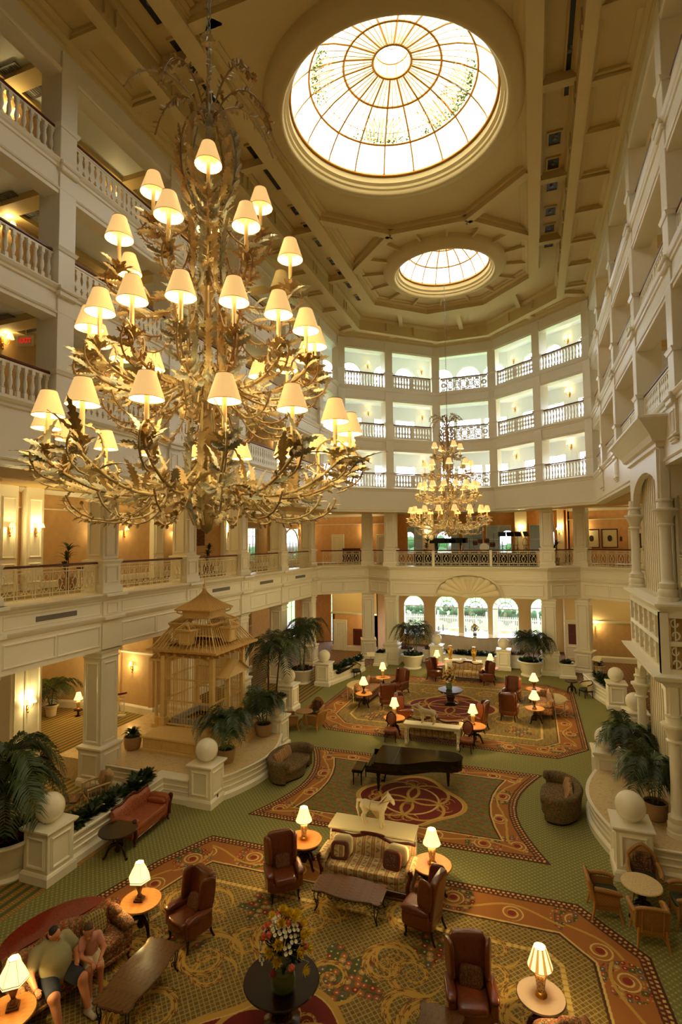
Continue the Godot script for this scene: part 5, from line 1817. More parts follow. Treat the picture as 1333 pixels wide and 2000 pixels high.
func build_platforms() -> void:
	var pm := pedestal_mesh()
	var peds := [[-7.62, -10.62, "nearest the left palm urn"], [-5.95, -15.12, "at the near corner of the birdcage platform"], [-5.86, -19.88, "at the far corner of the birdcage platform"], [-7.5, -24.5, "beside the left palm in the round tub"], [-7.5, -29.4, "at the left end of the far planter wall"], [-2.12, -36.6, "left of the far desk"], [2.25, -36.4, "right of the far desk"], [7.9, -29.7, "at the right end of the far planter wall"], [8.0, -25.1, "behind the palms on the right"], [6.35, -20.25, "at the far corner of the right platform"], [6.33, -15.4, "at the near corner of the right platform"]]
	for i in peds.size():
		var q: Array = peds[i]
		tag(obj("pedestal", pm, "white_paint"), "square white panelled pedestal " + q[2], "pedestal", "white pedestals with globes").position = Vector3(q[0], 0.01, q[1])
		var b := B.new()
		var oval := 0.36
		b.lathe(V2([0.1, 1.31, 0.14, 1.31, 0.13, 1.335, 0.1, 1.34]), 20)
		var gm := thing("globe", "glossy white globe on the pedestal " + q[2], "globe", Vector3(q[0], 0.0, q[1]), 0.0, "white globes on pedestals")
		obj("foot_ring", b, "white_paint", gm)
		b = B.new()
		b.ball(Vector3(0, 1.67, 0), Vector3.ONE * oval * 2.0, 32, 20)
		obj("ball", b, "globe_white", gm)
	# raised platforms with bowed fronts
	for s in 2:
		var front := []
		var pts := []
		if s == 0:
			front = [Vector2(-9.9, -15.0), Vector2(-6.3, -15.0), Vector2(-5.6, -15.4)]
			for k in range(1, 16): front.append(Vector2(-5.55 + 0.55 * sin(PI * k / 16.0), -15.4 - 4.3 * k / 16.0))
			front.append_array([Vector2(-5.6, -19.7), Vector2(-6.3, -20.1), Vector2(-9.9, -20.1)])
			pts = front.duplicate()
			pts.append_array([Vector2(-12.2, -20.1), Vector2(-12.2, -15.0)])
		else:
			front = [Vector2(9.8, -20.5), Vector2(6.9, -20.5), Vector2(6.1, -20.0)]
			for k in range(1, 16): front.append(Vector2(6.1 - 0.5 * sin(PI * k / 16.0), -20.0 + 4.2 * k / 16.0))
			front.append_array([Vector2(6.1, -15.8), Vector2(6.9, -15.4), Vector2(10.6, -15.4)])
			pts = front.duplicate()
			pts.append_array([Vector2(11.0, -15.4), Vector2(11.0, -20.5)])
		var b := B.new()
		var path := V3(front, 0.01)
		b.sweep(path, [Vector2(0.3, 0.0), Vector2(-0.1, 0.0), Vector2(-0.1, 0.16), Vector2(-0.06, 0.2), Vector2(-0.02, 0.22), Vector2(-0.02, 0.33), Vector2(-0.05, 0.36), Vector2(-0.02, 0.4), Vector2(-0.02, 0.5), Vector2(-0.05, 0.53), Vector2(-0.02, 0.56), Vector2(-0.04, 0.66), Vector2(-0.09, 0.7), Vector2(-0.1, 0.74), Vector2(0.3, 0.74)])
		struct("trim_21", b, "white_paint")
		b = B.new()
		b.slab(pts, 0.02, 0.762)
		struct("floor", b, "marble_cream")
	# low planter walls
	var walls := [
		[[-7.4, -11.05, -7.4, -14.8, -6.4, -14.8], [-8.0, -11.1, -7.55, -14.5]],
		[[-6.4, -20.2, -7.4, -20.2, -7.4, -24.0], [-8.0, -20.6, -7.55, -24.0]],
		[[-7.1, -29.4, -6.6, -31.4, -6.3, -33.4], [-7.35, -29.9, -6.75, -33.0]],
		[[6.75, -33.4, 7.05, -31.6, 7.6, -29.9], [7.2, -33.0, 7.75, -30.2]],
		[[7.75, -24.6, 7.75, -20.7, 6.8, -20.7], [7.9, -24.4, 8.4, -21.0]],
		[[-9.6, -20.2, -7.4, -20.2], []],
	]
	for i in walls.size():
		var b := B.new()
		b.sweep(V3(V2(walls[i][0]), 0.01), WALLPROF)
		struct("partition", b, "white_paint")
	# bowed planter wall before the desk
	var bow := []
	for k in 13: bow.append(Vector2(-1.75 + 3.6 * k / 12.0, -36.5 + 0.75 * sin(PI * k / 12.0)))
	var b2 := B.new()
	b2.sweep(V3(bow, 0.01), WALLPROF)
	struct("partition", b2, "white_paint")

# ---------------------------------------------------------------- birdcage pavilion
func lattice_roof(b: B, h0: float, y0: float, h1: float, y1: float, n: int, th: float) -> void:
	for k in 4:
		var bs := Basis(Vector3.UP, k * PI / 2)
		b.tube([bs * Vector3(h0, y0, h0), bs * Vector3(h1, y1, h1)], th * 2.2, 4)
		for i in range(1, n):
			var f := 2.0 * i / n - 1.0
			b.tube([bs * Vector3(f * h0, y0, h0), bs * Vector3(f * h1, y1, h1)], th, 4)
		for f in [0.0, 1.0]:
			var hh := lerpf(h0, h1, f); var yy := lerpf(y0, y1, f)
			b.tube([bs * Vector3(-hh, yy, hh), bs * Vector3(hh, yy, hh)], th * 1.8, 4)

func hip_roof(b: B, h0: float, y0: float, h1: float, y1: float, sag: float, n := 6) -> void:
	for k in 4:
		var bs := Basis(Vector3.UP, k * PI / 2)
		var rows := []
		for i in n + 1:
			var f := float(i) / n
			var hh := lerpf(h0, h1, 1.0 - pow(1.0 - f, sag)); var yy := lerpf(y0, y1, f)
			rows.append(PackedVector3Array([bs * Vector3(-hh, yy, hh), bs * Vector3(0, yy, hh), bs * Vector3(hh, yy, hh)]))
		b.sheet(rows)

func build_aviary() -> void:
	var o := thing("birdcage_pavilion", "tall golden wooden birdcage pavilion with tiered pagoda roof on the left marble platform", "birdcage", Vector3(-7.95, 0.762, -17.9))
	var b := B.new()
	b.cbox(Vector3(0, 0.26, 0), Vector3(3.16, 0.52, 3.16), 0.02)
	b.sweep(ring_at(3.16, 0), [Vector2(0, 0), Vector2(-0.06, 0), Vector2(-0.06, 0.09), Vector2(0, 0.13)], Vector3.UP, true)
	b.sweep(ring_at(3.16, 0.52), [Vector2(0.1, 0.04), Vector2(-0.05, 0.03), Vector2(-0.06, -0.02), Vector2(0, -0.06)], Vector3.UP, true)
	hip_roof(b, 1.6, 0.54, 1.12, 0.84, 1.0, 1)
	for k in 4:
		var r := Vector3.RIGHT.rotated(Vector3.UP, k * PI / 2)
		for i in 4: frame(b, r.cross(Vector3.UP) * 1.58 + r * (-1.4 + i * 0.71) + Vector3.UP * 0.16, r, Vector3.UP, 0.64, 0.26, SMALL_PANEL)
	obj("base", b, "gold_wood", o)
	for x in [-1.0, 1.0]:
		for z in [-1.0, 1.0]:
			b = B.new()
			b.cbox(Vector3(1.06 * x, 2.12, 1.06 * z), Vector3(0.17, 2.65, 0.17), 0.012)
			b.cbox(Vector3(1.06 * x, 0.98, 1.06 * z), Vector3(0.24, 0.3, 0.24), 0.015)
			for e in [[-x, 0.0], [0.0, -z]]:
				b.tube(bez(Vector3(1.06 * x, 2.9, 1.06 * z), Vector3(1.06 * x + e[0] * 0.05, 3.2, 1.06 * z + e[1] * 0.05), Vector3(1.06 * x + e[0] * 0.1, 3.3, 1.06 * z + e[1] * 0.1), Vector3(1.06 * x + e[0] * 0.38, 3.36, 1.06 * z + e[1] * 0.38), 6), 0.035, 5)
			obj("post", b, "gold_wood", o)
	for k in 4:
		var bs := Basis(Vector3.UP, k * PI / 2)
		b = B.new()
		for i in 17:
			var x := -0.96 + 1.92 * i / 16.0
			b.tube([bs * Vector3(x, 0.84, 1.06), bs * Vector3(x, 3.42, 1.06)], 0.013, 4)
		for y in [0.9, 1.75, 2.55, 3.38]: b.box(bs * Vector3(0, y, 1.06), (bs * Vector3(2.0, 0.05, 0.05)).abs())
		obj("cage_bars", b, "gold_wood", o)
	b = B.new()
	b.sweep(ring_at(2.2, 3.4), V2([0.1, 0, -0.05, 0, -0.05, 0.16, -0.3, 0.2, -0.42, 0.22, -0.42, 0.3, 0.1, 0.34]), Vector3.UP, true)
	for k in 4:
		var bs := Basis(Vector3.UP, k * PI / 2)
		for i in 7: b.cbox(bs * Vector3(-1.05 + i * 0.35, 3.48, 1.24), (bs * Vector3(0.09, 0.13, 0.24)).abs(), 0.02)
	obj("eave", b, "gold_roof", o)
	b = B.new(); lattice_roof(b, 1.42, 3.66, 0.84, 4.52, 16, 0.014); obj("lattice_roof", b, "gold_wood", o)
	b = B.new(); b.sweep(ring_at(1.7, 4.5), V2([0.1, 0, -0.08, 0.0, -0.12, 0.06, 0.1, 0.08]), Vector3.UP, true); obj("upper_eave", b, "gold_roof", o)
	b = B.new(); lattice_roof(b, 0.95, 4.58, 0.64, 4.76, 12, 0.012); obj("upper_lattice_roof", b, "gold_wood", o)
	b = B.new()
	b.cbox(Vector3(0, 4.92, 0), Vector3(1.2, 0.36, 1.2), 0.015)
	b.sweep(ring_at(1.2, 4.74), V2([0, 0, -0.05, 0, -0.05, 0.05, 0, 0.07]), Vector3.UP, true)
	for x in [-1.0, 1.0]:
		for z in [-1.0, 1.0]: b.tube(bez(Vector3(0.58 * x, 4.9, 0.58 * z), Vector3(0.7 * x, 4.9, 0.7 * z), Vector3(0.78 * x, 4.98, 0.78 * z), Vector3(0.7 * x, 5.04, 0.7 * z), 5), 0.03, 5)
	obj("cupola", b, "gold_wood", o)
	b = B.new()
	b.cbox(Vector3(0, 5.06, 0), Vector3(1.62, 0.06, 1.62), 0.02)
	hip_roof(b, 0.82, 5.08, 0.03, 5.82, 1.7, 8)
	for k in 4:
		var bs := Basis(Vector3.UP, k * PI / 2)
		for j in 9:
			var f := (j - 4) / 4.5
			var pts := []
			for i in 7:
				var g := i / 6.0
				var hh := lerpf(0.82, 0.03, 1.0 - pow(1.0 - g, 1.7))
				pts.append(bs * Vector3(f * hh, lerpf(5.09, 5.83, g), hh + 0.005))
			b.tube(pts, 0.009, 3)
	obj("pagoda_roof", b, "gold_roof", o)
	b = B.new(); b.lathe(V2([0.06, 5.78, 0.09, 5.84, 0.04, 5.9, 0.055, 5.96, 0.02, 6.02, 0.012, 6.2, 0.0, 6.22]), 10); obj("finial", b, "gold_wood", o)
	# dormers on the two roof slopes in view, and on their opposites
	for k in 4:
		b = B.new()
		var keep := Transform3D(Basis(Vector3.UP, k * PI / 2), Vector3.ZERO)
		b.t = keep
		b.cbox(Vector3(0, 4.12, 1.12), Vector3(0.5, 0.5, 0.34), 0.015)
		frame(b, Vector3(-0.17, 3.95, 1.29), Vector3.RIGHT, Vector3.UP, 0.34, 0.34, SMALL_PANEL)
		b.cbox(Vector3(0, 4.39, 1.1), Vector3(0.72, 0.06, 0.56), 0.015)
		b.t = keep * Transform3D(Basis.IDENTITY, Vector3(0, 0, 1.08))
		lattice_roof(b, 0.3, 4.43, 0.05, 4.66, 6, 0.012)
		b.tube([Vector3(0, 4.64, 0), Vector3(0, 4.78, 0)], 0.018, 5)
		obj("dormer", b, "gold_wood", o)
	# side bay with its own little roof, and the gabled porch on the atrium side
	b = B.new()
	b.t = Transform3D(Basis.IDENTITY, Vector3(-1.5, 0, 0.35))
	for x in [-0.22, 0.22]: b.cbox(Vector3(x, 1.9, 0.3), Vector3(0.09, 2.4, 0.09), 0.008)
	b.cbox(Vector3(0, 0.62, 0), Vector3(0.75, 0.16, 0.8), 0.02)
	b.cbox(Vector3(0, 3.12, 0), Vector3(0.92, 0.08, 0.92), 0.02)
	lattice_roof(b, 0.44, 3.16, 0.12, 3.5, 8, 0.013)
	for i in 4: b.tube([Vector3(-0.15 + i * 0.1, 0.7, 0.3), Vector3(-0.15 + i * 0.1, 3.1, 0.3)], 0.012, 4)
	b.cbox(Vector3(-0.1, 0.85, 0.42), Vector3(0.12, 0.3, 0.12), 0.03)
	obj("side_bay", b, "gold_wood", o)
	b = B.new()
	b.t = Transform3D(Basis(Vector3.UP, PI / 2), Vector3(1.1, 0, 0))
	for x in [-0.5, 0.5]: b.cbox(Vector3(x, 1.75, 0.3), Vector3(0.1, 1.8, 0.1), 0.01)
	b.board(V2([-0.78, 2.62, 0.78, 2.62, 0.78, 2.7, 0, 3.16, -0.78, 2.7]), 0.26, 0.36)
	for s in [-1.0, 1.0]: b.quad(Vector3(0.82 * s, 2.66, -0.05), Vector3(0.82 * s, 2.66, 0.48), Vector3(0, 3.2, 0.48), Vector3(0, 3.2, -0.05))
	for i in 8: b.tube([Vector3(-0.42 + i * 0.12, 0.85, 0.3), Vector3(-0.42 + i * 0.12, 2.62, 0.3)], 0.012, 4)
	obj("gabled_porch", b, "gold_wood", o)
	b = B.new()
	b.sweep(ring_at(1.5, 0.85), V2([0, 0, -0.12, 0, -0.12, 0.2, 0, 0.2, 0, 0]), Vector3.UP, true)
	obj("basin", b, "path_grey", o)

# ---------------------------------------------------------------- glazed tower by the right wall
func tower_column(o: Node3D, at: Vector3, y0: float, y1: float) -> void:
	var b := B.new()
	var h := y1 - y0
	b.lathe(V2([0.26, 0, 0.26, 0.12, 0.22, 0.14, 0.24, 0.2, 0.24, 0.3, 0.2, 0.34, 0.22, 0.38, 0.22, 0.48, 0.16, 0.52, 0.14, 0.6, 0.13, h - 0.95, 0.2, h - 0.93, 0.2, h - 0.89, 0.155, h - 0.86, 0.18, h - 0.74, 0.26, h - 0.58, 0.27, h - 0.54, 0.31, h - 0.53, 0.31, h - 0.48, 0.2, h - 0.46, 0.17, h - 0.3, 0.21, h - 0.27, 0.21, h - 0.22, 0.16, h - 0.2, 0.16, h]), 20, at + Vector3.UP * y0)
	obj("column", b, "white_paint", o)

func build_tower() -> void:
	var z0 := -16.15; var z1 := -20.35; var x0 := 7.52; var x1 := 10.6
	var o := thing("glazed_tower", "tall white gothic lattice and glass tower with slender columns standing on the right marble platform", "tower", Vector3.ZERO)
	for q in [[x0, z0], [x0 - 0.04, z1], [x1, z0]]:
		tower_column(o, Vector3(q[0], 0, q[1]), 0.762, 4.05)
		tower_column(o, Vector3(q[0], 0, q[1]), 6.72, 9.65)
	# arched spandrels
	for lv in [[4.75, 3.8, 0.75], [10.75, 9.4, 0.95]]:
		for f in 2:
			var b := B.new()
			var w := absf(z1 - z0) if f == 0 else x1 - x0
			b.t = Transform3D(Basis(Vector3.UP, -PI / 2), Vector3(x0, 0, z1 + w / 2.0)) if f == 0 else Transform3D(Basis.IDENTITY, Vector3((x0 + x1) / 2.0, 0, z0))
			var top: float = lv[0]
			var spring: float = lv[1]
			var poly := V2([w / 2 + 0.17, spring - 0.05, w / 2 + 0.17, top, -w / 2 - 0.17, top, -w / 2 - 0.17, spring - 0.05, -w / 2 + 0.1, spring - 0.05])
			for i in range(0, 17):
				var u := -1.0 + 2.0 * i / 16.0
				var y: float = spring + lv[2] * sqrt(maxf(0.0, 1.0 - u * u))
				if f == 1: y = spring + lv[2] * (1.0 - absf(u)) * 0.92
				poly.append(Vector2(u * (w / 2 - 0.14), y))
			poly.append(Vector2(w / 2 - 0.1, spring - 0.05))
			b.board(poly, -0.1, 0.1)
			obj("arch", b, "white_paint", o)
	# slats behind the arches on the atrium side
	for lv in [[0.8, 4.7], [6.75, 10.4]]:
		for i in 14:
			var b := B.new()
			var z := z1 + 0.24 + 0.285 * i
			b.cbox(Vector3(x0 + 0.21, (lv[0] + lv[1]) / 2, z), Vector3(0.05, lv[1] - lv[0], 0.16), 0.008)
			obj("slat", b, "cream_paint", o)
	var b := B.new()
	b.box(Vector3(x0 + 0.24, 5.6, (z0 + z1) / 2), Vector3(0.03, 9.7, 4.0))
	obj("backing", b, "sage", o)
	# lattice balcony between the storeys
	b = B.new()
	var ringp := [Vector3(x1, 0, z0 + 0.2), Vector3(x0 - 0.2, 0, z0 + 0.2), Vector3(x0 - 0.2, 0, z1 - 0.2), Vector3(x1, 0, z1 - 0.2)]
	var lift := func(y: float) -> Array:
		var r := []
		for p in ringp: r.append(p + Vector3.UP * y)
		r.reverse()
		return r
	b.sweep(lift.call(6.42), [Vector2(0.4, 0), Vector2(-0.02, 0.0), Vector2(-0.05, 0.08), Vector2(-0.16, 0.16), Vector2(-0.2, 0.22), Vector2(-0.2, 0.27), Vector2(0.05, 0.34), Vector2(0.5, 0.34)])
	b.sweep(lift.call(4.55), [Vector2(0.4, 0.0), Vector2(0.0, 0.0), Vector2(-0.08, 0.1), Vector2(-0.26, 0.2), Vector2(-0.3, 0.28), Vector2(-0.3, 0.31), Vector2(0.0, 0.36), Vector2(0.4, 0.36)])
	obj("ledge", b, "white_paint", o)
	for f in 2:
		b = B.new()
		var w := 4.56 if f == 0 else 3.2
		b.t = Transform3D(Basis(Vector3.UP, -PI / 2), Vector3(x0 - 0.18, 0, z1 - 0.18)) if f == 0 else Transform3D(Basis.IDENTITY, Vector3(x0 - 0.18, 0, z0 + 0.18))
		if f == 0: b.t = Transform3D(Basis(Vector3.BACK, Vector3.UP, Vector3.LEFT), Vector3(x0 - 0.18, 0, z1 - 0.18))
		for y in [4.95, 5.66, 6.38]: b.box(Vector3(w / 2, y, 0), Vector3(w, 0.12, 0.12))
		var k := 6
		for i in k + 1: b.box(Vector3(w * i / k, 5.66, 0), Vector3(0.11 if i in [0, k] else 0.07, 1.5, 0.11))
		for i in k:
			for y in [5.3, 6.02]:
				var c := Vector3(w * (i + 0.5) / k, y, 0)
				for s in [-1.0, 1.0]:
					var curl := []
					for j in 12:
						var a := j / 11.0
						var ang: float = PI * 0.5 * s + a * TAU * 0.8
						curl.append(c + Vector3(cos(ang) * 0.12 * (1 - 0.5 * a), s * 0.15 + sin(ang) * 0.12 * (1 - 0.5 * a), 0))
					b.tube(curl, 0.022, 4)
				b.box(c, Vector3(0.03, 0.64, 0.02))
		b.box(Vector3(0.0 if f == 1 else w, 5.66, 0), Vector3(0.2, 1.6, 0.2))
		obj("lattice_panel", b, "white_paint", o)
	b = B.new()
	b.box(Vector3(x0 + 0.05, 5.66, (z0 + z1) / 2), Vector3(0.04, 1.4, 4.2))
	b.box(Vector3((x0 + x1) / 2, 5.66, z0 - 0.05), Vector3(3.0, 1.4, 0.04))
	obj("backing", b, "coffer_paint", o)
	# hood under the gallery band
	b = B.new()
	b.sweep(lift.call(10.5), [Vector2(0.5, 0.2), Vector2(0.12, 0.2), Vector2(0.1, 0.28), Vector2(0.02, 0.32), Vector2(0.02, 0.42), Vector2(-0.08, 0.46), Vector2(-0.1, 0.52), Vector2(-0.14, 0.62), Vector2(-0.4, 0.98), Vector2(-0.46, 1.02), Vector2(-0.46, 1.08), Vector2(0.4, 1.3)])
	obj("hood", b, "white_paint", o)
	# glass front with mullions
	for lv in [[0.8, 4.6], [6.75, 10.6]]:
		b = B.new()
		b.box(Vector3((x0 + x1) / 2, (lv[0] + lv[1]) / 2, z0 - 0.12), Vector3(x1 - x0, lv[1] - lv[0], 0.012))
		obj("pane", b, "window_pane", o)
		for i in 4:
			b = B.new()
			b.box(Vector3(x0 + 0.28 + i * 0.72, (lv[0] + lv[1]) / 2, z0 - 0.1), Vector3(0.06, lv[1] - lv[0], 0.06))
			obj("mullion", b, "white_paint", o)
	b = B.new()
	b.box(Vector3(x1, 5.6, (z0 + z1) / 2), Vector3(0.05, 9.8, 3.5))
	obj("rear_panel", b, "wall_cream", o)

# ---------------------------------------------------------------- chandeliers
# a toothed acanthus leaf: grows along dir and curls towards lift
func acanthus(b: B, base: Vector3, dir: Vector3, lift: Vector3, len: float, wid: float, curl := 0.5, seg := 8) -> void:
	dir = dir.normalized()
	var side := dir.cross(lift).normalized()
	var up := side.cross(dir).normalized()
	var prev: Array = []
	for i in seg + 1:
		var f := float(i) / seg
		var p := base + dir * len * (f - 0.18 * f * f) + up * len * curl * f * f
		var w := wid * sin(PI * (0.12 + 0.86 * f)) * (1.0 if i % 2 == 0 else 0.55)
		if i == seg: w = 0.0
		var back := -dir * (wid * 0.18 if i % 2 == 0 else 0.0)
		var row := [p + side * w + up * w * 0.35 - back, p, p - side * w + up * w * 0.35 - back]
		if i > 0:
			for k in 2: b.quad(prev[k], prev[k + 1], row[k + 1], row[k])
		prev = row

func leafy(b: B, pts: Array, r: float, n: int, len: float, wid: float, rng: RandomNumberGenerator) -> void:
	b.tube(pts, r, 5, false, false)
	for i in n:
		var f := (i + 0.5) / n * (pts.size() - 1)
		var k := int(f)
		var p: Vector3 = pts[k].lerp(pts[k + 1], f - k)
		var d: Vector3 = (pts[k + 1] - pts[k]).normalized()
		var s := d.cross(Vector3.UP if absf(d.y) < 0.95 else Vector3.RIGHT).normalized().rotated(d, rng.randf() * TAU)
		acanthus(b, p, d * 0.75 + s * 0.6, s, len * rng.randf_range(0.75, 1.2), wid, 0.35, 6)

func arm_path(R: float, yc: float, y_in: float, drop: float) -> Array:
	# from the stem out, down in a belly and up to the candle, in the x-y plane
	var a := bez(Vector3(0.1, y_in, 0), Vector3(R * 0.32, y_in - drop * 1.35, 0), Vector3(R * 0.72, yc - 0.62 - drop * 0.55, 0), Vector3(R * 0.98, yc - 0.62 + 0.08, 0), 10)
	a.append_array(bez(Vector3(R * 0.98, yc - 0.54, 0), Vector3(R * 1.06, yc - 0.46, 0), Vector3(R * 1.02, yc - 0.36, 0), Vector3(R, yc - 0.36, 0), 4).slice(1))
	return a

func chandelier(at: Vector3, label: String, near: bool) -> void:
	var rng := RandomNumberGenerator.new()
	rng.seed = 77
	var o := thing("chandelier", label, "chandelier", at)
	# heights are measured from the lobby floor
	var b := B.new()
	var y := 14.7
	var i := 0
	while y < 24.6:
		var link := []
		for k in 8:
			var c := cos(TAU * k / 8) * 0.028; var s := sin(TAU * k / 8) * 0.07
			link.append(Vector3(c, y + s, 0) if i % 2 == 0 else Vector3(0, y + s, c))
		b.tube(link, 0.009, 3, true)
		y += 0.115; i += 1
	obj("chain", b, "leaf_grey", o)
	b = B.new()
	b.lathe(V2([0.0, 8.5, 0.07, 8.56, 0.1, 8.7, 0.06, 8.85, 0.05, 9.6, 0.09, 9.7, 0.09, 9.85, 0.05, 9.95, 0.045, 11.6, 0.09, 11.7, 0.05, 11.85, 0.04, 12.6, 0.1, 12.7, 0.05, 12.85, 0.03, 14.3, 0.05, 14.4, 0.02, 14.7]), 10)
	obj("stem", b, "leaf_gold", o)
	# caged body: leafy ribs that swell and pinch
	var outlines := [[8.62, 0.16, 9.0, 0.38, 9.7, 0.2, 10.2, 0.24], [10.1, 0.22, 10.6, 0.3, 11.1, 0.2, 11.7, 0.26], [11.7, 0.26, 12.1, 0.18, 12.5, 0.2, 12.8, 0.28], [12.7, 0.12, 13.2, 0.44, 13.8, 0.46, 14.2, 0.2]]
	for s in outlines.size():
		var q: Array = outlines[s]
		for k in 10:
			var a := TAU * (k + 0.5 * s) / 10
			var d := Vector3(cos(a), 0, sin(a))
			b = B.new()
			var pts := bez(d * q[1] + Vector3.UP * q[0], d * q[3] + Vector3.UP * q[2], d * q[5] + Vector3.UP * q[4], d * q[7] + Vector3.UP * q[6], 8)
			leafy(b, pts, 0.014, 10, 0.14, 0.042, rng)
			for j in 5: acanthus(b, pts[j + 1], (pts[j + 2] - pts[j]), d, 0.28, 0.066, 0.25, 10)
			obj("body_rib", b, ["leaf_cream", "leaf_gold", "leaf_cream", "leaf_grey"][(k + s) % 4], o)
	# crown of drooping fronds
	for k in 9:
		var a := TAU * k / 9 + 0.3
		var d := Vector3(cos(a), 0, sin(a))
		b = B.new()
		var R := 0.85 + 0.22 * (k % 2)
		var pts := bez(d * 0.06 + Vector3.UP * 14.1, d * R * 0.3 + Vector3.UP * 14.75, d * R * 0.8 + Vector3.UP * 14.75, d * R + Vector3.UP * (14.25 - 0.12 * (k % 3)), 9)
		leafy(b, pts, 0.013, 24, 0.12, 0.042, rng)
		obj("crown_frond", b, "leaf_gold" if k % 2 == 0 else "leaf_cream", o)
	# four tiers of arms
	var tiers := [[0.70, 13.0, 4, 0.0, 12.85, 0.35], [1.13, 12.08, 8, 22.5, 11.9, 0.55], [1.42, 11.0, 16, 11.25, 10.75, 0.75], [1.88, 9.78, 16, -5.0, 9.5, 1.0]]
	var base_a := atan2(5.93, 3.99)
	# the loose leaf used on the lowest arms
	var lb := B.new()
	acanthus(lb, Vector3.ZERO, Vector3(0, 1, 0), Vector3(1, 0, 0), 0.5, 0.052, 0.6, 16)
	var leaf_mesh := lb.mesh()
	for t in 4:
		var q: Array = tiers[t]
		var R: float = q[0]; var yr: float = q[1]
		var pts := arm_path(R, yr + 0.02, q[4], q[5] * 0.55)
		b = B.new()
		leafy(b, pts, 0.019 if t > 1 else 0.015, 24 + t * 8, 0.1 + 0.012 * t, 0.034, rng)
		# scroll that curls out past the candle
		var sc := []
		var rs := 0.17 + 0.04 * t
		for j in 15:
			var a := j / 14.0
			var ang := -PI * 0.5 + a * TAU * 0.92
			sc.append(Vector3(R * 0.93 + sin(-ang) * 0.0 + cos(ang) * rs * (1.0 - 0.5 * a) + 0.05, yr - 0.7 + rs + sin(ang) * rs * (1.0 - 0.5 * a), 0))
		leafy(b, sc, 0.012, 24, 0.075, 0.026, rng)
		var sc2 := []
		for p in bez(Vector3(R * 0.35, yr - 0.75, 0), Vector3(R * 0.5, yr - 1.25, 0), Vector3(R * 0.85, yr - 1.2, 0), Vector3(R * 0.9, yr - 0.85, 0), 8): sc2.append(p)
		leafy(b, sc2, 0.012, 20, 0.1, 0.034, rng)
		# fan of leaves under the candle cup
		for k in 7:
			var a := TAU * k / 7
			acanthus(b, Vector3(R, yr - 0.42, 0), Vector3(cos(a) * 0.6, 1.0, sin(a) * 0.6), Vector3(cos(a), 0, sin(a)), 0.2, 0.04, 0.5, 5)
		var arm_m := b.mesh()
		b = B.new()
		b.lathe(V2([0.0, yr - 0.38, 0.03, yr - 0.36, 0.055, yr - 0.32, 0.06, yr - 0.3, 0.024, yr - 0.3, 0.024, yr + 0.06, 0.0, yr + 0.07]), 10, Vector3(R, 0, 0))
		var candle_m := b.mesh()
		b = B.new()
		b.lathe(V2([0.168, yr, 0.082, yr + 0.27]), 20, Vector3(R, 0, 0))
		var shade_m := b.mesh()
		b = B.new()
		b.tube(V3(circle(Vector2(R, 0), 0.168, 20), yr), 0.004, 3, true)
		b.tube(V3(circle(Vector2(R, 0), 0.082, 20), yr + 0.27), 0.004, 3, true)
		var trim_m := b.mesh()
		var extra := B.new()
		for k in 14:
			var f := 0.15 + 0.8 * k / 14.0
			var ii := int(f * (pts.size() - 1))
			var p: Vector3 = pts[ii].lerp(pts[mini(ii + 1, pts.size() - 1)], 0.5)
			var sd := 1.0 if k % 2 == 0 else -1.0
			acanthus(extra, p, Vector3(0.35, 0.4 - 0.8 * float(k % 3 == 0), 0.9 * sd), Vector3(1, 0, 0.2), 0.28, 0.042, 0.6, 12)
		var extra_m := extra.mesh()
		var n: int = q[2]
		for k in n:
			var ang := base_a + deg_to_rad(q[3]) + TAU * k / n
			var arm := obj("arm", arm_m, ["leaf_cream", "leaf_gold"][k % 2], o)
			arm.rotation.y = -ang
			obj("candle", candle_m, "candle_sleeve", arm)
			var dark: bool = t == 1 and k == 5
			obj("shade", shade_m, "plain_shade" if dark else "chandelier_shade", arm)
			obj("shade_trim", trim_m, "shade_trim", arm)
			obj("leaf_cluster", extra_m, "leaf_grey" if k % 3 == 0 else "leaf_cream", arm).set_meta("kind", "stuff")
			if near and t == 3:
				for j in 7:
					var lf := obj("leaf", leaf_mesh, ["leaf_grey", "leaf_cream", "leaf_gold"][(j + k) % 3], arm)
					var f := 0.25 + 0.1 * j
					var ii := int(f * (pts.size() - 1))
					lf.position = pts[ii]
					lf.basis = Basis(Vector3.UP, rng.randf() * TAU) * Basis(Vector3.BACK, rng.randf_range(-1.0, 0.5)) * Basis.from_scale(Vector3.ONE * rng.randf_range(0.8, 1.25))
			if not dark: spot_at(at + Vector3(cos(ang) * R, yr + 0.12, sin(ang) * R), CHAND_E)

const CHAND_E := 0.85

func build_chandeliers() -> void:
	chandelier(Vector3(0.2, 0, -5.93), "huge near chandelier of cream acanthus leaves with tiers of small lit fabric shades", true)
	chandelier(Vector3(0.3, 0, -26.8), "distant chandelier with tiers of small lit shades hanging under the far dome", false)
# ---------------------------------------------------------------- furniture (each built facing +z, base at the origin)
func yaw(dx: float, dz: float) -> float:
	return atan2(dx, dz)

func cabriole(b: B, x: float, z: float, h: float, sx: float, sz: float, r := 0.035) -> void:
	b.tube(bez(Vector3(x, h, z), Vector3(x + sx * 0.05, h * 0.75, z + sz * 0.05), Vector3(x - sx * 0.02, h * 0.3, z - sz * 0.02), Vector3(x + sx * 0.04, 0.015, z + sz * 0.04), 6), [r * 1.2, r * 1.15, r, r * 0.8, r * 0.65, r * 0.6, r * 0.9], 7)

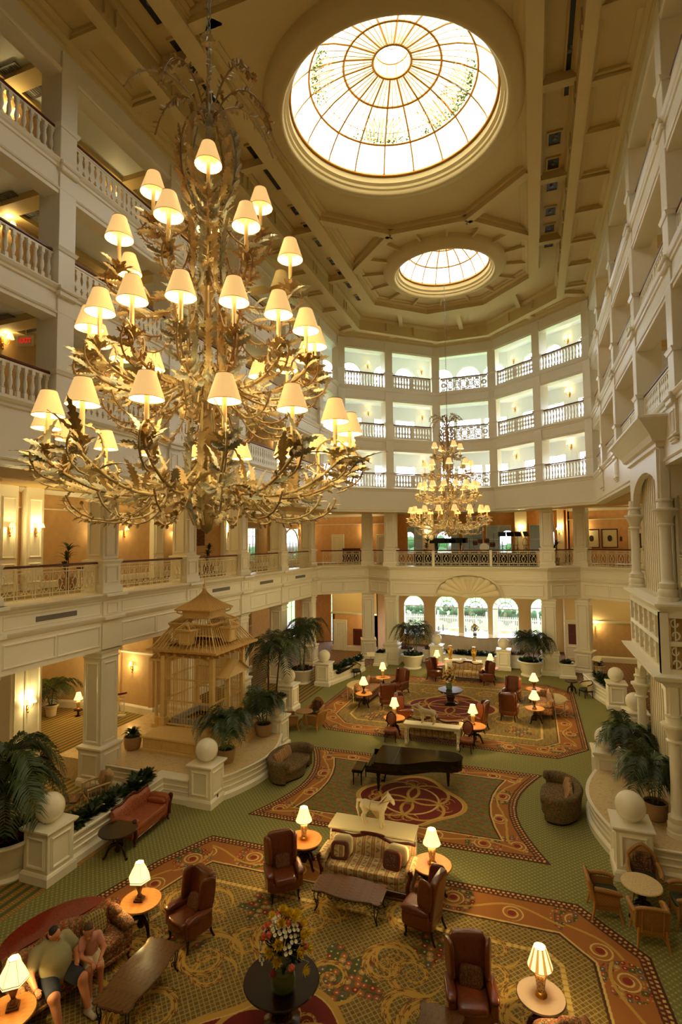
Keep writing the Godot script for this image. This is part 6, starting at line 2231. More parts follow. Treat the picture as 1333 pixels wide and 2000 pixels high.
func wing_chair() -> Node3D:
	var o := thing("wing_chair", "x", "armchair")
	var b := B.new()
	b.soft(Vector3(0, 0.36, 0.02), Vector3(0.74, 0.24, 0.68), 0.25, Basis.IDENTITY, 20, 8)
	obj("seat_base", b, "leather", o)
	b = B.new()
	b.soft(Vector3(0, 0.5, 0.1), Vector3(0.56, 0.17, 0.66), 0.4, Basis.IDENTITY, 20, 8)
	obj("seat", b, "leather", o)
	b = B.new()
	b.soft(Vector3(0, 0.85, -0.3), Vector3(0.68, 0.92, 0.18), 0.35, Basis(Vector3.RIGHT, -0.16), 20, 10)
	obj("back", b, "leather", o)
	for s in [-1.0, 1.0]:
		b = B.new()
		b.soft(Vector3(0.335 * s, 0.97, -0.17), Vector3(0.10, 0.62, 0.36), 0.5, Basis(Vector3.UP, -0.25 * s) * Basis(Vector3.RIGHT, -0.12), 16, 8)
		obj("wing", b, "leather", o)
		b = B.new()
		b.soft(Vector3(0.35 * s, 0.46, 0.04), Vector3(0.15, 0.36, 0.62), 0.35, Basis.IDENTITY, 16, 8)
		b.soft(Vector3(0.36 * s, 0.63, 0.05), Vector3(0.19, 0.16, 0.64), 0.8, Basis.IDENTITY, 14, 8, 0.5)
		obj("arm", b, "leather", o)
	for x in [-0.29, 0.29]:
		b = B.new(); cabriole(b, x, 0.27, 0.27, signf(x), 1.0); obj("leg", b, "dark_wood", o)
		b = B.new(); b.tube([Vector3(x, 0.3, -0.27), Vector3(x * 1.05, 0.12, -0.31), Vector3(x * 1.1, 0.0, -0.37)], [0.035, 0.028, 0.024], 6); obj("leg", b, "dark_wood", o)
	return o

func crest_wave(w: float, y0: float, rise: float, z: float, n := 24) -> Array:
	var a := []
	for i in n + 1:
		var u := -1.0 + 2.0 * i / n
		a.append(Vector3(u * w / 2, y0 + rise * (0.55 + 0.45 * cos(u * PI * 2.0)) * (1.0 - 0.35 * u * u) - 0.05 * u * u * u * u, z))
	return a

# curved upholstered back: a sheet from seat to crest with thickness
func back_panel(b: B, crest: Array, y0: float, th: float, lean := 0.12) -> void:
	var front := []
	var rear := []
	var m := crest.size()
	for k in 9:
		var f := k / 8.0
		var ra := PackedVector3Array()
		var rb := PackedVector3Array()
		for p in crest:
			var y := lerpf(y0, p.y, f)
			var z: float = p.z - lean * f
			var bulge := th * 0.5 * sqrt(maxf(0.0, 1.0 - pow(absf(2.0 * f - 1.0), 4.0)))
			ra.append(Vector3(p.x, y, z + bulge)); rb.append(Vector3(p.x, y, z - bulge))
		front.append(ra); rear.append(rb)
	b.sheet(front); b.sheet(rear)
	for e in [0, m - 1]:
		for k in 8: b.quad(front[k][e], front[k + 1][e], rear[k + 1][e], rear[k][e])

func sofa(called: String, label: String, len: float, fabric: String, style: int) -> Node3D:
	# style 0 carved frame with crest, 1 humped floral, 2 buttoned settee
	var o := thing(called, label, "sofa")
	var h := len / 2.0
	var b := B.new()
	b.soft(Vector3(0, 0.30, 0.02), Vector3(len - 0.12, 0.26, 0.74), 0.2, Basis.IDENTITY, 28, 8)
	obj("seat_base", b, fabric, o)
	b = B.new()
	b.soft(Vector3(0, 0.45, 0.07), Vector3(len - 0.34, 0.17, 0.68), 0.25, Basis.IDENTITY, 32, 8)
	obj("seat", b, fabric, o)
	var crest := crest_wave(len - 0.16, 0.84 if style != 2 else 0.86, 0.14 if style != 2 else 0.1, -0.28)
	b = B.new()
	back_panel(b, crest, 0.36, 0.17)
	obj("back", b, fabric, o)
	if style != 1:
		b = B.new()
		var pts := []
		for p in crest: pts.append(p + Vector3(0, 0.02, -0.12))
		b.tube(pts, 0.035, 8)
		b.soft(Vector3(0, crest[12].y + 0.02, -0.385), Vector3(len * 0.28, 0.09, 0.06), 0.8)
		obj("crest_rail", b, "mahogany", o)
	for s in [-1.0, 1.0]:
		b = B.new()
		b.soft(Vector3((h - 0.1) * s, 0.42, 0.02), Vector3(0.16, 0.42, 0.72), 0.3, Basis.IDENTITY, 14, 8)
		b.soft(Vector3((h - 0.09) * s, 0.64, 0.02), Vector3(0.24, 0.22, 0.76), 0.8, Basis.IDENTITY, 16, 10, 0.45)
		if style == 1: b.soft(Vector3((h - 0.12) * s, 0.72, -0.16), Vector3(0.2, 0.24, 0.4), 0.6)
		obj("arm", b, fabric, o)
		if style != 1:
			b = B.new()
			b.tube(bez(Vector3((h - 0.08) * s, 0.74, 0.4), Vector3((h + 0.08) * s, 0.7, 0.43), Vector3((h - 0.16) * s, 0.5, 0.43), Vector3((h - 0.1) * s, 0.2, 0.4), 8), [0.05, 0.06, 0.055, 0.045, 0.035, 0.035, 0.04, 0.045, 0.05], 7)
			obj("arm_post", b, "mahogany", o)
	if style == 2:
		b = B.new()
		for r in 4:
			for c in 9 - r % 2:
				var x := (-4.0 + c + 0.5 * (r % 2)) * len * 0.095
				b.ball(Vector3(x, 0.52 + 0.105 * r, -0.19 - 0.012 * r), Vector3(0.03, 0.03, 0.02), 6, 4)
		obj("button", b, "brown_velvet", o)
		for s in [-1.0, 1.0]:
			b = B.new()
			b.soft(Vector3((h - 0.25) * s, 0.6, 0.06), Vector3(0.17, 0.17, 0.62), 0.8, Basis.IDENTITY, 14, 8, 0.4)
			obj("bolster", b, fabric, o)
	b = B.new()
	b.cbox(Vector3(0, 0.2, 0.39), Vector3(len - 0.14, 0.07, 0.05), 0.015)
	obj("apron", b, "mahogany" if style != 1 else fabric, o)
	for x in [-h + 0.14, h - 0.14]:
		b = B.new(); cabriole(b, x, 0.34, 0.22, signf(x), 1.0, 0.04); obj("leg", b, "mahogany", o)
		b = B.new(); b.tube([Vector3(x, 0.22, -0.3), Vector3(x, 0.0, -0.36)], [0.035, 0.025], 6); obj("leg", b, "mahogany", o)
	return o

func tub_sofa() -> Node3D:
	# curved tub: a thick rolled back bent round a crescent seat
	var o := thing("curved_sofa", "x", "sofa")
	var arc := func(r: float, y: float, a0: float, a1: float, n: int) -> Array:
		var p := []
		for i in n + 1:
			var a := lerpf(a0, a1, float(i) / n)
			p.append(Vector3(sin(a) * r * 1.12, y, -cos(a) * r * 0.74 + 0.1))
		return p
	var b := B.new()
	var pts: Array = arc.call(0.92, 0.0, -2.05, 2.05, 30)
	var rows := []
	for p in pts:
		var n := Vector3(p.x / 1.25, 0, (p.z - 0.1) / 0.55).normalized()
		var row := PackedVector3Array()
		var end := 1.0
		for q in [[-0.06, 0.05], [0.02, 0.12], [0.03, 0.4], [0.06, 0.62], [0.09, 0.72], [0.04, 0.79], [-0.08, 0.8], [-0.17, 0.74], [-0.19, 0.62], [-0.16, 0.5], [-0.14, 0.3], [-0.14, 0.05]]:
			row.append(p + n * q[0] + Vector3.UP * q[1] * end)
		rows.append(row)
	b.sheet(rows, true)
	for e in [0, 30]:
		var c: Vector3 = pts[e] + Vector3(0, 0.42, 0)
		for j in 12: b.tri(c, rows[e][j], rows[e][(j + 1) % 12], (pts[e] - pts[absi(e - 1)]).normalized(), (pts[e] - pts[absi(e - 1)]).normalized(), (pts[e] - pts[absi(e - 1)]).normalized())
		b.soft(pts[e] + Vector3(-0.05 * signf(pts[e].x), 0.68, 0.0), Vector3(0.3, 0.26, 0.22), 0.8)
	obj("back", b, "green_floral", o)
	b = B.new()
	var outline := []
	for p in arc.call(0.84, 0.0, -2.0, 2.0, 24): outline.append(Vector2(p.x, p.z))
	for i in 13:
		var u := 1.0 - 2.0 * i / 12.0
		outline.append(Vector2(u * 0.86, 0.42 + 0.13 * cos(u * PI)))
	b.slab(outline, 0.06, 0.36)
	obj("seat_base", b, "green_floral", o)
	b = B.new()
	b.soft(Vector3(0, 0.42, 0.12), Vector3(1.72, 0.18, 0.92), 0.3, Basis.IDENTITY, 28, 8, 0.7)
	obj("seat", b, "green_floral", o)
	b = B.new()
	b.slab(outline, 0.0, 0.06)
	obj("plinth", b, "dark_wood", o)
	return o

func round_table(called: String, r: float, h: float, topm: String, basem: String, style: int) -> Node3D:
	var o := thing(called, "x", "table")
	var b := B.new()
	b.lathe(V2([0.0, h - 0.05, r - 0.05, h - 0.05, r - 0.01, h - 0.035, r, h - 0.02, r - 0.012, h, 0.0, h]), 40)
	obj("top", b, topm, o)
	b = B.new()
	if style == 2:
		b.lathe(V2([0.34, 0.0, 0.34, 0.06, 0.26, 0.1, 0.2, 0.13, 0.17, 0.2, 0.2, 0.32, 0.24, 0.45, 0.2, 0.52, 0.14, 0.56, 0.16, 0.62, 0.28, h - 0.1, 0.5, h - 0.06, 0.5, h - 0.05]), 8)
	else:
		b.lathe(V2([0.0, 0.12, 0.06, 0.13, 0.09, 0.2, 0.05, 0.28, 0.07, 0.36, 0.09, 0.44, 0.045, 0.52, 0.06, h - 0.1, r * 0.75, h - 0.07, r * 0.8, h - 0.05]), 14)
	obj("pedestal", b, basem, o)
	if style == 0 or style == 2:
		b = B.new()
		b.lathe(V2([r * 0.8, h - 0.05, r * 0.84, h - 0.13, r * 0.78, h - 0.14, r * 0.78, h - 0.05]), 32)
		obj("apron", b, basem, o)
	if style != 2:
		for k in (4 if style == 0 else 3):
			var a := TAU * k / (4 if style == 0 else 3) + 0.6
			var d := Vector3(cos(a), 0, sin(a))
			b = B.new()
			b.tube(bez(d * 0.04 + Vector3.UP * 0.34, d * 0.3 + Vector3.UP * 0.4, d * r * 0.55 + Vector3.UP * 0.0, d * r * 0.75 + Vector3.UP * 0.04, 7), [0.05, 0.055, 0.05, 0.042, 0.036, 0.032, 0.034, 0.04], 7)
			obj("foot", b, basem, o)
	return o

func table_lamp(style: int, y: float) -> Node3D:
	# 0 porcelain with pleated bell shade, 1 bronze urn with hexagonal shade, 2 porcelain with striped cone, 3 small far lamp
	var o := thing("table_lamp", "x", "lamp", Vector3(0, y, 0))
	var b := B.new()
	if style == 1:
		b.cbox(Vector3(0, 0.025, 0), Vector3(0.19, 0.05, 0.19), 0.008)
		b.cbox(Vector3(0, 0.065, 0), Vector3(0.14, 0.03, 0.14), 0.008)
		obj("base", b, "lamp_bronze", o)
		b = B.new(); b.lathe(V2([0.05, 0.08, 0.055, 0.12, 0.03, 0.15, 0.045, 0.2, 0.09, 0.33, 0.095, 0.38, 0.06, 0.42, 0.03, 0.45, 0.02, 0.52]), 14); obj("body", b, "lamp_bronze", o)
	else:
		b.lathe(V2([0.0, 0.0, 0.1, 0.0, 0.1, 0.03, 0.075, 0.06, 0.06, 0.07]), 16); obj("base", b, "brass", o)
		b = B.new(); b.lathe(V2([0.06, 0.07, 0.07, 0.16, 0.09, 0.3, 0.095, 0.37, 0.07, 0.41, 0.05, 0.42]), 16); obj("body", b, "porcelain", o)
		b = B.new(); b.lathe(V2([0.05, 0.42, 0.055, 0.45, 0.02, 0.46, 0.015, 0.54]), 12); obj("neck", b, "brass", o)
	b = B.new()
	var y0 := 0.47
	if style == 1:
		b.lathe(V2([0.235, y0 - 0.04, 0.24, y0, 0.17, y0 + 0.15, 0.115, y0 + 0.25, 0.095, y0 + 0.33]), 6)
	elif style == 2:
		b.lathe(V2([0.205, y0, 0.1, y0 + 0.32]), 24)
	else:
		b.lathe(V2([0.21, y0, 0.185, y0 + 0.06, 0.145, y0 + 0.17, 0.115, y0 + 0.27, 0.1, y0 + 0.33]), 24)
	obj("shade", b, "table_shade", o)
	b = B.new()
	if style == 1:
		for q in [[0.24, y0], [0.236, y0 - 0.04], [0.096, y0 + 0.33]]: b.tube(V3(circle(Vector2.ZERO, q[0], 6), q[1]), 0.006, 4, true)
	else:
		b.tube(V3(circle(Vector2.ZERO, 0.205 if style == 2 else 0.21, 24), y0), 0.006, 4, true)
		b.tube(V3(circle(Vector2.ZERO, 0.1, 20), y0 + (0.32 if style == 2 else 0.33)), 0.005, 4, true)
	obj("shade_trim", b, "shade_trim", o)
	if style == 2:
		for k in 9:
			var a := TAU * k / 9
			b = B.new()
			b.lathe(V2([0.208, y0, 0.103, y0 + 0.32]), 2, Vector3.ZERO, Basis.IDENTITY, a, a + 0.28)
			obj("shade_stripe", b, "pleat_stripe", o)
	else:
		b = B.new()
		for k in (6 if style == 1 else 20):
			var a := TAU * k / (6 if style == 1 else 20)
			var d := Vector3(cos(a), 0, sin(a))
			if style == 1: b.tube([d * 0.241 + Vector3.UP * y0, d * 0.171 + Vector3.UP * (y0 + 0.15), d * 0.116 + Vector3.UP * (y0 + 0.25), d * 0.096 + Vector3.UP * (y0 + 0.33)], 0.004, 3)
			else: b.tube([d * 0.211 + Vector3.UP * y0, d * 0.186 + Vector3.UP * (y0 + 0.06), d * 0.146 + Vector3.UP * (y0 + 0.17), d * 0.101 + Vector3.UP * (y0 + 0.33)], 0.003, 3)
		obj("shade_rib", b, "pleat_stripe", o)
	return o

func pillow(label: String, at: Vector3, s: Vector3, turn: float, lean: float, m: String, border := "") -> void:
	var o := thing("throw_pillow", label, "pillow", at, turn)
	var b := B.new()
	b.soft(Vector3.ZERO, s, 0.55, Basis(Vector3.RIGHT, lean), 20, 8, 0.3)
	obj("cover", b, border if border != "" else m, o)
	if border != "":
		b = B.new()
		b.soft(Basis(Vector3.RIGHT, lean) * Vector3(0, 0, s.z * 0.2), Vector3(s.x * 0.66, s.y * 0.66, s.z * 0.72), 0.45, Basis(Vector3.RIGHT, lean), 16, 8)
		obj("panel", b, m, o)

func wicker_chair(high: bool) -> Node3D:
	var o := thing("wicker_chair", "x", "chair")
	var b := B.new()
	# seat skirt
	b.soft(Vector3(0, 0.34, 0.0), Vector3(0.58, 0.24, 0.56), 0.2, Basis.IDENTITY, 20, 6)
	obj("seat_frame", b, "wicker", o)
	b = B.new()
	b.soft(Vector3(0, 0.47, 0.04), Vector3(0.5, 0.1, 0.5), 0.35, Basis.IDENTITY, 18, 6)
	obj("cushion", b, "green_leather", o)
	var ht := 1.02 if high else 0.86
	var crest := []
	for i in 13:
		var u := -1.0 + 2.0 * i / 12.0
		crest.append(Vector3(u * 0.3, (ht - (0.26 * pow(absf(u), 1.6) if high else 0.05 * u * u)), -0.22 - 0.03 * (1 - u * u)))
	b = B.new()
	back_panel(b, crest, 0.3, 0.05, 0.13)
	obj("back", b, "wicker", o)
	b = B.new()
	var roll := [Vector3(-0.3, 0.4, -0.24)]
	for p in crest: roll.append(p + Vector3(0, 0.0, -0.13))
	roll.append(Vector3(0.3, 0.4, -0.24))
	b.tube(roll, 0.04, 8)
	obj("back_roll", b, "wicker", o)
	for s in [-1.0, 1.0]:
		b = B.new()
		b.tube(bez(Vector3(0.3 * s, 0.68, -0.26), Vector3(0.36 * s, 0.7, 0.0), Vector3(0.36 * s, 0.68, 0.22), Vector3(0.31 * s, 0.62, 0.27), 8), 0.05, 8)
		b.box(Vector3(0.3 * s, 0.5, 0.0), Vector3(0.03, 0.26, 0.5))
		obj("arm", b, "wicker", o)
		for z in [-0.25, 0.24]:
			b = B.new()
			b.tube([Vector3(0.25 * s, 0.4, z), Vector3(0.27 * s, 0.2, z * 1.08), Vector3(0.3 * s, 0.0, z * 1.3)], [0.03, 0.026, 0.022], 6)
			b.tube(bez(Vector3(0.26 * s, 0.12, z * 1.1), Vector3(0.24 * s, 0.22, z), Vector3(0.18 * s, 0.24, z), Vector3(0.12 * s, 0.25, z), 4), 0.012, 4)
			obj("leg", b, "rattan", o)
	if high:
		b = B.new()
		b.soft(Vector3(0, 0.68, -0.215), Vector3(0.44, 0.46, 0.1), 0.4, Basis(Vector3.RIGHT, -0.16), 16, 8)
		obj("back_cushion", b, "dark_floral", o)
	else:
		b = B.new()
		var ring := []
		for p in circle(Vector2(0.02, 0.66), 0.09, 16): ring.append(Vector3(p.x, p.y, -0.345 + (0.66 - p.y) * 0.22))
		b.tube(ring, 0.014, 5, true)
		for k in 3:
			var a := PI * k / 3.0 + 0.5
			b.tube([Vector3(0.02 + cos(a) * 0.09, 0.66 + sin(a) * 0.09, -0.345 - sin(a) * 0.02), Vector3(0.02 - cos(a) * 0.09, 0.66 - sin(a) * 0.09, -0.345 + sin(a) * 0.02)], 0.008, 4)
		obj("back_roundel", b, "rattan", o)
		b = B.new()
		for x in [-0.2, 0.2]: b.tube([Vector3(x, 0.3, -0.27), Vector3(x, 0.82, -0.385)], 0.016, 5)
		b.tube([Vector3(0.02, 0.3, -0.275), Vector3(0.02, 0.57, -0.335)], 0.008, 4)
		obj("back_strip", b, "rattan", o)
	return o

func balloon_chair() -> Node3D:
	var o := thing("balloon_back_chair", "x", "chair")
	var b := B.new()
	b.soft(Vector3(0, 0.46, 0.03), Vector3(0.5, 0.13, 0.48), 0.5, Basis.IDENTITY, 20, 7)
	obj("seat", b, "rose_leather", o)
	b = B.new()
	b.soft(Vector3(0, 0.36, 0.03), Vector3(0.48, 0.1, 0.46), 0.3, Basis.IDENTITY, 16, 5)
	obj("seat_rail", b, "mahogany", o)
	b = B.new()
	b.soft(Vector3(0, 0.82, -0.27), Vector3(0.36, 0.44, 0.07), 0.9, Basis(Vector3.RIGHT, -0.14), 18, 8)
	obj("back", b, "rose_leather", o)
	b = B.new()
	var ring := []
	for i in 24:
		var a := TAU * i / 24
		ring.append(Vector3(sin(a) * 0.2, 0.82 + cos(a) * 0.25, -0.27 - cos(a) * 0.035))
	b.tube(ring, 0.025, 6, true)
	b.soft(Vector3(0, 1.08, -0.305), Vector3(0.14, 0.07, 0.05), 0.8)
	for s in [-1.0, 1.0]: b.tube([Vector3(0.12 * s, 0.62, -0.25), Vector3(0.19 * s, 0.42, -0.2)], 0.022, 6)
	obj("back_frame", b, "mahogany", o)
	b = B.new()
	for r in 3:
		for c in 3: b.ball(Vector3((c - 1) * 0.09, 0.73 + r * 0.09, -0.222 - 0.012 * r), Vector3(0.02, 0.02, 0.015), 5, 4)
	obj("button", b, "brown_velvet", o)
	for x in [-0.2, 0.2]:
		b = B.new(); cabriole(b, x, 0.22, 0.36, signf(x), 1.0, 0.028); obj("leg", b, "mahogany", o)
		b = B.new(); b.tube([Vector3(x * 0.9, 0.38, -0.18), Vector3(x, 0.0, -0.3)], [0.028, 0.02], 6); obj("leg", b, "mahogany", o)
	return o

func coffee_table(L: float, W: float, h: float) -> Node3D:
	var o := thing("coffee_table", "x", "table")
	var b := B.new()
	var out := []
	# serpentine outline with eared corners
	var q := [Vector2(0.5, 0.0), Vector2(0.5, 0.3), Vector2(0.47, 0.36), Vector2(0.5, 0.42), Vector2(0.485, 0.5), Vector2(0.42, 0.5), Vector2(0.38, 0.46), Vector2(0.3, 0.47), Vector2(0.16, 0.53), Vector2(0.0, 0.55)]
	for p in q: out.append(Vector2(p.x * L, p.y * W))
	for i in range(q.size() - 2, -1, -1): out.append(Vector2(-q[i].x * L, q[i].y * W))
	for i in range(1, q.size()): out.append(Vector2(-q[i].x * L, -q[i].y * W))
	for i in range(q.size() - 2, 0, -1): out.append(Vector2(q[i].x * L, -q[i].y * W))
	b.slab(out, h - 0.035, h)
	var path := V3(out, h - 0.018)
	path.append(path[0])
	b.tube(path, 0.018, 5, false, false)
	obj("top", b, "slab_wood", o)
	for x in [-1.0, 1.0]:
		for z in [-1.0, 1.0]:
			b = B.new()
			var c := Vector3(x * L * 0.42, 0, z * W * 0.38)
			for e in [-0.05, 0.05]: b.tube(bez(c + Vector3(e, h - 0.04, 0), c + Vector3(e + x * 0.1, h * 0.7, z * 0.08), c + Vector3(-x * 0.06 + e * 0.5, h * 0.3, -z * 0.05), c + Vector3(x * 0.05, 0.02, z * 0.04), 8), 0.012, 5)
			for sg in [-1.0, 1.0]:
				var curl := []
				for j in 12:
					var a := j / 11.0
					curl.append(c + Vector3(sg * (0.05 + cos(a * TAU) * 0.05 * (1 - 0.5 * a)), h * (0.72 if sg > 0 else 0.4) + sin(a * TAU) * 0.05 * (1 - 0.5 * a), 0))
				b.tube(curl, 0.009, 4)
			b.ball(c + Vector3(x * 0.05, 0.02, z * 0.04), Vector3(0.05, 0.04, 0.05), 8, 5)
			obj("leg", b, "iron_black", o)
	b = B.new()
	for s in 2:
		for e in [-1.0, 1.0]:
			var n := 7 if s == 0 else 4
			for i in n:
				var u := (i + 0.5) / n - 0.5
				var c := Vector3(u * L * 0.8, h - 0.1, e * W * 0.42) if s == 0 else Vector3(e * L * 0.44, h - 0.1, u * W * 0.7)
				var ring := []
				for p in circle(Vector2.ZERO, 0.055, 10): ring.append(c + (Vector3(p.x, p.y, 0) if s == 0 else Vector3(0, p.y, p.x)))
				b.tube(ring, 0.008, 4, true)
	obj("scroll_apron", b, "iron_black", o)
	return o

func console_table(L: float, W: float, h: float, m: String) -> Node3D:
	var o := thing("console_table", "x", "table")
	var b := B.new()
	b.cbox(Vector3(0, h - 0.03, 0), Vector3(L, 0.06, W), 0.012)
	obj("top", b, m, o)
	b = B.new()
	b.cbox(Vector3(0, h - 0.1, 0), Vector3(L - 0.1, 0.1, W - 0.1), 0.01)
	obj("apron", b, "cream_paint", o)
	for x in [-1.0, 1.0]:
		for z in [-1.0, 1.0]:
			b = B.new()
			var c := Vector3(x * (L / 2 - 0.1), 0, z * (W / 2 - 0.09))
			b.cbox(c + Vector3(0, 0.05, 0), Vector3(0.13, 0.1, 0.13), 0.012)
			for e in [-0.04, 0.04]: b.cbox(c + Vector3(e, h * 0.45, 0), Vector3(0.035, h - 0.2, 0.1), 0.008)
			for k in 4: b.cbox(c + Vector3(0, 0.17 + k * 0.16, 0), Vector3(0.1, 0.035, 0.09), 0.008)
			b.cbox(c + Vector3(-x * 0.08, h - 0.2, 0), Vector3(0.14, 0.08, 0.06), 0.02)
			obj("leg", b, "cream_paint", o)
	return o

func demilune(label: String, at: Vector3, turn: float, w: float, d: float, m: String) -> void:
	var o := thing("demilune_table", label, "table", at, turn)
	var b := B.new()
	var out := []
	for i in 25: out.append(Vector2(cos(PI * i / 24.0) * w / 2, sin(PI * i / 24.0) * d))
	b.slab(out, 0.72, 0.75)
	obj("top", b, m, o)
	b = B.new()
	var rim := V3(out, 0.71)
	b.tube(rim, 0.012, 5)
	var low := []
	for p in out: low.append(Vector3(p.x * 0.75, 0.2, p.y * 0.75))
	b.tube(low, 0.01, 5)
	obj("frame", b, "iron_white", o)
	for a in [0.0, PI / 3, 2 * PI / 3, PI]:
		b = B.new()
		b.tube([Vector3(cos(a) * w * 0.48, 0.71, sin(a) * d * 0.95), Vector3(cos(a) * w * 0.46, 0.0, sin(a) * d * 0.92)], 0.013, 5)
		obj("leg", b, "iron_white", o)

func bouquet(label: String, at: Vector3, s: float, seed_: int) -> void:
	# vase of mixed chrysanthemums; every bloom is a piece of its own
	var o := thing("flower_vase", label, "flowers", at)
	var b := B.new()
	b.lathe(V2([0.0, 0.0, 0.1, 0.0, 0.12, 0.02, 0.135, 0.08, 0.12, 0.16, 0.11, 0.22, 0.13, 0.27, 0.125, 0.27, 0.105, 0.22, 0.115, 0.16, 0.128, 0.08, 0.11, 0.025, 0.0, 0.02]), 24, Vector3.ZERO, Basis.from_scale(Vector3.ONE * s))
	obj("vase", b, "vase_glass", o)
	b = B.new()
	b.lathe(V2([0.0, 0.03, 0.105, 0.03, 0.12, 0.09, 0.105, 0.19, 0.0, 0.19]), 16, Vector3.ZERO, Basis.from_scale(Vector3.ONE * s))
	obj("stems", b, "cane_green", o)
	var rng := RandomNumberGenerator.new()
	rng.seed = seed_
	b = B.new()
	for i in 150:
		var d := Vector3(rng.randfn(), absf(rng.randfn()) * 0.9 + 0.15, rng.randfn()).normalized()
		var p := Vector3(0, 0.30, 0) + d * Vector3(0.2, 0.42, 0.2) * rng.randf_range(0.3, 0.9)
		acanthus(b, p * s, d + Vector3(rng.randfn() * 0.4, 0.1, rng.randfn() * 0.4), d.cross(Vector3(0.3, 0.2, 0.9)), 0.16 * s, 0.03 * s, 0.2, 5)
	obj("foliage", b, "leaf_dark", o).set_meta("kind", "stuff")
	# three bloom shapes
	var big := B.new()
	for k in 26:
		var a := TAU * k * 0.618
		var el := 0.15 + 1.25 * k / 26.0
		var d := Vector3(cos(a) * cos(el), sin(el), sin(a) * cos(el))
		acanthus(big, Vector3.ZERO, d, d.cross(Vector3(0.2, 1, 0.1)).cross(d), 0.062, 0.011, 0.25, 4)
	var rose := B.new()
	rose.ball(Vector3(0, 0.01, 0), Vector3(0.05, 0.05, 0.05), 10, 6)
	for k in 6:
		var a := TAU * k / 6
		rose.ball(Vector3(cos(a) * 0.022, 0.004, sin(a) * 0.022), Vector3(0.03, 0.045, 0.03), 6, 4)
	var daisy := B.new()
	for k in 4:
		var c := Vector3(cos(TAU * k / 4) * 0.032, 0, sin(TAU * k / 4) * 0.032)
		for j in 8:
			var a := TAU * j / 8
			acanthus(daisy, c, Vector3(cos(a), 0.35, sin(a)), Vector3.UP, 0.03, 0.009, 0.2, 3)
	var bm := big.mesh(); var rm := rose.mesh(); var dm := daisy.mesh()
	for i in 58:
		var a := TAU * i * 0.618 + rng.randf() * 0.3
		var el := lerpf(-0.15, 1.5, pow((i + 0.5) / 58.0, 0.8))
		var d := Vector3(cos(a) * cos(el), sin(el), sin(a) * cos(el))
		var p := Vector3(0, 0.36, 0) + d * Vector3(0.25, 0.38, 0.25) * rng.randf_range(0.92, 1.08)
		var kind := [0, 1, 2, 3, 2, 0, 4, 1][int(rng.randf() * 7.99)] as int
		var mm: Mesh = bm if kind == 0 else (dm if kind in [1, 3] else rm)
		var mt: String = "petal_yellow" if kind == 0 else ("petal_white" if kind in [1, 3] else ["petal_red", "petal_pink", "petal_mauve", "petal_orange"][int(rng.randf() * 3.99)])
		var f := obj("bloom", mm, mt, o)
		f.position = p * s
		f.basis = Basis(Quaternion(Vector3.UP, d)) * Basis.from_scale(Vector3.ONE * s * (1.45 if kind == 0 else 1.05))

func grand_piano(label: String, at: Vector3, turn: float, L: float, closed := true) -> Node3D:
	# keyboard end at -x, curved bentside towards +z
	var o := thing("grand_piano", label, "piano", at, turn)
	var h := L / 2
	var out := V2([-h + 0.3, -0.78, h - 0.55, -0.78])
	for i in 7:
		var a := -PI / 2 + PI * i / 6.0 * 0.9
		out.append(Vector2(h - 0.5 + cos(a) * 0.5, -0.33 + sin(a) * 0.45))
	for i in 10:
		var f := (i + 1) / 10.0
		out.append(Vector2(lerpf(h - 0.65, -h + 0.95, f), lerpf(0.13, 0.74, f * f * (3 - 2 * f))))
	out.append(Vector2(-h + 0.3, 0.74))
	var b := B.new()
	b.slab(out, 0.62, 0.95)
	obj("case", b, "piano_black", o)
	b = B.new()
	var lidp := []
	for p in out: lidp.append(p * 1.012)
	b.slab(lidp, 0.955, 0.985)
	obj("lid", b, "piano_black", o)
	b = B.new()
	b.box(Vector3(-h + 0.95, 0.988, -0.02), Vector3(0.012, 0.006, 1.5))
	obj("lid_seam", b, "lamp_bronze", o)
	b = B.new()
	b.cbox(Vector3(-h + 0.16, 0.68, -0.02), Vector3(0.34, 0.12, 1.52), 0.012)
	b.cbox(Vector3(-h + 0.26, 0.82, -0.02), Vector3(0.1, 0.18, 1.5), 0.012)
	for z in [-0.76, 0.72]: b.cbox(Vector3(-h + 0.17, 0.78, z), Vector3(0.34, 0.12, 0.06), 0.012)
	obj("keyboard_case", b, "piano_black", o)
	for q in [[-h + 0.42, 0.6], [-h + 0.42, -0.64], [h - 0.5, -0.34]]:
		b = B.new()
		b.lathe(V2([0.07, 0.62, 0.075, 0.5, 0.05, 0.45, 0.065, 0.4, 0.04, 0.1, 0.05, 0.08, 0.03, 0.06, 0.03, 0.0]), 8, Vector3(q[0], 0, q[1]))
		obj("leg", b, "piano_black", o)
	b = B.new()
	for z in [-0.1, 0.06]: b.tube([Vector3(-h + 0.62, 0.62, z), Vector3(-h + 0.5, 0.1, z)], 0.02, 6)
	b.cbox(Vector3(-h + 0.48, 0.12, -0.02), Vector3(0.14, 0.08, 0.28), 0.015)
	obj("pedal_lyre", b, "piano_black", o)
	return o

func build_furniture() -> void:
	near_group()
	side_pieces()
	far_group()
	desk_group()
	bandstand()

func lamp_on(proto: Node3D, label: String, at: Vector3, turn := 0.0, e := 1.4) -> void:
	if proto.has_meta("placed"): dup(proto, label, at, turn, "lit table lamps")
	else:
		proto.set_meta("placed", true)
		proto.position = at; proto.rotation.y = turn
		tag(proto, label, "lamp", "lit table lamps")
	lamp_at(at + Vector3(0, 0.62, 0), e, WARM, 0.07)

func place(proto: Node3D, label: String, at: Vector3, turn := 0.0, group := "") -> Node3D:
	if proto.has_meta("placed"): return dup(proto, label, at, turn, group)
	proto.set_meta("placed", true)
	proto.position = at; proto.rotation.y = turn
	proto.set_meta("label", label)
	if group != "": proto.set_meta("group", group)
	return proto

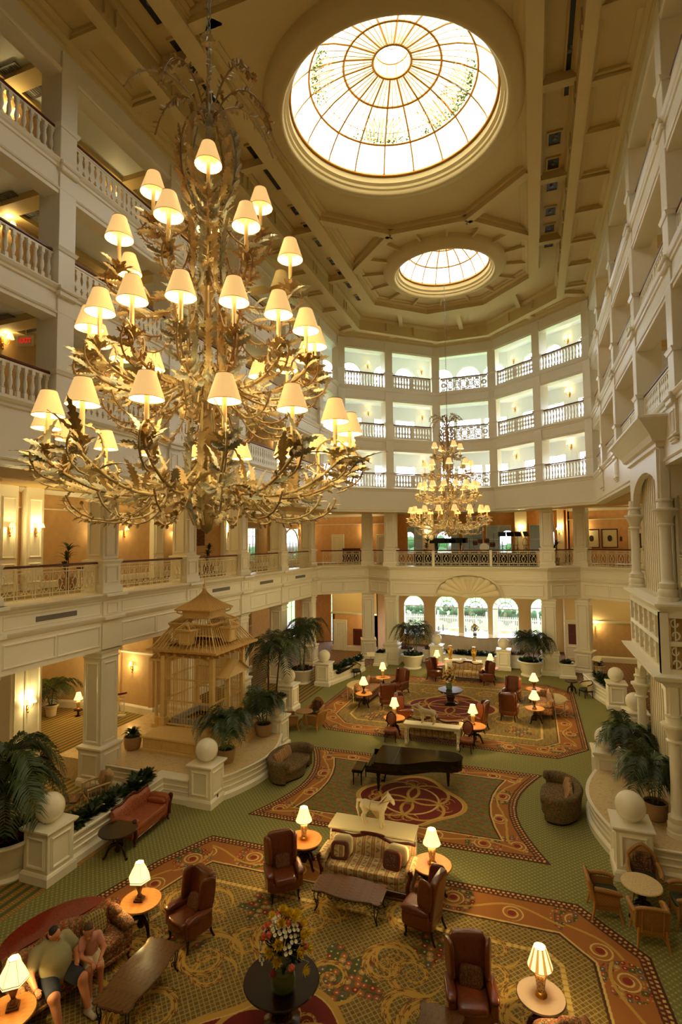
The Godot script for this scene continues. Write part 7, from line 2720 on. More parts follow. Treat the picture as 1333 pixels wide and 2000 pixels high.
var wing: Node3D
var burl: Node3D
var oak: Node3D
var lampA: Node3D
var lampB: Node3D
var floral_sofa: Node3D
var wick_low: Node3D
var wick_high: Node3D
var coffee: Node3D

const R := 0.022

func near_group() -> void:
	wing = wing_chair()
	place(wing, "brown leather wing chair with patterned cushion beside the floral sofa with two people", Vector3(-2.85, R, -9.92), yaw(-0.32, 0.95), "brown leather wing chairs")
	place(wing, "brown leather wing chair facing the wooden coffee table from the left of the striped sofa", Vector3(-1.62, R, -11.85), yaw(0.6, 0.8), "brown leather wing chairs")
	place(wing, "brown leather wing chair facing the wooden coffee table from the right of the striped sofa", Vector3(1.78, R, -11.75), yaw(-0.96, -0.2), "brown leather wing chairs")
	place(wing, "brown leather wing chair facing the camera near the striped-shade lamp", Vector3(2.97, R, -9.85), yaw(0.25, 0.97), "brown leather wing chairs")
	var d := Vector3(-0.32, 0, 0.95).normalized()
	pillow("dark needlepoint pillow on the wing chair beside the floral sofa", Vector3(-2.85, 0.72, -9.92) - d * 0.12, Vector3(0.4, 0.34, 0.13), yaw(d.x, d.z), -0.35, "needlepoint")
	pillow("dark needlepoint pillow on the wing chair left of the striped sofa", Vector3(-1.68, 0.72, -11.95), Vector3(0.38, 0.32, 0.13), yaw(0.6, 0.8), -0.35, "needlepoint")
	pillow("checkered needlepoint pillow on the wing chair near the striped-shade lamp", Vector3(2.97, 0.73, -9.95), Vector3(0.42, 0.34, 0.13), 0.03, -0.3, "needlepoint")
	# striped sofa, its pillows and the cream console behind it
	var s := sofa("carved_sofa", "carved mahogany sofa in striped tapestry facing the camera before the cream console table", 2.35, "striped_tapestry", 0)
	s.position = Vector3(0.2, R, -12.85)
	pillow("plain cream square pillow at the left end of the striped sofa", Vector3(-0.5, 0.78, -12.98), Vector3(0.52, 0.48, 0.15), 0.1, -0.22, "cream_cloth")
	pillow("cream and brown bordered pillow in front at the left of the striped sofa", Vector3(-0.52, 0.73, -12.8), Vector3(0.46, 0.44, 0.15), 0.15, -0.3, "striped_tapestry", "brown_velvet")
	pillow("plain cream square pillow at the right end of the striped sofa", Vector3(0.92, 0.78, -13.0), Vector3(0.52, 0.46, 0.15), -0.1, -0.22, "cream_cloth")
	pillow("dark medallion pillow with brown border in front at the right of the striped sofa", Vector3(0.82, 0.73, -12.8), Vector3(0.46, 0.44, 0.15), -0.1, -0.3, "dark_floral", "brown_velvet")
	var con := console_table(2.3, 0.72, 0.86, "cream_cloth")
	place(con, "long cream console table behind the striped sofa carrying the white horse", Vector3(0.02, 0.012, -13.92), 0.03)
	coffee = coffee_table(1.62, 0.72, 0.48)
	place(coffee, "serpentine wood coffee table on scrolled black iron legs before the striped sofa", Vector3(0.05, R, -11.88), -0.01)
	place(coffee, "serpentine wood coffee table on black iron legs in front of the seated couple", Vector3(-2.85, R, -8.37), PI / 2 + 0.05)
	place(coffee, "serpentine wood coffee table just showing at the bottom edge before a wing chair", Vector3(2.55, R, -8.65), PI / 2)
	# lamp tables
	burl = round_table("lamp_table", 0.47, 0.7, "burl_wood", "dark_wood", 0)
	place(burl, "round burl-topped pedestal table left of the striped sofa", Vector3(-1.57, R, -12.98), 0.2, "round burl lamp tables")
	place(burl, "round burl-topped pedestal table right of the striped sofa", Vector3(1.74, R, -13.0), 0.5, "round burl lamp tables")
	oak = round_table("oak_table", 0.43, 0.68, "oak_wood", "dark_wood", 1)
	place(oak, "oval golden oak lamp table at the far end of the floral sofa", Vector3(-3.97, R, -9.72), 0.3)
	place(oak, "oval golden oak lamp table in the bottom left corner beside the man", Vector3(-4.15, R, -6.75), 0.9)
	var st := round_table("stone_table", 0.4, 0.68, "granite", "mahogany", 1)
	place(st, "round stone-topped mahogany table under the striped-shade lamp", Vector3(4.12, R, -9.98), 0.0)
	lampA = table_lamp(0, 0.7)
	lamp_on(lampA, "porcelain table lamp with white bell shade on the burl table left of the striped sofa", Vector3(-1.57, 0.72, -12.98))
	lamp_on(lampA, "porcelain table lamp with white bell shade on the burl table right of the striped sofa", Vector3(1.74, 0.72, -13.0))
	lampB = table_lamp(1, 0.7)
	lamp_on(lampB, "bronze table lamp with six-sided shade on the oak table behind the wing chair", Vector3(-4.0, 0.70, -9.7), 0.3)
	lamp_on(lampB, "bronze table lamp with six-sided shade in the bottom left corner", Vector3(-4.15, 0.70, -6.85), 0.7)
	var l2 := table_lamp(2, 0.7)
	lamp_on(l2, "porcelain table lamp with yellow striped conical shade at bottom right", Vector3(4.12, 0.70, -9.98), 0.4)
	# floral sofas
	floral_sofa = sofa("floral_sofa", "x", 2.25, "floral", 1)
	place(floral_sofa, "humped floral sofa on which the man and the child sit", Vector3(-4.35, R, -8.2), yaw(0.955, 0.29))
	place(floral_sofa, "humped floral sofa cut off by the bottom edge beside the striped-shade lamp", Vector3(4.65, R, -8.45), yaw(-0.955, 0.25))
	pillow("checked yellow pillow on the floral sofa behind the child", Vector3(-4.3, 0.76, -8.75), Vector3(0.46, 0.44, 0.14), yaw(0.955, 0.29), -0.3, "cushion_check")
	demilune("half-round red marble console table behind the floral sofa with the couple", Vector3(-4.92, 0.012, -8.42), yaw(-0.955, -0.29), 2.1, 0.72, "marble_red")
	# flower table
	var ft := round_table("flower_table", 0.66, 0.78, "dark_wood", "dark_wood", 2)
	place(ft, "large round dark wood pedestal table carrying the big bouquet in the foreground", Vector3(-0.13, R, -8.74))
	bouquet("big bouquet of yellow, white and red flowers in a glass vase in the foreground", Vector3(0.0, 0.802, -8.55), 1.6, 3)

func side_pieces() -> void:
	var st := sofa("settee", "buttoned rose leather settee with carved frame against the left planter wall", 1.75, "rose_leather", 2)
	st.position = Vector3(-6.78, 0.01, -13.05); st.rotation.y = PI / 2 + 0.05
	st.set_meta("placed", true)
	dup(st, "rose leather settee half hidden behind the palms on the right", Vector3(7.25, 0.01, -22.6), -PI / 2)
	var dt := round_table("tilt_table", 0.5, 0.72, "dark_wood", "dark_wood", 1)
	place(dt, "round dark wood tripod table beside the rose leather settee on the left", Vector3(-6.5, 0.01, -11.8), 0.4)
	place(dt, "round dark wood tripod table by the right settee behind the palms", Vector3(7.0, 0.01, -24.0), 0.9)
	var tub := tub_sofa()
	place(tub, "curved tub sofa in green floral with striped cushions at the left of the piano", Vector3(-4.3, 0.01, -17.85), yaw(0.95, 0.1), "curved green floral sofas")
	place(tub, "curved tub sofa in green floral with pink cushions at the right of the piano", Vector3(4.78, 0.01, -18.15), yaw(-0.97, -0.05), "curved green floral sofas")
	for i in 3:
		pillow("striped cushion on the left curved sofa, %s of the row of three" % ["nearest", "middle", "farthest"][i], Vector3(-4.55, 0.68, -17.45 - 0.36 * i), Vector3(0.42, 0.4, 0.15), yaw(0.95, 0.2), -0.35, "cushion_stripe")
		pillow("pale striped cushion on the right curved sofa, %s of the row of three" % ["nearest", "middle", "farthest"][i], Vector3(5.02, 0.68, -17.8 - 0.36 * i), Vector3(0.42, 0.4, 0.15), yaw(-0.95, 0.1 * i), -0.35, "cushion_stripe")
	# wicker sets
	wick_low = wicker_chair(false); wick_high = wicker_chair(true)
	place(wick_low, "wicker armchair with green seat seen from behind, nearest of the set by the right pedestal", Vector3(6.27, 0.01, -13.05), yaw(-0.08, -1.0), "wicker armchairs")
	place(wick_low, "wicker armchair with green seat left of the stone table by the right pedestal", Vector3(5.5, 0.01, -13.62), yaw(1.0, -0.1), "wicker armchairs")
	place(wick_low, "wicker armchair cut off by the right edge of the picture", Vector3(7.15, 0.01, -13.85), yaw(-1.0, 0.1), "wicker armchairs")
	place(wick_high, "high pointed-back wicker armchair with floral cushion against the right pedestal", Vector3(6.45, 0.01, -14.5), yaw(-0.05, 1.0), "wicker armchairs")
	var wt := round_table("cafe_table", 0.42, 0.72, "marble_table", "dark_wood", 1)
	place(wt, "round pale stone cafe table among the wicker chairs by the right pedestal", Vector3(6.27, 0.01, -13.77))
	place(wick_low, "wicker armchair seen from behind at the small table below the left globe", Vector3(-6.2, 0.01, -22.0), yaw(0.75, -0.6), "wicker armchairs")
	place(wick_low, "wicker armchair on the right of the small table below the left globe", Vector3(-5.1, 0.01, -22.35), yaw(-0.9, -0.3), "wicker armchairs")
	place(wick_high, "wicker armchair with floral back beyond the small table below the left globe", Vector3(-5.55, 0.01, -23.35), yaw(0.0, 1.0), "wicker armchairs")
	var wt2 := round_table("rattan_table", 0.4, 0.72, "wicker", "rattan", 1)
	place(wt2, "round wicker table among three wicker chairs below the left globe", Vector3(-5.75, 0.01, -22.5))
	# piano and bench
	grand_piano("black concert grand piano with closed lid on the green leaf rug", Vector3(0.22, R, -18.3), 0.07, 3.15)
	var bn := thing("piano_bench", "black piano bench at the keyboard end of the grand piano on the rug", "bench", Vector3(-1.72, R, -18.15), 0.07)
	var b := B.new(); b.cbox(Vector3(0, 0.46, 0), Vector3(0.38, 0.1, 0.8), 0.02); obj("seat", b, "piano_black", bn)
	for x in [-0.14, 0.14]:
		for z in [-0.34, 0.34]:
			b = B.new(); b.tube([Vector3(x, 0.42, z), Vector3(x, 0.0, z)], [0.03, 0.018], 6); obj("leg", b, "piano_black", bn)
	b = B.new(); b.cbox(Vector3(0.22, 0.03, -17.1), Vector3(0.24, 0.012, 0.16), 0.004)
	tag(obj("floor_outlet", b, "brass"), "small brass floor outlet plate on the red medallion beside the piano", "outlet")
	# rattan lounge corner behind the left planter
	var lc := lounge_chair()
	place(lc, "pale rattan lounge chair with red cushion in the left corner by the columns", Vector3(-9.4, 0.0, -14.0), yaw(-0.5, 0.85))
	place(lc, "pale rattan lounge chair seen from behind just past the left planter foliage", Vector3(-8.35, 0.0, -12.9), yaw(-0.95, 0.3))
	place(lc, "pale rattan lounge chair mostly hidden behind the white globe on the left", Vector3(-9.0, 0.0, -11.2), yaw(-0.6, -0.8))
	pillow("red and green square pillow on the pale rattan lounge chair by the columns", Vector3(-9.3, 0.72, -14.17), Vector3(0.44, 0.42, 0.14), yaw(-0.5, 0.85), -0.3, "cushion_stripe")
	var ct := thing("rattan_coffee_table", "low rattan coffee table with slab top before the pale rattan lounge chair", "table", Vector3(-9.85, 0.0, -13.05), 0.5)
	b = B.new(); b.cbox(Vector3(0, 0.43, 0), Vector3(1.1, 0.05, 0.62), 0.015); obj("top", b, "slab_wood", ct)
	for x in [-0.46, 0.46]:
		for z in [-0.24, 0.24]:
			b = B.new(); b.tube([Vector3(x, 0.41, z), Vector3(x, 0.0, z)], 0.028, 6); obj("leg", b, "pale_rattan", ct)

func lounge_chair() -> Node3D:
	var o := thing("lounge_chair", "x", "armchair")
	var b := B.new()
	b.soft(Vector3(0, 0.36, 0.05), Vector3(0.56, 0.16, 0.6), 0.35, Basis.IDENTITY, 18, 6); obj("cushion", b, "green_floral", o)
	b = B.new()
	var crest := []
	for i in 9:
		var u := -1.0 + 2.0 * i / 8.0
		crest.append(Vector3(u * 0.31, 0.9 - 0.06 * u * u, -0.26))
	back_panel(b, crest, 0.3, 0.05, 0.2)
	obj("back", b, "pale_rattan", o)
	for s in [-1.0, 1.0]:
		b = B.new()
		b.tube(bez(Vector3(0.33 * s, 0.62, -0.34), Vector3(0.36 * s, 0.63, 0.0), Vector3(0.36 * s, 0.6, 0.2), Vector3(0.34 * s, 0.56, 0.36), 6), 0.035, 6)
		for z in [-0.2, -0.05, 0.1, 0.25]: b.tube([Vector3(0.34 * s, 0.6, z), Vector3(0.33 * s, 0.28, z)], 0.012, 4)
		obj("arm", b, "pale_rattan", o)
		for z in [-0.3, 0.33]:
			b = B.new(); b.tube([Vector3(0.32 * s, 0.6 if z > 0 else 0.4, z), Vector3(0.32 * s, 0.0, z)], 0.03, 6); obj("leg", b, "pale_rattan", o)
	b = B.new(); b.cbox(Vector3(0, 0.27, 0.02), Vector3(0.62, 0.07, 0.66), 0.015); obj("seat_frame", b, "pale_rattan", o)
	return o

func far_group() -> void:
	var con := console_table(2.3, 0.46, 0.86, "cream_paint")
	place(con, "long cream console table with carved legs behind the far sofa, carrying the white donkey", Vector3(0.13, R, -22.08), 0.02)
	var s := sofa("tapestry_sofa", "striped sofa seen from behind, beyond the cream console with the donkey", 2.3, "striped_tapestry", 0)
	s.position = Vector3(0.1, R, -22.85); s.rotation.y = PI
	place(burl, "round burl lamp table left of the far cream console", Vector3(-1.66, R, -22.9), 0.1, "round burl lamp tables")
	place(burl, "round burl lamp table right of the far cream console", Vector3(1.74, R, -22.93), 0.6, "round burl lamp tables")
	lamp_on(lampA, "lamp with cream bell shade on the burl table left of the white donkey", Vector3(-1.68, 0.72, -23.0))
	lamp_on(lampA, "lamp with cream bell shade on the burl table right of the white donkey", Vector3(1.66, 0.72, -23.1))
	var bc := balloon_chair()
	place(bc, "rose leather balloon-back chair left of the far cream console", Vector3(-1.62, R, -22.1), 0.15)
	place(bc, "rose leather balloon-back chair right of the far cream console", Vector3(1.52, R, -21.95), -0.1)
	for q in [[2.95, -26.4, 0.1, -1.0, "brown leather wing chair seen from behind, right of the far centre table"], [3.0, -29.1, -0.2, 1.0, "brown leather wing chair facing the camera, right of the far centre table"], [-2.85, -26.3, -0.35, -1.0, "brown leather wing chair seen from behind, left of the far centre table"], [-2.85, -29.0, -0.4, 1.0, "brown leather wing chair facing the camera, left of the far centre table"], [-1.6, -24.5, 0.9, -0.2, "brown leather wing chair beyond the left burl table with lamp"], [1.75, -24.5, -0.9, -0.2, "brown leather wing chair beyond the right burl table with lamp"], [-1.55, -32.3, 0.9, 0.4, "dark leather wing chair left of the farthest sofa"], [1.5, -32.3, -0.9, 0.4, "dark leather wing chair right of the farthest sofa"]]:
		place(wing, q[4], Vector3(q[0], R, q[1]), yaw(q[2], q[3]), "brown leather wing chairs")
	place(floral_sofa, "brown floral sofa side on at the left of the far rug", Vector3(-4.25, R, -27.75), yaw(1.0, 0.08))
	place(floral_sofa, "brown floral sofa side on at the right of the far rug", Vector3(4.45, R, -27.9), yaw(-1.0, 0.08))
	place(oak, "small wood lamp table at the near end of the left far sofa", Vector3(-4.02, R, -26.05), 0.2)
	place(oak, "small wood lamp table at the far end of the left far sofa", Vector3(-3.95, R, -29.4), 0.2)
	place(oak, "oval wood lamp table at the near end of the right far sofa", Vector3(4.1, R, -26.2), 0.4)
	place(oak, "wood lamp table at the far end of the right far sofa", Vector3(4.07, R, -29.5), 0.4)
	lamp_on(lampB, "lamp with pleated shade at the near end of the left far sofa", Vector3(-4.05, 0.70, -26.1))
	lamp_on(lampA, "lamp with pleated shade at the far end of the left far sofa", Vector3(-3.95, 0.70, -29.4))
	lamp_on(lampB, "bronze lamp at the near end of the right far sofa", Vector3(4.08, 0.70, -26.1))
	lamp_on(lampB, "bronze lamp at the far end of the right far sofa", Vector3(4.07, 0.70, -29.4))
	demilune("half-round table on thin white metal legs behind the left far sofa", Vector3(-4.78, R, -27.4), -PI / 2, 1.7, 0.55, "marble_table")
	demilune("half-round table on thin white metal legs behind the right far sofa", Vector3(4.98, R, -27.9), PI / 2, 1.7, 0.55, "marble_table")
	var ft := round_table("centre_table", 0.64, 0.76, "dark_wood", "dark_wood", 2)
	place(ft, "round dark wood pedestal table on the red medallion of the far rug", Vector3(0.05, R, -27.8))
	bouquet("bouquet of pink, white and yellow flowers on the far dark pedestal table", Vector3(-0.02, 0.782, -27.85), 1.25, 8)
	var fs := sofa("far_sofa", "striped sofa with carved frame facing the camera before the gold urns", 2.0, "striped_tapestry", 0)
	fs.position = Vector3(0.3, R, -32.9)
	pillow("white folded newspaper-like cushion on the farthest sofa", Vector3(0.35, 0.58, -32.7), Vector3(0.4, 0.1, 0.3), 0.4, 0.0, "cream_cloth")
	var rt := round_table("red_table", 0.45, 0.7, "rose_leather", "mahogany", 1)
	place(rt, "round red-topped lamp table left of the farthest sofa", Vector3(-1.55, 0.01, -33.5))
	place(rt, "round red-topped lamp table right of the farthest sofa", Vector3(1.67, 0.01, -33.45))
	lamp_on(lampA, "lamp on the red table left of the farthest sofa", Vector3(-1.6, 0.71, -33.6))
	lamp_on(lampA, "lamp on the red table right of the farthest sofa", Vector3(1.62, 0.71, -33.5))
	place(con, "cream console table behind the farthest sofa carrying two gold urns", Vector3(-0.1, 0.01, -34.4), 0.0)
	for q in [[-0.89, "left"], [0.57, "right"]]:
		var u := thing("gold_urn", "tall gold two-handled urn on the far console, %s one of the pair" % q[1], "urn", Vector3(q[0], 0.87, -34.4))
		var b := B.new()
		b.lathe(V2([0.0, 0.0, 0.12, 0.0, 0.12, 0.05, 0.05, 0.1, 0.06, 0.14, 0.13, 0.3, 0.17, 0.5, 0.15, 0.58, 0.07, 0.64, 0.06, 0.72, 0.11, 0.8, 0.12, 0.83, 0.0, 0.84]), 18)
		obj("body", b, "gold_leaf", u)
		for sg in [-1.0, 1.0]:
			b = B.new(); b.tube(bez(Vector3(0.09 * sg, 0.78, 0), Vector3(0.24 * sg, 0.8, 0), Vector3(0.22 * sg, 0.6, 0), Vector3(0.15 * sg, 0.5, 0), 8), 0.014, 5); obj("handle", b, "gold_leaf", u)
	# small tub armchairs by the outer planter walls
	var ac := thing("tub_armchair", "x", "armchair")
	var b2 := B.new()
	b2.soft(Vector3(0, 0.42, 0.03), Vector3(0.5, 0.12, 0.48), 0.4, Basis.IDENTITY, 16, 6); obj("seat", b2, "green_leather", ac)
	b2 = B.new()
	var rows := []
	for i in 15:
		var a := -1.9 + 3.8 * i / 14.0
		var top := 0.82 - 0.16 * absf(a) / 1.9
		rows.append(PackedVector3Array([Vector3(sin(a) * 0.3, 0.4, -cos(a) * 0.28), Vector3(sin(a) * 0.33, 0.6, -cos(a) * 0.31), Vector3(sin(a) * 0.35, top, -cos(a) * 0.33), Vector3(sin(a) * 0.32, top, -cos(a) * 0.3), Vector3(sin(a) * 0.28, 0.5, -cos(a) * 0.26)]))
	b2.sheet(rows); obj("back", b2, "cream_cloth", ac)
	b2 = B.new()
	var rail := []
	for i in 15:
		var a := -1.95 + 3.9 * i / 14.0
		rail.append(Vector3(sin(a) * 0.35, 0.84 - 0.16 * absf(a) / 1.9, -cos(a) * 0.33))
	b2.tube(rail, 0.028, 6); b2.cbox(Vector3(0, 0.34, 0.0), Vector3(0.54, 0.07, 0.5), 0.012); obj("frame", b2, "dark_wood", ac)
	for x in [-0.23, 0.23]:
		for z in [-0.2, 0.2]:
			b2 = B.new(); b2.tube([Vector3(x, 0.34, z), Vector3(x * 1.08, 0.0, z * 1.15)], [0.028, 0.018], 6); obj("leg", b2, "dark_wood", ac)
	place(ac, "cream tub armchair with dark frame against the far left planter wall", Vector3(-6.3, 0.01, -31.6), yaw(0.75, 0.6))
	place(ac, "cream tub armchair with dark frame against the far right planter wall", Vector3(6.65, 0.01, -31.3), yaw(-0.9, 0.5))
	var dt := round_table("side_table", 0.34, 0.66, "dark_wood", "dark_wood", 1)
	place(dt, "small round dark table beside the far right tub armchair", Vector3(6.0, 0.01, -31.9))

func desk_group() -> void:
	var o := thing("reception_desk", "white panelled bow-fronted reception desk with pale stone top under the arched windows", "desk", Vector3(0.2, 0.008, -41.9))
	var front := []
	for i in 17:
		var u := -1.0 + i / 8.0
		front.append(Vector2(u * 2.9, 0.95 * (1.0 - u * u) + 0.12 * cos(u * 6.0)))
	var outl := front.duplicate()
	outl.append_array(V2([2.9, -0.6, -2.9, -0.6]))
	var b := B.new()
	b.slab(outl, 0.0, 1.08)
	for i in 16:
		if i % 2 == 1: continue
		var a: Vector2 = front[i]; var c: Vector2 = front[i + 1]
		var d := (c - a)
		frame(b, Vector3(a.x, 0.2, a.y) + Vector3(d.x, 0, d.y) * 0.1, Vector3(d.x, 0, d.y).normalized(), Vector3.UP, d.length() * 0.85, 0.7, SMALL_PANEL)
	obj("body", b, "white_paint", o)
	b = B.new()
	var top := []
	for p in outl: top.append(p * Vector2(1.03, 1.1))
	b.slab(top, 1.08, 1.14)
	obj("top", b, "marble_table", o)
	bouquet("orange and pink bouquet on the reception desk under the middle arched window", Vector3(-0.05, 1.15, -41.35), 1.15, 12)
	# low dining things glimpsed past the windows
	for i in 5:
		var t := thing("terrace_table", "white-clothed terrace table seen through the far arched windows, %s from the left" % ORD[i], "table", Vector3(-4.5 + i * 2.1, 0, -46.2 - (i % 2) * 1.2), 0.0, "terrace tables")
		b = B.new(); b.lathe(V2([0.0, 0.76, 0.5, 0.76, 0.52, 0.72, 0.54, 0.4, 0.0, 0.4]), 20); obj("cloth", b, "cream_cloth", t)
		b = B.new(); b.lathe(V2([0.06, 0.4, 0.06, 0.05, 0.3, 0.02, 0.3, 0.0]), 10); obj("pedestal", b, "dark_wood", t)
		for k in 2:
			var c := thing("terrace_chair", "dark slatted terrace chair %s the %s white-clothed table past the windows" % [["left of", "right of"][k], ORD[i]], "chair", Vector3(-4.5 + i * 2.1 + (k * 2 - 1) * 0.75, 0, -46.0 - (i % 2) * 1.2), PI / 2 * (1 - 2 * k), "terrace chairs")
			b = B.new(); b.cbox(Vector3(0, 0.45, 0), Vector3(0.44, 0.05, 0.44), 0.012); obj("seat", b, "dark_wood", c)
			for sx in [-0.19, 0.0, 0.19]:
				b = B.new(); b.cbox(Vector3(sx, 0.74, -0.2), Vector3(0.05, 0.55, 0.03), 0.008); obj("back_slat", b, "dark_wood", c)
			b = B.new(); b.cbox(Vector3(0, 1.02, -0.2), Vector3(0.46, 0.08, 0.04), 0.012); obj("top_rail", b, "dark_wood", c)
			for sx in [-0.19, 0.19]:
				for sz in [-0.19, 0.19]:
					b = B.new(); b.tube([Vector3(sx, 0.44, sz), Vector3(sx, 0, sz)], 0.018, 5); obj("leg", b, "dark_wood", c)
	# lectern signs by the far columns
	for q in [[-5.85, -33.4, 0.6, "left"], [7.7, -36.2, -0.5, "right"]]:
		var s := thing("lectern_sign", "slanted pale sign on a thin post before the far %s column" % q[3], "sign", Vector3(q[0], 0, q[1]), q[2])
		b = B.new(); b.lathe(V2([0.16, 0, 0.16, 0.02, 0.03, 0.05, 0.02, 0.08, 0.02, 1.0]), 12); obj("post", b, "brass", s)
		b = B.new(); b.cbox(Vector3(0, 1.05, 0), Vector3(0.5, 0.04, 0.38), 0.01, Basis(Vector3.RIGHT, 0.6)); obj("panel", b, "paper", s)

func bandstand() -> void:
	var ri := B.new()
	ri.cbox(Vector3(0.4, MEZ + 0.45, -38.2), Vector3(8.0, 0.9, 3.2), 0.02)
	tag(obj("stage_riser", ri, "dark_wood"), "low dark stage riser under the piano and drum kit on the far balcony", "stage")
	var p := grand_piano("black grand piano with raised dark body on the far balcony behind the iron railing", Vector3(-1.35, MEZ + 0.9, -38.0), 0.0, 2.6)
	p.rotation.y = 0.1
	var o := thing("drum_kit", "drum kit with white bass drum and cymbals on the far balcony", "drum kit", Vector3(1.1, MEZ + 0.9, -37.4))
	var b := B.new()
	b.lathe(V2([0.0, 0.2, 0.28, 0.2, 0.29, 0.18, 0.29, -0.18, 0.28, -0.2, 0.0, -0.2]), 24, Vector3(0, 0.32, 0), Basis(Vector3.RIGHT, PI / 2)); obj("bass_drum", b, "white_paint", o)
	for q in [[-0.25, 0.75, 0.05, 0.16], [0.2, 0.77, 0.05, 0.17], [0.55, 0.5, -0.1, 0.2], [-0.6, 0.62, -0.2, 0.17]]:
		b = B.new(); b.lathe(V2([0.0, 0.12, q[3], 0.12, q[3], -0.12, 0.0, -0.12]), 18, Vector3(q[0], q[1], q[2]), Basis(Vector3.RIGHT, 0.25)); obj("tom_drum", b, "handrail_wood", o)
	for q in [[-0.7, 1.25, 0.1, 0.28, -0.3], [0.65, 1.3, 0.1, 0.3, 0.35], [0.95, 1.05, -0.3, 0.26, 0.2], [-1.0, 1.0, -0.3, 0.24, -0.2]]:
		b = B.new(); b.lathe(V2([0.0, 0.03, 0.05, 0.02, q[3], -0.01, q[3], -0.015, 0.0, 0.0]), 20, Vector3(q[0], q[1], q[2]), Basis(Vector3.BACK, q[4])); obj("cymbal", b, "cymbal", o)
		b = B.new(); b.tube([Vector3(q[0], q[1], q[2]), Vector3(q[0], 0.3, q[2]), Vector3(q[0], 0, q[2])], 0.012, 5); b.tube([Vector3(q[0] - 0.25, 0, q[2]), Vector3(q[0], 0.35, q[2]), Vector3(q[0] + 0.25, 0, q[2])], 0.01, 4); obj("stand", b, "iron_black", o)
	for i in 4:
		var m := thing("music_stand", "black music stand on the far balcony right of the drum kit, %s from the drums" % ORD[i], "music stand", Vector3(2.3 + i * 0.5, MEZ + 0.9, -37.2 - 0.3 * (i % 2)), 0.3 * i, "music stands")
		b = B.new(); b.tube([Vector3(0, 0, 0), Vector3(0, 1.1, 0)], 0.012, 5)
		for k in 3: b.tube([Vector3(0, 0.3, 0), Vector3(cos(TAU * k / 3) * 0.25, 0.0, sin(TAU * k / 3) * 0.25)], 0.01, 4)
		obj("post", b, "iron_black", m)
		b = B.new(); b.cbox(Vector3(0, 1.2, 0), Vector3(0.5, 0.34, 0.02), 0.006, Basis(Vector3.RIGHT, -0.4)); b.cbox(Vector3(0, 1.05, 0.08), Vector3(0.5, 0.02, 0.07), 0.005); obj("desk", b, "iron_black", m)
	for i in 3:
		var c := thing("bentwood_chair", "dark chair on the far balcony, %s of the row beside the music stands" % ORD[i], "chair", Vector3(2.4 + i * 0.7, MEZ + 0.9, -38.1), 0.2 * i, "bandstand chairs")
		b = B.new(); b.lathe(V2([0.0, 0.46, 0.2, 0.46, 0.2, 0.43, 0.0, 0.43]), 16); obj("seat", b, "dark_wood", c)
		b = B.new(); b.tube(bez(Vector3(-0.18, 0.44, -0.12), Vector3(-0.22, 1.1, -0.2), Vector3(0.22, 1.1, -0.2), Vector3(0.18, 0.44, -0.12), 10), 0.014, 5); obj("back", b, "dark_wood", c)
		for a in 4:
			b = B.new(); b.tube([Vector3(cos(TAU * a / 4 + 0.78) * 0.16, 0.43, sin(TAU * a / 4 + 0.78) * 0.16), Vector3(cos(TAU * a / 4 + 0.78) * 0.21, 0, sin(TAU * a / 4 + 0.78) * 0.21)], 0.014, 5); obj("leg", b, "dark_wood", c)
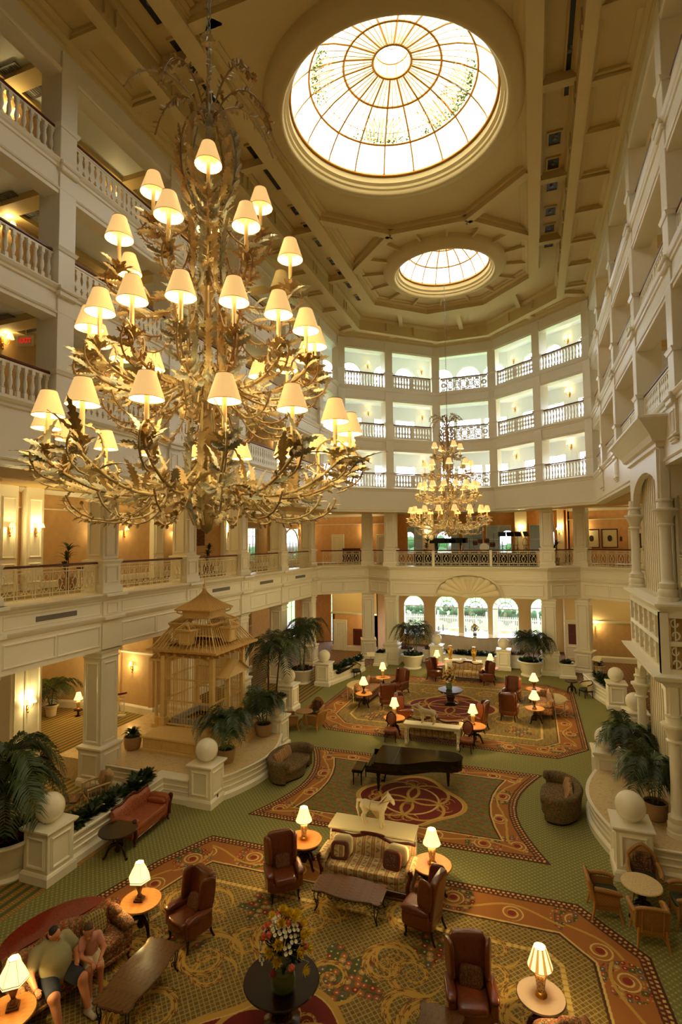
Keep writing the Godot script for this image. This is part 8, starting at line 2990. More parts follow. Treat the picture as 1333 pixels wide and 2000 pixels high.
# ---------------------------------------------------------------- bodies as one skin: tapered capsules joined by a smooth minimum, meshed as surface nets
func skin(b: B, bones: Array, cell: float, k: float) -> void:
	var lo := Vector3.ONE * 99.0
	var hi := -lo
	for q in bones:
		for e in 2:
			lo = lo.min(q[e] - Vector3.ONE * q[2 + e]); hi = hi.max(q[e] + Vector3.ONE * q[2 + e])
	var pad := k + 2.5 * cell
	lo -= Vector3.ONE * pad; hi += Vector3.ONE * pad
	var nx := int((hi.x - lo.x) / cell) + 2
	var ny := int((hi.y - lo.y) / cell) + 2
	var nz := int((hi.z - lo.z) / cell) + 2
	var d := PackedFloat32Array()
	d.resize(nx * ny * nz)
	d.fill(1.0)
	for q in bones:
		var a: Vector3 = q[0]; var ab: Vector3 = q[1] - q[0]
		var l2 := maxf(ab.length_squared(), 1e-9)
		var ra: float = q[2]; var rb: float = q[3]
		var m := Vector3.ONE * (maxf(ra, rb) + pad)
		var i0 := ((a.min(q[1]) - m - lo) / cell).floor()
		var i1 := ((a.max(q[1]) + m - lo) / cell).ceil()
		for z in range(maxi(0, int(i0.z)), mini(nz, int(i1.z))):
			for y in range(maxi(0, int(i0.y)), mini(ny, int(i1.y))):
				var row := (z * ny + y) * nx
				for x in range(maxi(0, int(i0.x)), mini(nx, int(i1.x))):
					var p := lo + Vector3(x, y, z) * cell - a
					var s := clampf(p.dot(ab) / l2, 0.0, 1.0)
					var v := (p - ab * s).length() - lerpf(ra, rb, s)
					var w := d[row + x]
					var h := maxf(k - absf(v - w), 0.0) / k
					d[row + x] = minf(v, w) - h * h * k * 0.25
	var at := {}
	var pts := PackedVector3Array()
	var nor := PackedVector3Array()
	var off := [0, 1, nx, nx + 1, nx * ny, nx * ny + 1, nx * ny + nx, nx * ny + nx + 1]
	for z in nz - 1:
		for y in ny - 1:
			for x in nx - 1:
				var i := (z * ny + y) * nx + x
				var inside := 0
				for o in off:
					if d[i + o] < 0.0: inside += 1
				if inside == 0 or inside == 8: continue
				var c := Vector3.ZERO
				var n := 0
				for e in [[0, 1], [2, 3], [4, 5], [6, 7], [0, 2], [1, 3], [4, 6], [5, 7], [0, 4], [1, 5], [2, 6], [3, 7]]:
					var va := d[i + off[e[0]]]; var vb := d[i + off[e[1]]]
					if (va < 0.0) == (vb < 0.0): continue
					var f := va / (va - vb)
					var pa := Vector3(e[0] & 1, (e[0] >> 1) & 1, e[0] >> 2)
					var pb := Vector3(e[1] & 1, (e[1] >> 1) & 1, e[1] >> 2)
					c += pa.lerp(pb, f); n += 1
				c /= n
				var g := Vector3(d[i + 1] + d[i + off[3]] + d[i + off[5]] + d[i + off[7]] - d[i] - d[i + off[2]] - d[i + off[4]] - d[i + off[6]], d[i + off[2]] + d[i + off[3]] + d[i + off[6]] + d[i + off[7]] - d[i] - d[i + 1] - d[i + off[4]] - d[i + off[5]], d[i + off[4]] + d[i + off[5]] + d[i + off[6]] + d[i + off[7]] - d[i] - d[i + 1] - d[i + off[2]] - d[i + off[3]])
				at[i] = pts.size()
				pts.append(lo + (Vector3(x, y, z) + c) * cell)
				nor.append(g.normalized())
	var sx := 1; var sy := nx; var sz := nx * ny
	for i in at:
		for ax in [[sx, sy, sz], [sy, sz, sx], [sz, sx, sy]]:
			# edge from this cell's low corner along ax[0]; quad of the four cells round it
			if (d[i] < 0.0) == (d[i + ax[0]] < 0.0): continue
			var j1: int = i - ax[1]; var j2: int = i - ax[1] - ax[2]; var j3: int = i - ax[2]
			if not (at.has(j1) and at.has(j2) and at.has(j3)): continue
			var q := [at[i], at[j1], at[j2], at[j3]]
			b.tri(pts[q[0]], pts[q[1]], pts[q[2]], nor[q[0]], nor[q[1]], nor[q[2]])
			b.tri(pts[q[0]], pts[q[2]], pts[q[3]], nor[q[0]], nor[q[2]], nor[q[3]])

func chain(pts: Array, rad: Array) -> Array:
	var r := []
	for i in pts.size() - 1: r.append([pts[i], pts[i + 1], rad[i], rad[i + 1]])
	return r

func hand_bones(w: Vector3, dir: Vector3, palm: Vector3, s: float, side: float) -> Array:
	# five fingers rooted in a palm: dir runs along the fingers, palm is the way it faces
	dir = dir.normalized()
	var across := dir.cross(palm).normalized()
	palm = across.cross(dir).normalized()
	var r := []
	for k in 4:
		var o := across * (k - 1.5) * 0.021 * s
		r.append([w, w + dir * 0.075 * s + o, 0.02 * s, 0.013 * s])
		var l: float = [0.062, 0.075, 0.07, 0.055][k] * s
		var a := w + dir * 0.08 * s + o
		var m := a + (dir * 0.9 + palm * 0.3).normalized() * l * 0.5
		r.append([a, m, 0.0105 * s, 0.0095 * s])
		r.append([m, m + (dir * 0.6 + palm * 0.7).normalized() * l * 0.5, 0.0095 * s, 0.008 * s])
	var th := w + dir * 0.02 * s - across * 0.03 * s * side
	r.append([w, th, 0.02 * s, 0.014 * s])
	r.append([th, th + (dir * 0.8 - across * 0.6 * side + palm * 0.3).normalized() * 0.055 * s, 0.013 * s, 0.0095 * s])
	return r

func head_bones(c: Vector3, f: Vector3, s: float) -> Array:
	f = f.normalized()
	var l := Vector3.UP.cross(f).normalized()
	return [
		[c + Vector3(0, 0.035, 0) * s - f * 0.015 * s, c + Vector3(0, 0.03, 0) * s + f * 0.01 * s, 0.088 * s, 0.086 * s],
		[c - Vector3(0, 0.04, 0) * s + f * 0.03 * s, c - Vector3(0, 0.075, 0) * s + f * 0.05 * s, 0.06 * s, 0.036 * s],
		[c + Vector3(0, 0.015, 0) * s + f * 0.09 * s, c - Vector3(0, 0.02, 0) * s + f * 0.11 * s, 0.012 * s, 0.017 * s],
		[c + Vector3(0, 0.03, 0) * s + f * 0.085 * s + l * 0.03 * s, c + Vector3(0, 0.03, 0) * s + f * 0.085 * s - l * 0.03 * s, 0.014 * s, 0.014 * s],
		[c - Vector3(0, 0.05, 0) * s + f * 0.082 * s + l * 0.02 * s, c - Vector3(0, 0.05, 0) * s + f * 0.082 * s - l * 0.02 * s, 0.012 * s, 0.012 * s],
		[c + l * 0.088 * s, c + l * 0.094 * s + Vector3(0, 0.03, 0) * s, 0.014 * s, 0.017 * s],
		[c - l * 0.088 * s, c - l * 0.094 * s + Vector3(0, 0.03, 0) * s, 0.014 * s, 0.017 * s],
	]

func eyes(o: Node3D, c: Vector3, f: Vector3, s: float) -> void:
	f = f.normalized()
	var l := Vector3.UP.cross(f).normalized()
	for sd in [-1.0, 1.0]:
		var b := B.new()
		b.ball(c + Vector3(0, 0.012, 0) * s + f * 0.083 * s + l * 0.032 * s * sd, Vector3(0.022, 0.012, 0.012) * s, 8, 5)
		obj("eye", b, "ink", o)
	var b2 := B.new()
	b2.ball(c - Vector3(0, 0.052, 0) * s + f * 0.09 * s, Vector3(0.045, 0.01, 0.012) * s, 8, 4, Basis(Vector3.UP, atan2(f.x, f.z)))
	obj("mouth", b2, "petal_mauve", o)

func build_people() -> void:
	var fwd := Vector3(0.955, 0, 0.29)
	var turn := yaw(fwd.x, fwd.z)
	# the man: leaning back, right arm along the sofa arm, knees apart
	var o := thing("person", "heavy-set person with short dark hair in grey t-shirt and navy shorts on the floral sofa", "person", Vector3(-4.2, R, -7.72), turn)
	var hc := Vector3(0.02, 1.19, -0.0952)
	var look := Vector3(0.45, -0.12, 0.9)
	var body := [
		[Vector3(0, 0.62, 0.03), Vector3(0, 0.79, 0.0), 0.235, 0.255], [Vector3(0, 0.79, 0.0), Vector3(0, 0.96, -0.13), 0.255, 0.19],
		[Vector3(-0.24, 0.99, -0.16), Vector3(0.24, 0.99, -0.16), 0.11, 0.11], [Vector3(0, 1.01, -0.147), Vector3(0.01, 1.14, -0.112), 0.075, 0.062],
	]
	body += chain([Vector3(-0.27, 0.985, -0.152), Vector3(-0.44, 0.82, 0.016), Vector3(-0.45, 0.72, 0.267)], [0.1, 0.068, 0.042])
	body += chain([Vector3(0.27, 0.985, -0.152), Vector3(0.4, 0.80, 0.0204), Vector3(0.27, 0.72, 0.27)], [0.1, 0.068, 0.042])
	body += chain([Vector3(-0.13, 0.58, 0.04), Vector3(-0.26, 0.58, 0.52), Vector3(-0.24, 0.12, 0.72)], [0.15, 0.092, 0.052])
	body += chain([Vector3(0.13, 0.58, 0.04), Vector3(0.24, 0.58, 0.5), Vector3(0.27, 0.12, 0.68)], [0.15, 0.092, 0.052])
	var b := B.new()
	skin(b, body, 0.016, 0.05)
	skin(b, head_bones(hc, look, 1.08) + [[hc - Vector3(0, 0.06, 0), Vector3(0.01, 1.09, -0.119), 0.055, 0.062]], 0.007, 0.02)
	skin(b, hand_bones(Vector3(-0.45, 0.712, 0.279), Vector3(0.05, -0.25, 1), Vector3(0, -1, 0), 1.05, -1.0), 0.005, 0.008)
	skin(b, hand_bones(Vector3(0.265, 0.715, 0.28), Vector3(-0.5, -0.5, 0.8), Vector3(0, -1, 0), 1.05, 1.0), 0.005, 0.008)
	obj("body", b, "skin", o)
	b = B.new()
	skin(b, [[Vector3(0, 0.66, 0.03), Vector3(0, 0.79, 0.0), 0.25, 0.27], [Vector3(0, 0.79, 0.0), Vector3(0, 0.96, -0.13), 0.27, 0.205], [Vector3(-0.24, 0.99, -0.16), Vector3(0.24, 0.99, -0.16), 0.123, 0.123], [Vector3(-0.27, 0.985, -0.152), Vector3(-0.38, 0.875, -0.04), 0.115, 0.1], [Vector3(0.27, 0.985, -0.152), Vector3(0.355, 0.875, -0.04), 0.115, 0.1]], 0.016, 0.05)
	obj("shirt", b, "shirt_grey", o)
	b = B.new()
	skin(b, [[Vector3(0, 0.58, 0), Vector3(0, 0.64, 0), 0.205, 0.2], [Vector3(-0.13, 0.58, 0.04), Vector3(-0.24, 0.585, 0.46), 0.165, 0.125], [Vector3(0.13, 0.58, 0.04), Vector3(0.22, 0.585, 0.44), 0.165, 0.125]], 0.016, 0.04)
	obj("shorts", b, "shorts_navy", o)
	b = B.new()
	skin(b, [[hc + Vector3(0, 0.065, -0.02), hc + Vector3(-0.01, 0.06, 0), 0.09, 0.085], [hc + Vector3(-0.04, 0, -0.06), hc + Vector3(0.02, 0.02, -0.07), 0.068, 0.068]], 0.008, 0.03)
	obj("hair", b, "hair_dark", o)
	eyes(o, hc, look, 1.08)
	for x in [[-0.24, 0.72], [0.27, 0.68]]:
		b = B.new()
		skin(b, [[Vector3(x[0], 0.06, x[1] - 0.05), Vector3(x[0] * 1.05, 0.045, x[1] + 0.17), 0.055, 0.043], [Vector3(x[0], 0.12, x[1]), Vector3(x[0], 0.06, x[1] - 0.03), 0.055, 0.05]], 0.01, 0.03)
		obj("shoe", b, "shoe_pale", o)
	# lettering across the shirt
	var tm := TextMesh.new()
	var sf := SystemFont.new()
	sf.font_names = PackedStringArray(["Droid Sans"])
	tm.font = sf
	tm.text = "Summer"
	tm.font_size = 16
	tm.pixel_size = 0.004
	tm.depth = 0.004
	var lt := obj("shirt_lettering", tm, "ink", o)
	lt.position = Vector3(0.0, 0.9, 0.175)
	lt.rotation = Vector3(-0.42, 0.1, 0.0)
	# the child: leaning forward over the knees beside the man
	o = thing("person", "smaller person with brown hair in a pink top and white shorts leaning beside the man", "person", Vector3(-3.96, R, -8.3), turn - 0.3)
	hc = Vector3(-0.06, 1.1, 0.18)
	look = Vector3(-0.2, -0.5, 0.85)
	body = [[Vector3(0, 0.60, 0.02), Vector3(0, 0.78, 0.05), 0.125, 0.12], [Vector3(0, 0.78, 0.05), Vector3(-0.02, 0.92, 0.1), 0.12, 0.1], [Vector3(-0.13, 0.93, 0.1), Vector3(0.11, 0.93, 0.1), 0.06, 0.06], [Vector3(-0.02, 0.94, 0.11), Vector3(-0.05, 1.05, 0.16), 0.048, 0.042]]
	body += chain([Vector3(-0.15, 0.92, 0.1), Vector3(-0.2, 0.74, 0.24), Vector3(-0.05, 0.68, 0.42)], [0.052, 0.04, 0.028])
	body += chain([Vector3(0.13, 0.92, 0.1), Vector3(0.2, 0.74, 0.24), Vector3(0.08, 0.68, 0.44)], [0.052, 0.04, 0.028])
	body += chain([Vector3(-0.08, 0.56, 0.04), Vector3(-0.09, 0.55, 0.42), Vector3(-0.08, 0.12, 0.46)], [0.085, 0.058, 0.036])
	body += chain([Vector3(0.08, 0.56, 0.04), Vector3(0.1, 0.55, 0.42), Vector3(0.1, 0.12, 0.46)], [0.085, 0.058, 0.036])
	b = B.new()
	skin(b, body, 0.013, 0.04)
	skin(b, head_bones(hc, look, 0.98) + [[hc - Vector3(0, 0.05, 0), Vector3(-0.03, 1.0, 0.13), 0.045, 0.046]], 0.007, 0.02)
	skin(b, hand_bones(Vector3(-0.05, 0.675, 0.43), Vector3(0.3, -0.4, 1.0), Vector3(0, -1, 0.2), 0.8, -1.0), 0.005, 0.008)
	skin(b, hand_bones(Vector3(0.08, 0.675, 0.45), Vector3(-0.3, -0.4, 1.0), Vector3(0, -1, 0.2), 0.8, 1.0), 0.005, 0.008)
	obj("body", b, "skin", o)
	b = B.new()
	skin(b, [[Vector3(0, 0.62, 0.02), Vector3(0, 0.78, 0.05), 0.14, 0.135], [Vector3(0, 0.78, 0.05), Vector3(-0.02, 0.92, 0.1), 0.135, 0.112], [Vector3(-0.13, 0.93, 0.1), Vector3(0.11, 0.93, 0.1), 0.07, 0.07], [Vector3(-0.15, 0.92, 0.1), Vector3(-0.18, 0.83, 0.17), 0.066, 0.06], [Vector3(0.13, 0.92, 0.1), Vector3(0.17, 0.83, 0.17), 0.066, 0.06]], 0.013, 0.04)
	obj("shirt", b, "shirt_pink", o)
	b = B.new()
	skin(b, [[Vector3(0, 0.57, 0.0), Vector3(0, 0.61, 0.02), 0.13, 0.13], [Vector3(-0.08, 0.56, 0.04), Vector3(-0.09, 0.555, 0.34), 0.1, 0.078], [Vector3(0.08, 0.56, 0.04), Vector3(0.1, 0.555, 0.34), 0.1, 0.078]], 0.013, 0.04)
	obj("shorts", b, "shorts_white", o)
	b = B.new()
	skin(b, [[hc + Vector3(0.0, 0.055, -0.03), hc + Vector3(0, 0.05, 0.0), 0.09, 0.082], [hc + Vector3(0.01, 0.02, -0.07), hc + Vector3(0.03, -0.08, -0.09), 0.075, 0.06]], 0.008, 0.03)
	obj("hair", b, "hair_brown", o)
	eyes(o, hc, look, 0.98)
	for x in [-0.08, 0.1]:
		b = B.new()
		skin(b, [[Vector3(x, 0.05, 0.42), Vector3(x, 0.035, 0.58), 0.042, 0.034], [Vector3(x, 0.1, 0.46), Vector3(x, 0.05, 0.44), 0.042, 0.04]], 0.01, 0.02)
		obj("shoe", b, "shoe_pale", o)
	animals()

func quadruped(o: Node3D, horse: bool, mtl: String) -> void:
	# head towards +x
	var body := [
		[Vector3(-0.2, 0.42, 0), Vector3(0.02, 0.41, 0), 0.095, 0.09], [Vector3(0.02, 0.41, 0), Vector3(0.2, 0.43, 0), 0.09, 0.1],
	]
	for z in [-0.055, 0.055]:
		body += chain([Vector3(0.2, 0.38, z), Vector3(0.19, 0.2, z), Vector3(0.2, 0.17, z), Vector3(0.19, 0.045, z), Vector3(0.215, 0.02, z)], [0.055, 0.027, 0.028, 0.02, 0.026])
		body += chain([Vector3(-0.22, 0.4, z), Vector3(-0.18, 0.27, z), Vector3(-0.245, 0.18, z), Vector3(-0.225, 0.045, z), Vector3(-0.2, 0.02, z)], [0.078, 0.042, 0.026, 0.02, 0.026])
	if horse:
		body += chain([Vector3(0.22, 0.47, 0), Vector3(0.31, 0.6, 0), Vector3(0.35, 0.67, 0)], [0.085, 0.062, 0.05])
		body += chain([Vector3(0.35, 0.68, 0), Vector3(0.44, 0.6, 0), Vector3(0.47, 0.55, 0)], [0.052, 0.038, 0.032])
		for z in [-0.03, 0.03]: body += chain([Vector3(0.335, 0.71, z), Vector3(0.335, 0.77, z)], [0.018, 0.006])
	else:
		body += chain([Vector3(0.22, 0.46, 0), Vector3(0.34, 0.56, 0), Vector3(0.4, 0.6, 0)], [0.075, 0.055, 0.048])
		body += chain([Vector3(0.4, 0.6, 0), Vector3(0.5, 0.57, 0), Vector3(0.56, 0.55, 0)], [0.05, 0.036, 0.034])
		for z in [-0.04, 0.04]: body += chain([Vector3(0.36, 0.63, z), Vector3(0.31, 0.71, z * 1.6)], [0.02, 0.006])
	var b := B.new()
	skin(b, body, 0.009, 0.035)
	obj("body", b, mtl, o)
	b = B.new()
	if horse:
		skin(b, chain([Vector3(-0.28, 0.48, 0), Vector3(-0.37, 0.46, 0), Vector3(-0.38, 0.3, 0), Vector3(-0.35, 0.12, 0)], [0.03, 0.032, 0.034, 0.014]), 0.008, 0.02)
		obj("tail", b, mtl, o)
		b = B.new()
		for k in 9:
			var f := k / 8.0
			acanthus(b, Vector3(lerpf(0.34, 0.18, f), lerpf(0.72, 0.53, f), 0.0), Vector3(-0.5, 0.1, 0.9), Vector3(0, -1, 0), 0.12, 0.03, 0.6, 5)
		obj("mane", b, mtl, o)
		b = B.new()
		b.tube([Vector3(0.44, 0.62, 0.045), Vector3(0.36, 0.6, 0.07), Vector3(0.22, 0.55, 0.09), Vector3(0.0, 0.52, 0.08)], 0.007, 4)
		b.tube([Vector3(-0.05, 0.33, 0.08), Vector3(-0.05, 0.44, 0.1), Vector3(-0.05, 0.52, 0.03)], 0.008, 4)
		obj("harness", b, "leaf_gold", o)
	else:
		skin(b, chain([Vector3(-0.29, 0.46, 0), Vector3(-0.33, 0.4, 0), Vector3(-0.33, 0.26, 0)], [0.016, 0.014, 0.02]), 0.007, 0.01)
		obj("tail", b, mtl, o)
	for z in [-1.0, 1.0]:
		b = B.new()
		b.ball(Vector3(0.39 if horse else 0.44, 0.665 if horse else 0.61, 0.04 * z), Vector3(0.015, 0.015, 0.01), 6, 4)
		obj("eye", b, "ink", o)

func animals() -> void:
	var h := thing("horse_statue", "white weathered horse statue with harness on the cream console behind the striped sofa", "statue", Vector3(0.03, 0.872, -13.92), -0.12)
	quadruped(h, true, "plaster_horse")
	h.scale = Vector3.ONE * 1.22
	var d := thing("donkey_statue", "pale donkey-like animal statue on the far cream console, facing left", "statue", Vector3(-0.05, 0.882, -22.12), PI - 0.15)
	quadruped(d, false, "plaster_horse")
	d.scale = Vector3.ONE * 1.15

# ---------------------------------------------------------------- plants
# one palm frond: a bent rib with drooping leaflets, growing along +x from the origin
func frond_mesh(len: float, rise: float, droop: float, leaf: float, pairs: int, seed_: int, wid := 0.03) -> ArrayMesh:
	var key := "frond%.2f_%.2f_%.2f_%d_%d" % [len, rise, droop, pairs, seed_]
	if shapes.has(key): return shapes[key]
	var rng := RandomNumberGenerator.new()
	rng.seed = seed_
	var b := B.new()
	var pts := bez(Vector3.ZERO, Vector3(len * 0.25, rise, 0), Vector3(len * 0.7, rise * 1.1, 0), Vector3(len, rise - droop, 0), 12)
	var rad := []
	for i in 13: rad.append(lerpf(0.014, 0.003, i / 12.0))
	b.tube(pts, rad, 4, false, false)
	for i in pairs:
		var f := 0.16 + 0.84 * (i + 0.5) / pairs
		var k := mini(int(f * 12), 11)
		var p: Vector3 = pts[k].lerp(pts[k + 1], f * 12 - k)
		var d: Vector3 = (pts[k + 1] - pts[k]).normalized()
		for s in [-1.0, 1.0]:
			var l := leaf * (0.45 + 0.75 * sin(PI * clampf(f * 0.92, 0, 1))) * rng.randf_range(0.85, 1.1)
			var out := (Vector3(0, 0.18, s) + d * 0.75 + Vector3(0, rng.randf_range(-0.2, 0.1), 0)).normalized()
			var mid := p + out * l * 0.5
			var tip := p + out * l - Vector3(0, l * rng.randf_range(0.25, 0.55), 0)
			var w := d * wid
			var nn := out.cross(d).normalized()
			b.tri(p - w * 0.3, mid - w, mid + w, nn, nn, nn); b.tri(p - w * 0.3, mid + w, p + w * 0.3, nn, nn, nn)
			b.tri(mid - w, tip, mid + w, nn, nn, nn)
	shapes[key] = b.mesh()
	return shapes[key]

func leaf_plant(o: Node3D, at: Vector3, n: int, len: float, wid: float, m: String, rng: RandomNumberGenerator) -> void:
	var key := "broad%.2f_%.2f" % [len, wid]
	if not shapes.has(key):
		var b := B.new()
		var rows := []
		for i in 7:
			var f := i / 6.0
			var w := wid * sin(PI * (0.06 + 0.92 * f))
			var p := Vector3(len * f * (1.0 - 0.2 * f), len * (0.75 * f - 0.75 * f * f), 0)
			rows.append(PackedVector3Array([p + Vector3(0, 0.25 * w, -w), p, p + Vector3(0, 0.25 * w, w)]))
		b.sheet(rows)
		shapes[key] = b.mesh()
	for i in n:
		var lf := obj("leaf", shapes[key], m if i % 3 else "leaf_mid", o)
		lf.position = at
		lf.basis = Basis(Vector3.UP, TAU * i * 0.618) * Basis(Vector3.BACK, rng.randf_range(0.1, 1.1)) * Basis.from_scale(Vector3.ONE * rng.randf_range(0.7, 1.15))

# clumps of broad leaves joined into one growth
func clump(b: B, at: Vector3, n: int, len: float, wid: float, rng: RandomNumberGenerator) -> void:
	for i in n:
		var a := rng.randf() * TAU
		var el := rng.randf_range(0.25, 1.3)
		var d := Vector3(cos(a) * cos(el), sin(el), sin(a) * cos(el))
		var sd := d.cross(Vector3.UP).normalized()
		var l := len * rng.randf_range(0.7, 1.15)
		var m := at + d * l * 0.55
		var tip := at + d * l - Vector3(0, l * 0.22, 0)
		var nn := sd.cross(d)
		b.tri(at, m - sd * wid, m + sd * wid, nn, nn, nn)
		b.tri(m - sd * wid, tip, m + sd * wid, nn, nn, nn)

func palm(called: String, label: String, at: Vector3, turn: float, stems: Array, fronds: int, len: float, rise: float, droop: float, leaf: float, pairs: int, m := "palm_green", wid := 0.03) -> void:
	var o := thing(called, label, "palm", at, turn)
	var rng := RandomNumberGenerator.new()
	rng.seed = hash(label) % 10000
	for s in stems:
		var b := B.new()
		var pts := bez(s[0], s[0].lerp(s[1], 0.3) + Vector3(0.03, 0, 0), s[0].lerp(s[1], 0.7) + Vector3(-0.03, 0, 0), s[1], 6)
		b.tube(pts, [s[2] * 1.2, s[2], s[2] * 0.95, s[2] * 0.9, s[2] * 0.85, s[2] * 0.8, s[2] * 0.75], 7)
		obj("trunk", b, "trunk_brown" if s[2] > 0.03 else "cane_green", o)
		for k in fronds:
			var v := k % 3
			var fm := frond_mesh(len * (0.8 + 0.15 * v), rise * (0.7 + 0.35 * v), droop, leaf, pairs, v + 1, wid)
			var f := obj("frond", fm, m if k % 4 else "palm_light", o)
			f.position = s[1] - Vector3(0, 0.05 * (k % 3), 0)
			f.rotation = Vector3(0, TAU * k * 0.618 + rng.randf() * 0.3, rng.randf_range(-0.15, 0.15))

func pot(label: String, at: Vector3, prof: Array, m: String, called := "plant_pot") -> void:
	var o := thing(called, label, "planter", at)
	var b := B.new()
	b.lathe(prof, 36)
	obj("body", b, m, o)
	var top: Vector2 = prof[prof.size() - 1]
	b = B.new()
	b.lathe(V2([top.x, top.y, top.x * 0.5, top.y + 0.03, 0.0, top.y + 0.04]), 20)
	obj("soil", b, "soil", o)

const URN := [0.0, 0.0, 0.62, 0.0, 0.64, 0.05, 0.6, 0.09, 0.56, 0.12, 0.6, 0.3, 0.64, 0.34, 0.66, 0.6, 0.7, 0.64, 0.72, 0.8, 0.8, 0.86, 0.84, 0.92, 0.82, 0.97, 0.76, 0.98, 0.72, 0.93, 0.7, 0.86]
const SMALL_POT := [0.0, 0.0, 0.22, 0.0, 0.27, 0.06, 0.31, 0.25, 0.31, 0.42, 0.32, 0.46, 0.28, 0.47, 0.27, 0.4]
const CLASSIC := [0.0, 0.0, 0.2, 0.0, 0.22, 0.06, 0.25, 0.3, 0.28, 0.42, 0.33, 0.46, 0.34, 0.52, 0.3, 0.54, 0.28, 0.48]

func build_plants() -> void:
	var rng := RandomNumberGenerator.new()
	rng.seed = 21
	# great urn palm at the left edge
	var pots := [[Vector3(-8.75, 0, -10.35), 1.0, "big round white planter beside the nearest left pedestal"], [Vector3(-8.95, 0, -29.4), 0.86, "big round white planter of the left palm by the columns"], [Vector3(-3.46, 0.01, -35.0), 0.92, "big round white planter left of the reception desk"], [Vector3(3.9, 0.01, -35.2), 0.95, "big round white planter right of the reception desk"], [Vector3(9.4, 0, -24.2), 0.8, "round white planter half hidden behind the tower"]]
	for q in pots:
		var prof := []
		for p in V2(URN): prof.append(p * q[1])
		pot(q[2], q[0], prof, "white_paint", "round_planter")
		var fo := thing("planter_flowers", "low foliage filling the " + q[2], "plants", q[0])
		for k in 3:
			var b := B.new()
			for i in 22:
				var a := rng.randf() * TAU
				clump(b, Vector3(cos(a), 0, sin(a)) * rng.randf_range(0.25, 0.66) * q[1] + Vector3(0, 0.9 * q[1], 0), 7, 0.3, 0.05, rng)
			obj("foliage", b, ["leaf_dark", "leaf_mid", "petal_red"][k] if k < 2 or q[0].x < -8.0 else "leaf_mid", fo).set_meta("kind", "stuff")
	palm("palm_tree", "shaggy palm with long arching fronds in the planter at the left edge", Vector3(-8.75, 0.85, -10.35), 0.0, [[Vector3.ZERO, Vector3(0.05, 1.2, 0.05), 0.075], [Vector3(-0.1, 0, 0.1), Vector3(-0.3, 1.75, -0.1), 0.06]], 13, 1.3, 0.6, 1.1, 0.5, 34, "palm_green", 0.032)
	palm("palm_tree", "tall slender palm in the round planter beside the left columns", Vector3(-8.95, 0.75, -29.4), 0.6, [[Vector3(-0.05, 0, 0), Vector3(-0.15, 2.0, 0), 0.06], [Vector3(0.1, 0, 0), Vector3(0.25, 2.5, 0.1), 0.055]], 11, 1.35, 0.6, 1.0, 0.5, 24)
	palm("palm_tree", "arching palm with dark fronds left of the reception desk", Vector3(-3.46, 0.8, -35.0), 0.2, [[Vector3(-0.2, 0, 0), Vector3(-0.25, 1.55, 0), 0.03], [Vector3(0.1, 0, 0.1), Vector3(0.15, 1.7, 0), 0.03], [Vector3(0.2, 0, 0), Vector3(0.35, 1.4, 0.1), 0.03]], 7, 1.35, 0.6, 0.95, 0.45, 20, "leaf_dark")
	palm("palm_tree", "dense dark palm right of the reception desk", Vector3(3.9, 0.8, -35.2), 0.5, [[Vector3(-0.1, 0, 0), Vector3(-0.1, 1.25, 0), 0.035], [Vector3(0.15, 0, 0), Vector3(0.2, 1.0, 0.1), 0.035]], 12, 1.2, 0.65, 0.85, 0.5, 22, "leaf_dark")
	palm("palm_tree", "tall palm leaning over the left planter between two globes", Vector3(-7.75, 0.6, -23.0), 0.0, [[Vector3(-0.1, 0, 0), Vector3(-0.05, 2.75, 0), 0.05], [Vector3(0.2, 0, -0.1), Vector3(0.5, 2.45, -0.1), 0.045]], 11, 1.35, 0.65, 1.05, 0.5, 24)
	palm("palm_tree", "palm showing past the tower on the far right", Vector3(9.4, 0.75, -24.2), 0.0, [[Vector3.ZERO, Vector3(0.1, 2.4, 0), 0.06]], 11, 1.3, 0.5, 1.0, 0.5, 22)
	# potted areca palms on the marble platforms
	var small := []
	for p in V2(SMALL_POT): small.append(p)
	for q in [[Vector3(-6.05, 0.762, -16.45), "taupe pot behind the globe at the near corner of the birdcage platform", "feathery areca palm in front of the birdcage behind the near globe"], [Vector3(-6.0, 0.762, -19.1), "taupe pot at the far corner of the birdcage platform", "bushy areca palm at the far corner of the birdcage platform"], [Vector3(6.95, 0.762, -19.5), "taupe pot at the far side of the right platform", "areca palm leaning before the tower, farther one on the right platform"], [Vector3(7.15, 0.762, -16.9), "taupe pot beside the tower column on the right platform", "areca palm beside the tower column, nearer one on the right platform"]]:
		pot(q[1], q[0], small, "terracotta")
		var st := []
		for k in 5:
			var a := TAU * k / 5.0
			st.append([Vector3(cos(a) * 0.08, 0.4, sin(a) * 0.08), Vector3(cos(a) * 0.22, 1.0 + 0.22 * (k % 3), sin(a) * 0.22), 0.014])
		palm("areca_palm", q[2], q[0], rng.randf() * 3.0, st, 5, 0.85, 0.5, 0.55, 0.36, 22, "palm_green", 0.024)
	var cl := []
	for p in V2(CLASSIC): cl.append(p)
	pot("cream classic pot in the papered alcove at far left", Vector3(-18.2, 0.0, -20.1), cl, "cream_paint")
	palm("areca_palm", "kentia palm in the papered alcove at far left", Vector3(-18.2, 0.0, -20.1), 0.4, [[Vector3(0, 0.45, 0), Vector3(0.1, 1.25, 0), 0.03], [Vector3(-0.08, 0.45, 0), Vector3(-0.2, 1.1, 0), 0.03]], 8, 1.2, 0.5, 0.5, 0.4, 18)
	pot("taupe pot beside the base of the birdcage, near the column", Vector3(-10.0, 0.762, -16.35), small, "terracotta")
	var lp := thing("leafy_plant", "broad-leaved plant in the taupe pot beside the birdcage base", "plant", Vector3(-10.0, 1.2, -16.35))
	leaf_plant(lp, Vector3.ZERO, 30, 0.55, 0.075, "leaf_dark", rng)
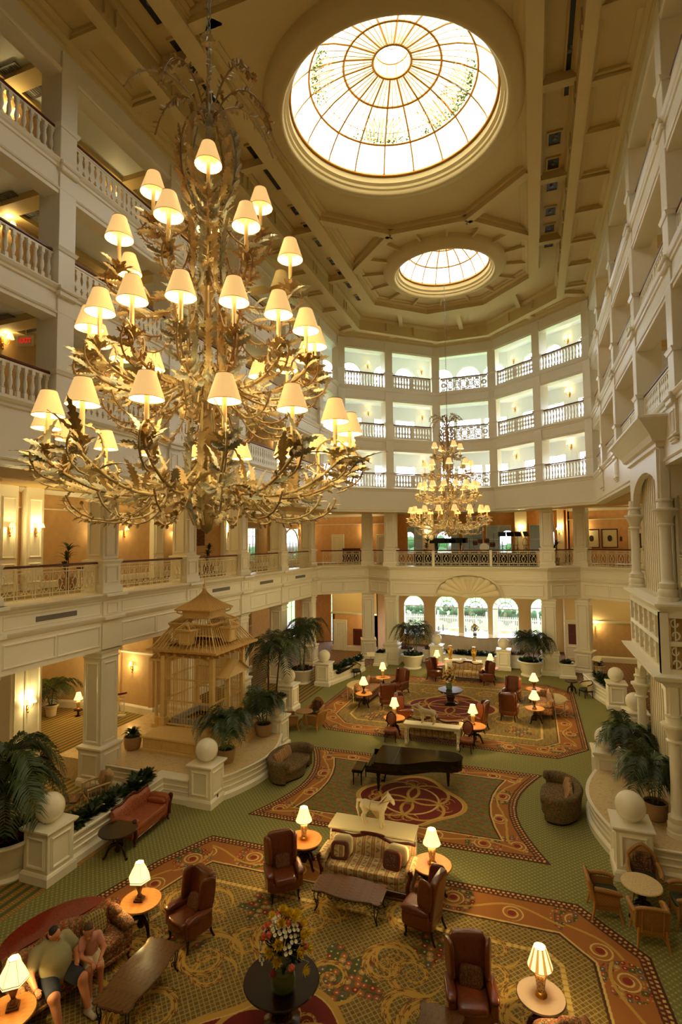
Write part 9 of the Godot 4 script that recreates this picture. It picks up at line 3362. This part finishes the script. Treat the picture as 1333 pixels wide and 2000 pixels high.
	pot("cream square-footed pot by the far right lectern sign", Vector3(7.9, 0.0, -36.9), cl, "cream_paint")
	lp = thing("leafy_plant", "leafy plant in the cream pot by the far right wall", "plant", Vector3(7.9, 0.5, -36.9))
	leaf_plant(lp, Vector3.ZERO, 34, 0.6, 0.06, "leaf_dark", rng)
	# hedges of broad leaves in the planter troughs
	var troughs := [[-7.75, -11.2, -7.75, -14.6, "leafy hedge plants along the left planter behind the rose settee"], [-7.75, -20.6, -7.75, -24.0, "leafy plants in the left planter beyond the birdcage"], [-7.0, -29.9, -6.55, -33.2, "leafy plants in the far left planter wall"], [7.4, -33.0, 7.8, -30.3, "leafy plants in the far right planter wall"], [8.1, -24.4, 8.1, -21.0, "leafy plants in the right planter behind the palms"], [-1.4, -36.55, 1.6, -36.55, "low leafy plants in the bowed planter before the reception desk"]]
	for q in troughs:
		var a := Vector3(q[0], 0, q[1]); var c := Vector3(q[2], 0, q[3])
		var o := thing("planter_hedge", q[4], "plants", Vector3.ZERO)
		var b := B.new()
		var dd := (c - a)
		b.box((a + c) / 2 + Vector3(0, 0.6, 0), Vector3(dd.length(), 0.12, 0.46), Basis(Vector3.UP, -Vector2(dd.x, dd.z).angle()))
		obj("soil", b, "soil", o)
		var n := int(dd.length() / 0.42)
		for k in n:
			b = B.new()
			for j in 9: clump(b, a.lerp(c, (k + 0.5) / n) + Vector3(rng.randf_range(-0.2, 0.2), 0.66 + 0.05 * (j % 4), rng.randf_range(-0.2, 0.2)), 15, 0.42, 0.065, rng)
			obj("shrub", b, "leaf_dark" if k % 2 else "leaf_mid", o)
	# flower beds and boxes beside the desk
	for q in [[-4.6, -36.9, 1.6, "left of the reception desk"], [-2.7, -37.3, 0.9, "between the left planter and the globe"], [3.0, -37.2, 0.9, "between the right globe and planter"], [5.0, -37.4, 1.2, "right of the reception desk"]]:
		var o := thing("flower_bed", "white raised bed of purple flowers " + q[3], "flower bed", Vector3(q[0], 0.008, q[1]))
		var b := B.new()
		b.cbox(Vector3(0, 0.42, 0), Vector3(q[2], 0.84, 0.8), 0.01)
		for y in [0.2, 0.5]: b.cbox(Vector3(0, y + 0.08, 0.41), Vector3(q[2] - 0.2, 0.05, 0.04), 0.01)
		obj("box", b, "white_paint", o)
		b = B.new()
		for i in int(q[2] * 40): clump(b, Vector3(rng.randf_range(-0.48, 0.48) * q[2], 0.84, rng.randf_range(-0.36, 0.36)), 6, 0.24, 0.035, rng)
		obj("blossom", b, "petal_purple", o).set_meta("kind", "stuff")
		b = B.new()
		for i in int(q[2] * 16): clump(b, Vector3(rng.randf_range(-0.48, 0.48) * q[2], 0.84, rng.randf_range(-0.36, 0.4)), 5, 0.2, 0.04, rng)
		obj("foliage", b, "leaf_mid", o).set_meta("kind", "stuff")
	for q in [[-5.65, -35.2, "beside the left lobby column of the far end"], [5.95, -35.5, "beside the right lobby column of the far end"]]:
		var o := thing("planter_box", "square white planter box " + q[2], "planter", Vector3(q[0], 0.01, q[1]), 0.1)
		var b := B.new()
		b.cbox(Vector3(0, 0.4, 0), Vector3(0.85, 0.8, 0.85), 0.01)
		b.sweep(ring_at(0.85, 0), [Vector2(0, 0), Vector2(-0.06, 0), Vector2(-0.06, 0.15), Vector2(0, 0.2)], Vector3.UP, true)
		b.sweep(ring_at(0.85, 0.8), [Vector2(0.12, 0.03), Vector2(-0.05, 0.03), Vector2(-0.06, -0.02), Vector2(0, -0.06)], Vector3.UP, true)
		for k in 4:
			var r := Vector3.RIGHT.rotated(Vector3.UP, k * PI / 2)
			for y in [0.28, 0.5]: frame(b, r.cross(Vector3.UP) * 0.425 - r * 0.3 + Vector3.UP * y, r, Vector3.UP, 0.6, 0.16, SMALL_PANEL)
		obj("box", b, "white_paint", o)
		b = B.new()
		for j in 14: clump(b, Vector3(rng.randf_range(-0.2, 0.2), 0.8, rng.randf_range(-0.2, 0.2)), 10, 0.34, 0.05, rng)
		obj("foliage", b, "leaf_dark", o).set_meta("kind", "stuff")
	# plants of the second storey
	for q in [[-12.6, -15.7, 1.25, "dark dragon tree plant behind the left balcony railing"], [-13.2, -26.0, 1.0, "spiky plant by the tapestry on the second storey left"], [-3.0, -38.2, 1.5, "dark palm-like plant at the left end of the bandstand"], [5.6, -38.5, 1.0, "dark bush plant at the right end of the bandstand"]]:
		var o := thing("indoor_plant", q[3], "plant", Vector3(q[0], MEZ, q[1]))
		var b := B.new(); b.lathe(V2(SMALL_POT), 20); obj("pot", b, "terracotta", o)
		for k in 3:
			b = B.new(); b.tube([Vector3((k - 1) * 0.06, 0.4, 0), Vector3((k - 1) * 0.12, 0.7 + 0.3 * k * q[2], 0.05 * k)], 0.02, 5); obj("stem", b, "trunk_brown", o)
			leaf_plant(o, Vector3((k - 1) * 0.12, 0.7 + 0.3 * k * q[2], 0.05 * k), 16, 0.6, 0.045, "leaf_dark", rng)

# ---------------------------------------------------------------- small things
func build_details() -> void:
	# alcove table and lamp at far left
	demilune("small half-round glass-topped table in the papered alcove at far left", Vector3(-16.75, 0, -21.35), -0.15, 1.1, 0.5, "marble_table")
	var l := table_lamp(0, 0.4)
	lamp_on(l, "small lamp low beside the alcove table at far left", Vector3(-16.9, 0.32, -20.5), 0.0, 0.35)
	var st := thing("lamp_stool", "low dark stool under the small lamp in the papered alcove", "stool", Vector3(-16.9, 0, -20.5))
	var b := B.new(); b.lathe(V2([0.0, 0.3, 0.2, 0.3, 0.2, 0.27, 0.05, 0.26, 0.05, 0.05, 0.16, 0.0]), 14); obj("body", b, "dark_wood", st)
	# second storey furniture behind the left railing
	var sd := console_table(1.2, 0.45, 0.8, "dark_wood")
	place(sd, "dark side table with lamp base behind the left balcony railing near the second column", Vector3(-12.9, MEZ, -17.2), PI / 2)
	var sp := console_table(1.6, 0.5, 0.9, "white_paint")
	place(sp, "white serving table by the tapestry on the second storey left", Vector3(-13.3, MEZ, -24.6), PI / 2)
	var tp := thing("wall_tapestry", "large brown patterned tapestry hanging on the second storey left wall", "tapestry", Vector3(-13.96, 9.0, -25.6), PI / 2)
	b = B.new(); b.cbox(Vector3(0, 0, 0.03), Vector3(2.2, 1.6, 0.03), 0.008); obj("cloth", b, "dark_floral", tp)
	b = B.new(); b.tube([Vector3(-1.2, 0.82, 0.05), Vector3(1.2, 0.82, 0.05)], 0.02, 6); obj("rod", b, "brass", tp)
	# exit sign on the third storey gallery, left
	exit_sign(Vector3(-9.3, 14.2, -11.0))
	# gallery sconces: near left, and on the piers of the far windows
	for f in 3:
		var y: float = FLOORS[f] + 2.45
		for k in 5:
			var z: float = [-10.9, -15.1, -19.5, -24.0, -28.2][k]
			sconce("lit gallery sconce on the left %s storey wall, %s from the camera" % [STOREY[f], ORD[k]], Vector3(-10.12, y, z), PI / 2, k == 0, 0.30)
			sconce("lit gallery sconce on the right %s storey wall, %s from the camera" % [STOREY[f], ORD[k]], Vector3(10.12, y, z + 0.6), -PI / 2, false, 0.30)
		var A := Vector2(-10.14, -33.55); var d := (Vector2(-2.85, -39.5) - A).normalized()
		for q in [[4.43, "inner left pier"], [8.8, "left corner pier"]]:
			var p: Vector2 = A + d * q[0]
			var n := Vector2(-d.y, d.x)
			sconce("sconce on the %s between the far windows, %s storey" % [q[1], STOREY[f]], Vector3(p.x + n.x * 0.03, y, p.y + n.y * 0.03), atan2(n.x, n.y), false, 0.12)
			sconce("sconce on the %s between the far windows, %s storey" % [String(q[1]).replace("left", "right"), STOREY[f]], Vector3(-p.x - n.x * 0.03, y, p.y + n.y * 0.03), atan2(-n.x, n.y), q[0] < 5.0, 0.1)
	# vent grilles in the gallery soffits at the near left
	for f in 3:
		var o := thing("ceiling_grille", "dark slatted air grille in the near left gallery ceiling of the %s storey" % STOREY[f], "air vent", Vector3(-9.4, [14.66, 18.11, 21.86][f], -11.2))
		b = B.new(); b.sweep(V3(V2([-0.3, -0.12, 0.3, -0.12, 0.3, 0.9, -0.3, 0.9]), 0), V2([0, 0, 0, -0.03, 0.05, -0.03, 0.05, 0]), Vector3.UP, true); obj("frame", b, "vent_metal", o)
		for k in 7:
			b = B.new(); b.box(Vector3(-0.24 + k * 0.08, -0.012, 0.39), Vector3(0.045, 0.016, 1.0)); obj("slat", b, "vent_metal", o)
	# papers on the far sofa table
	b = B.new(); b.lathe(V2([0.0, 0.02, 0.1, 0.03, 0.2, 0.07, 0.21, 0.07, 0.11, 0.0, 0.0, 0.0]), 20)
	var pl := thing("silver_dish", "pale shallow dish on the far console between the gold urns", "dish", Vector3(-0.1, 0.872, -34.4))
	obj("bowl", b, "globe_white", pl)
	# outlet plate on the pedestal base and floor plate marks
	for q in [[-5.5, 0.35, -15.0]]:
		b = B.new(); b.cbox(Vector3(0.04, 0, 0), Vector3(0.012, 0.1, 0.07), 0.003)
		var w := thing("wall_outlet", "small brown outlet plate low on the pedestal at the near corner of the birdcage platform", "outlet", Vector3(q[0], q[1], q[2]))
		obj("plate", b, "handrail_wood", w)

func exit_sign(at: Vector3) -> void:
	var o := thing("exit_sign", "white EXIT sign with red letters hanging in the near left third storey gallery", "sign", at, 0.25)
	var b := B.new()
	b.cbox(Vector3.ZERO, Vector3(0.46, 0.3, 0.06), 0.01)
	b.box(Vector3(0, 0.32, 0), Vector3(0.03, 0.46, 0.03))
	obj("case", b, "exit_white", o)
	var tm := TextMesh.new()
	var sf := SystemFont.new()
	sf.font_names = PackedStringArray(["Droid Sans"])
	sf.font_weight = 700
	tm.font = sf
	tm.text = "EXIT"
	tm.font_size = 32
	tm.pixel_size = 0.0055
	tm.depth = 0.01
	obj("lettering", tm, "exit_red", o).position = Vector3(0, 0, 0.036)
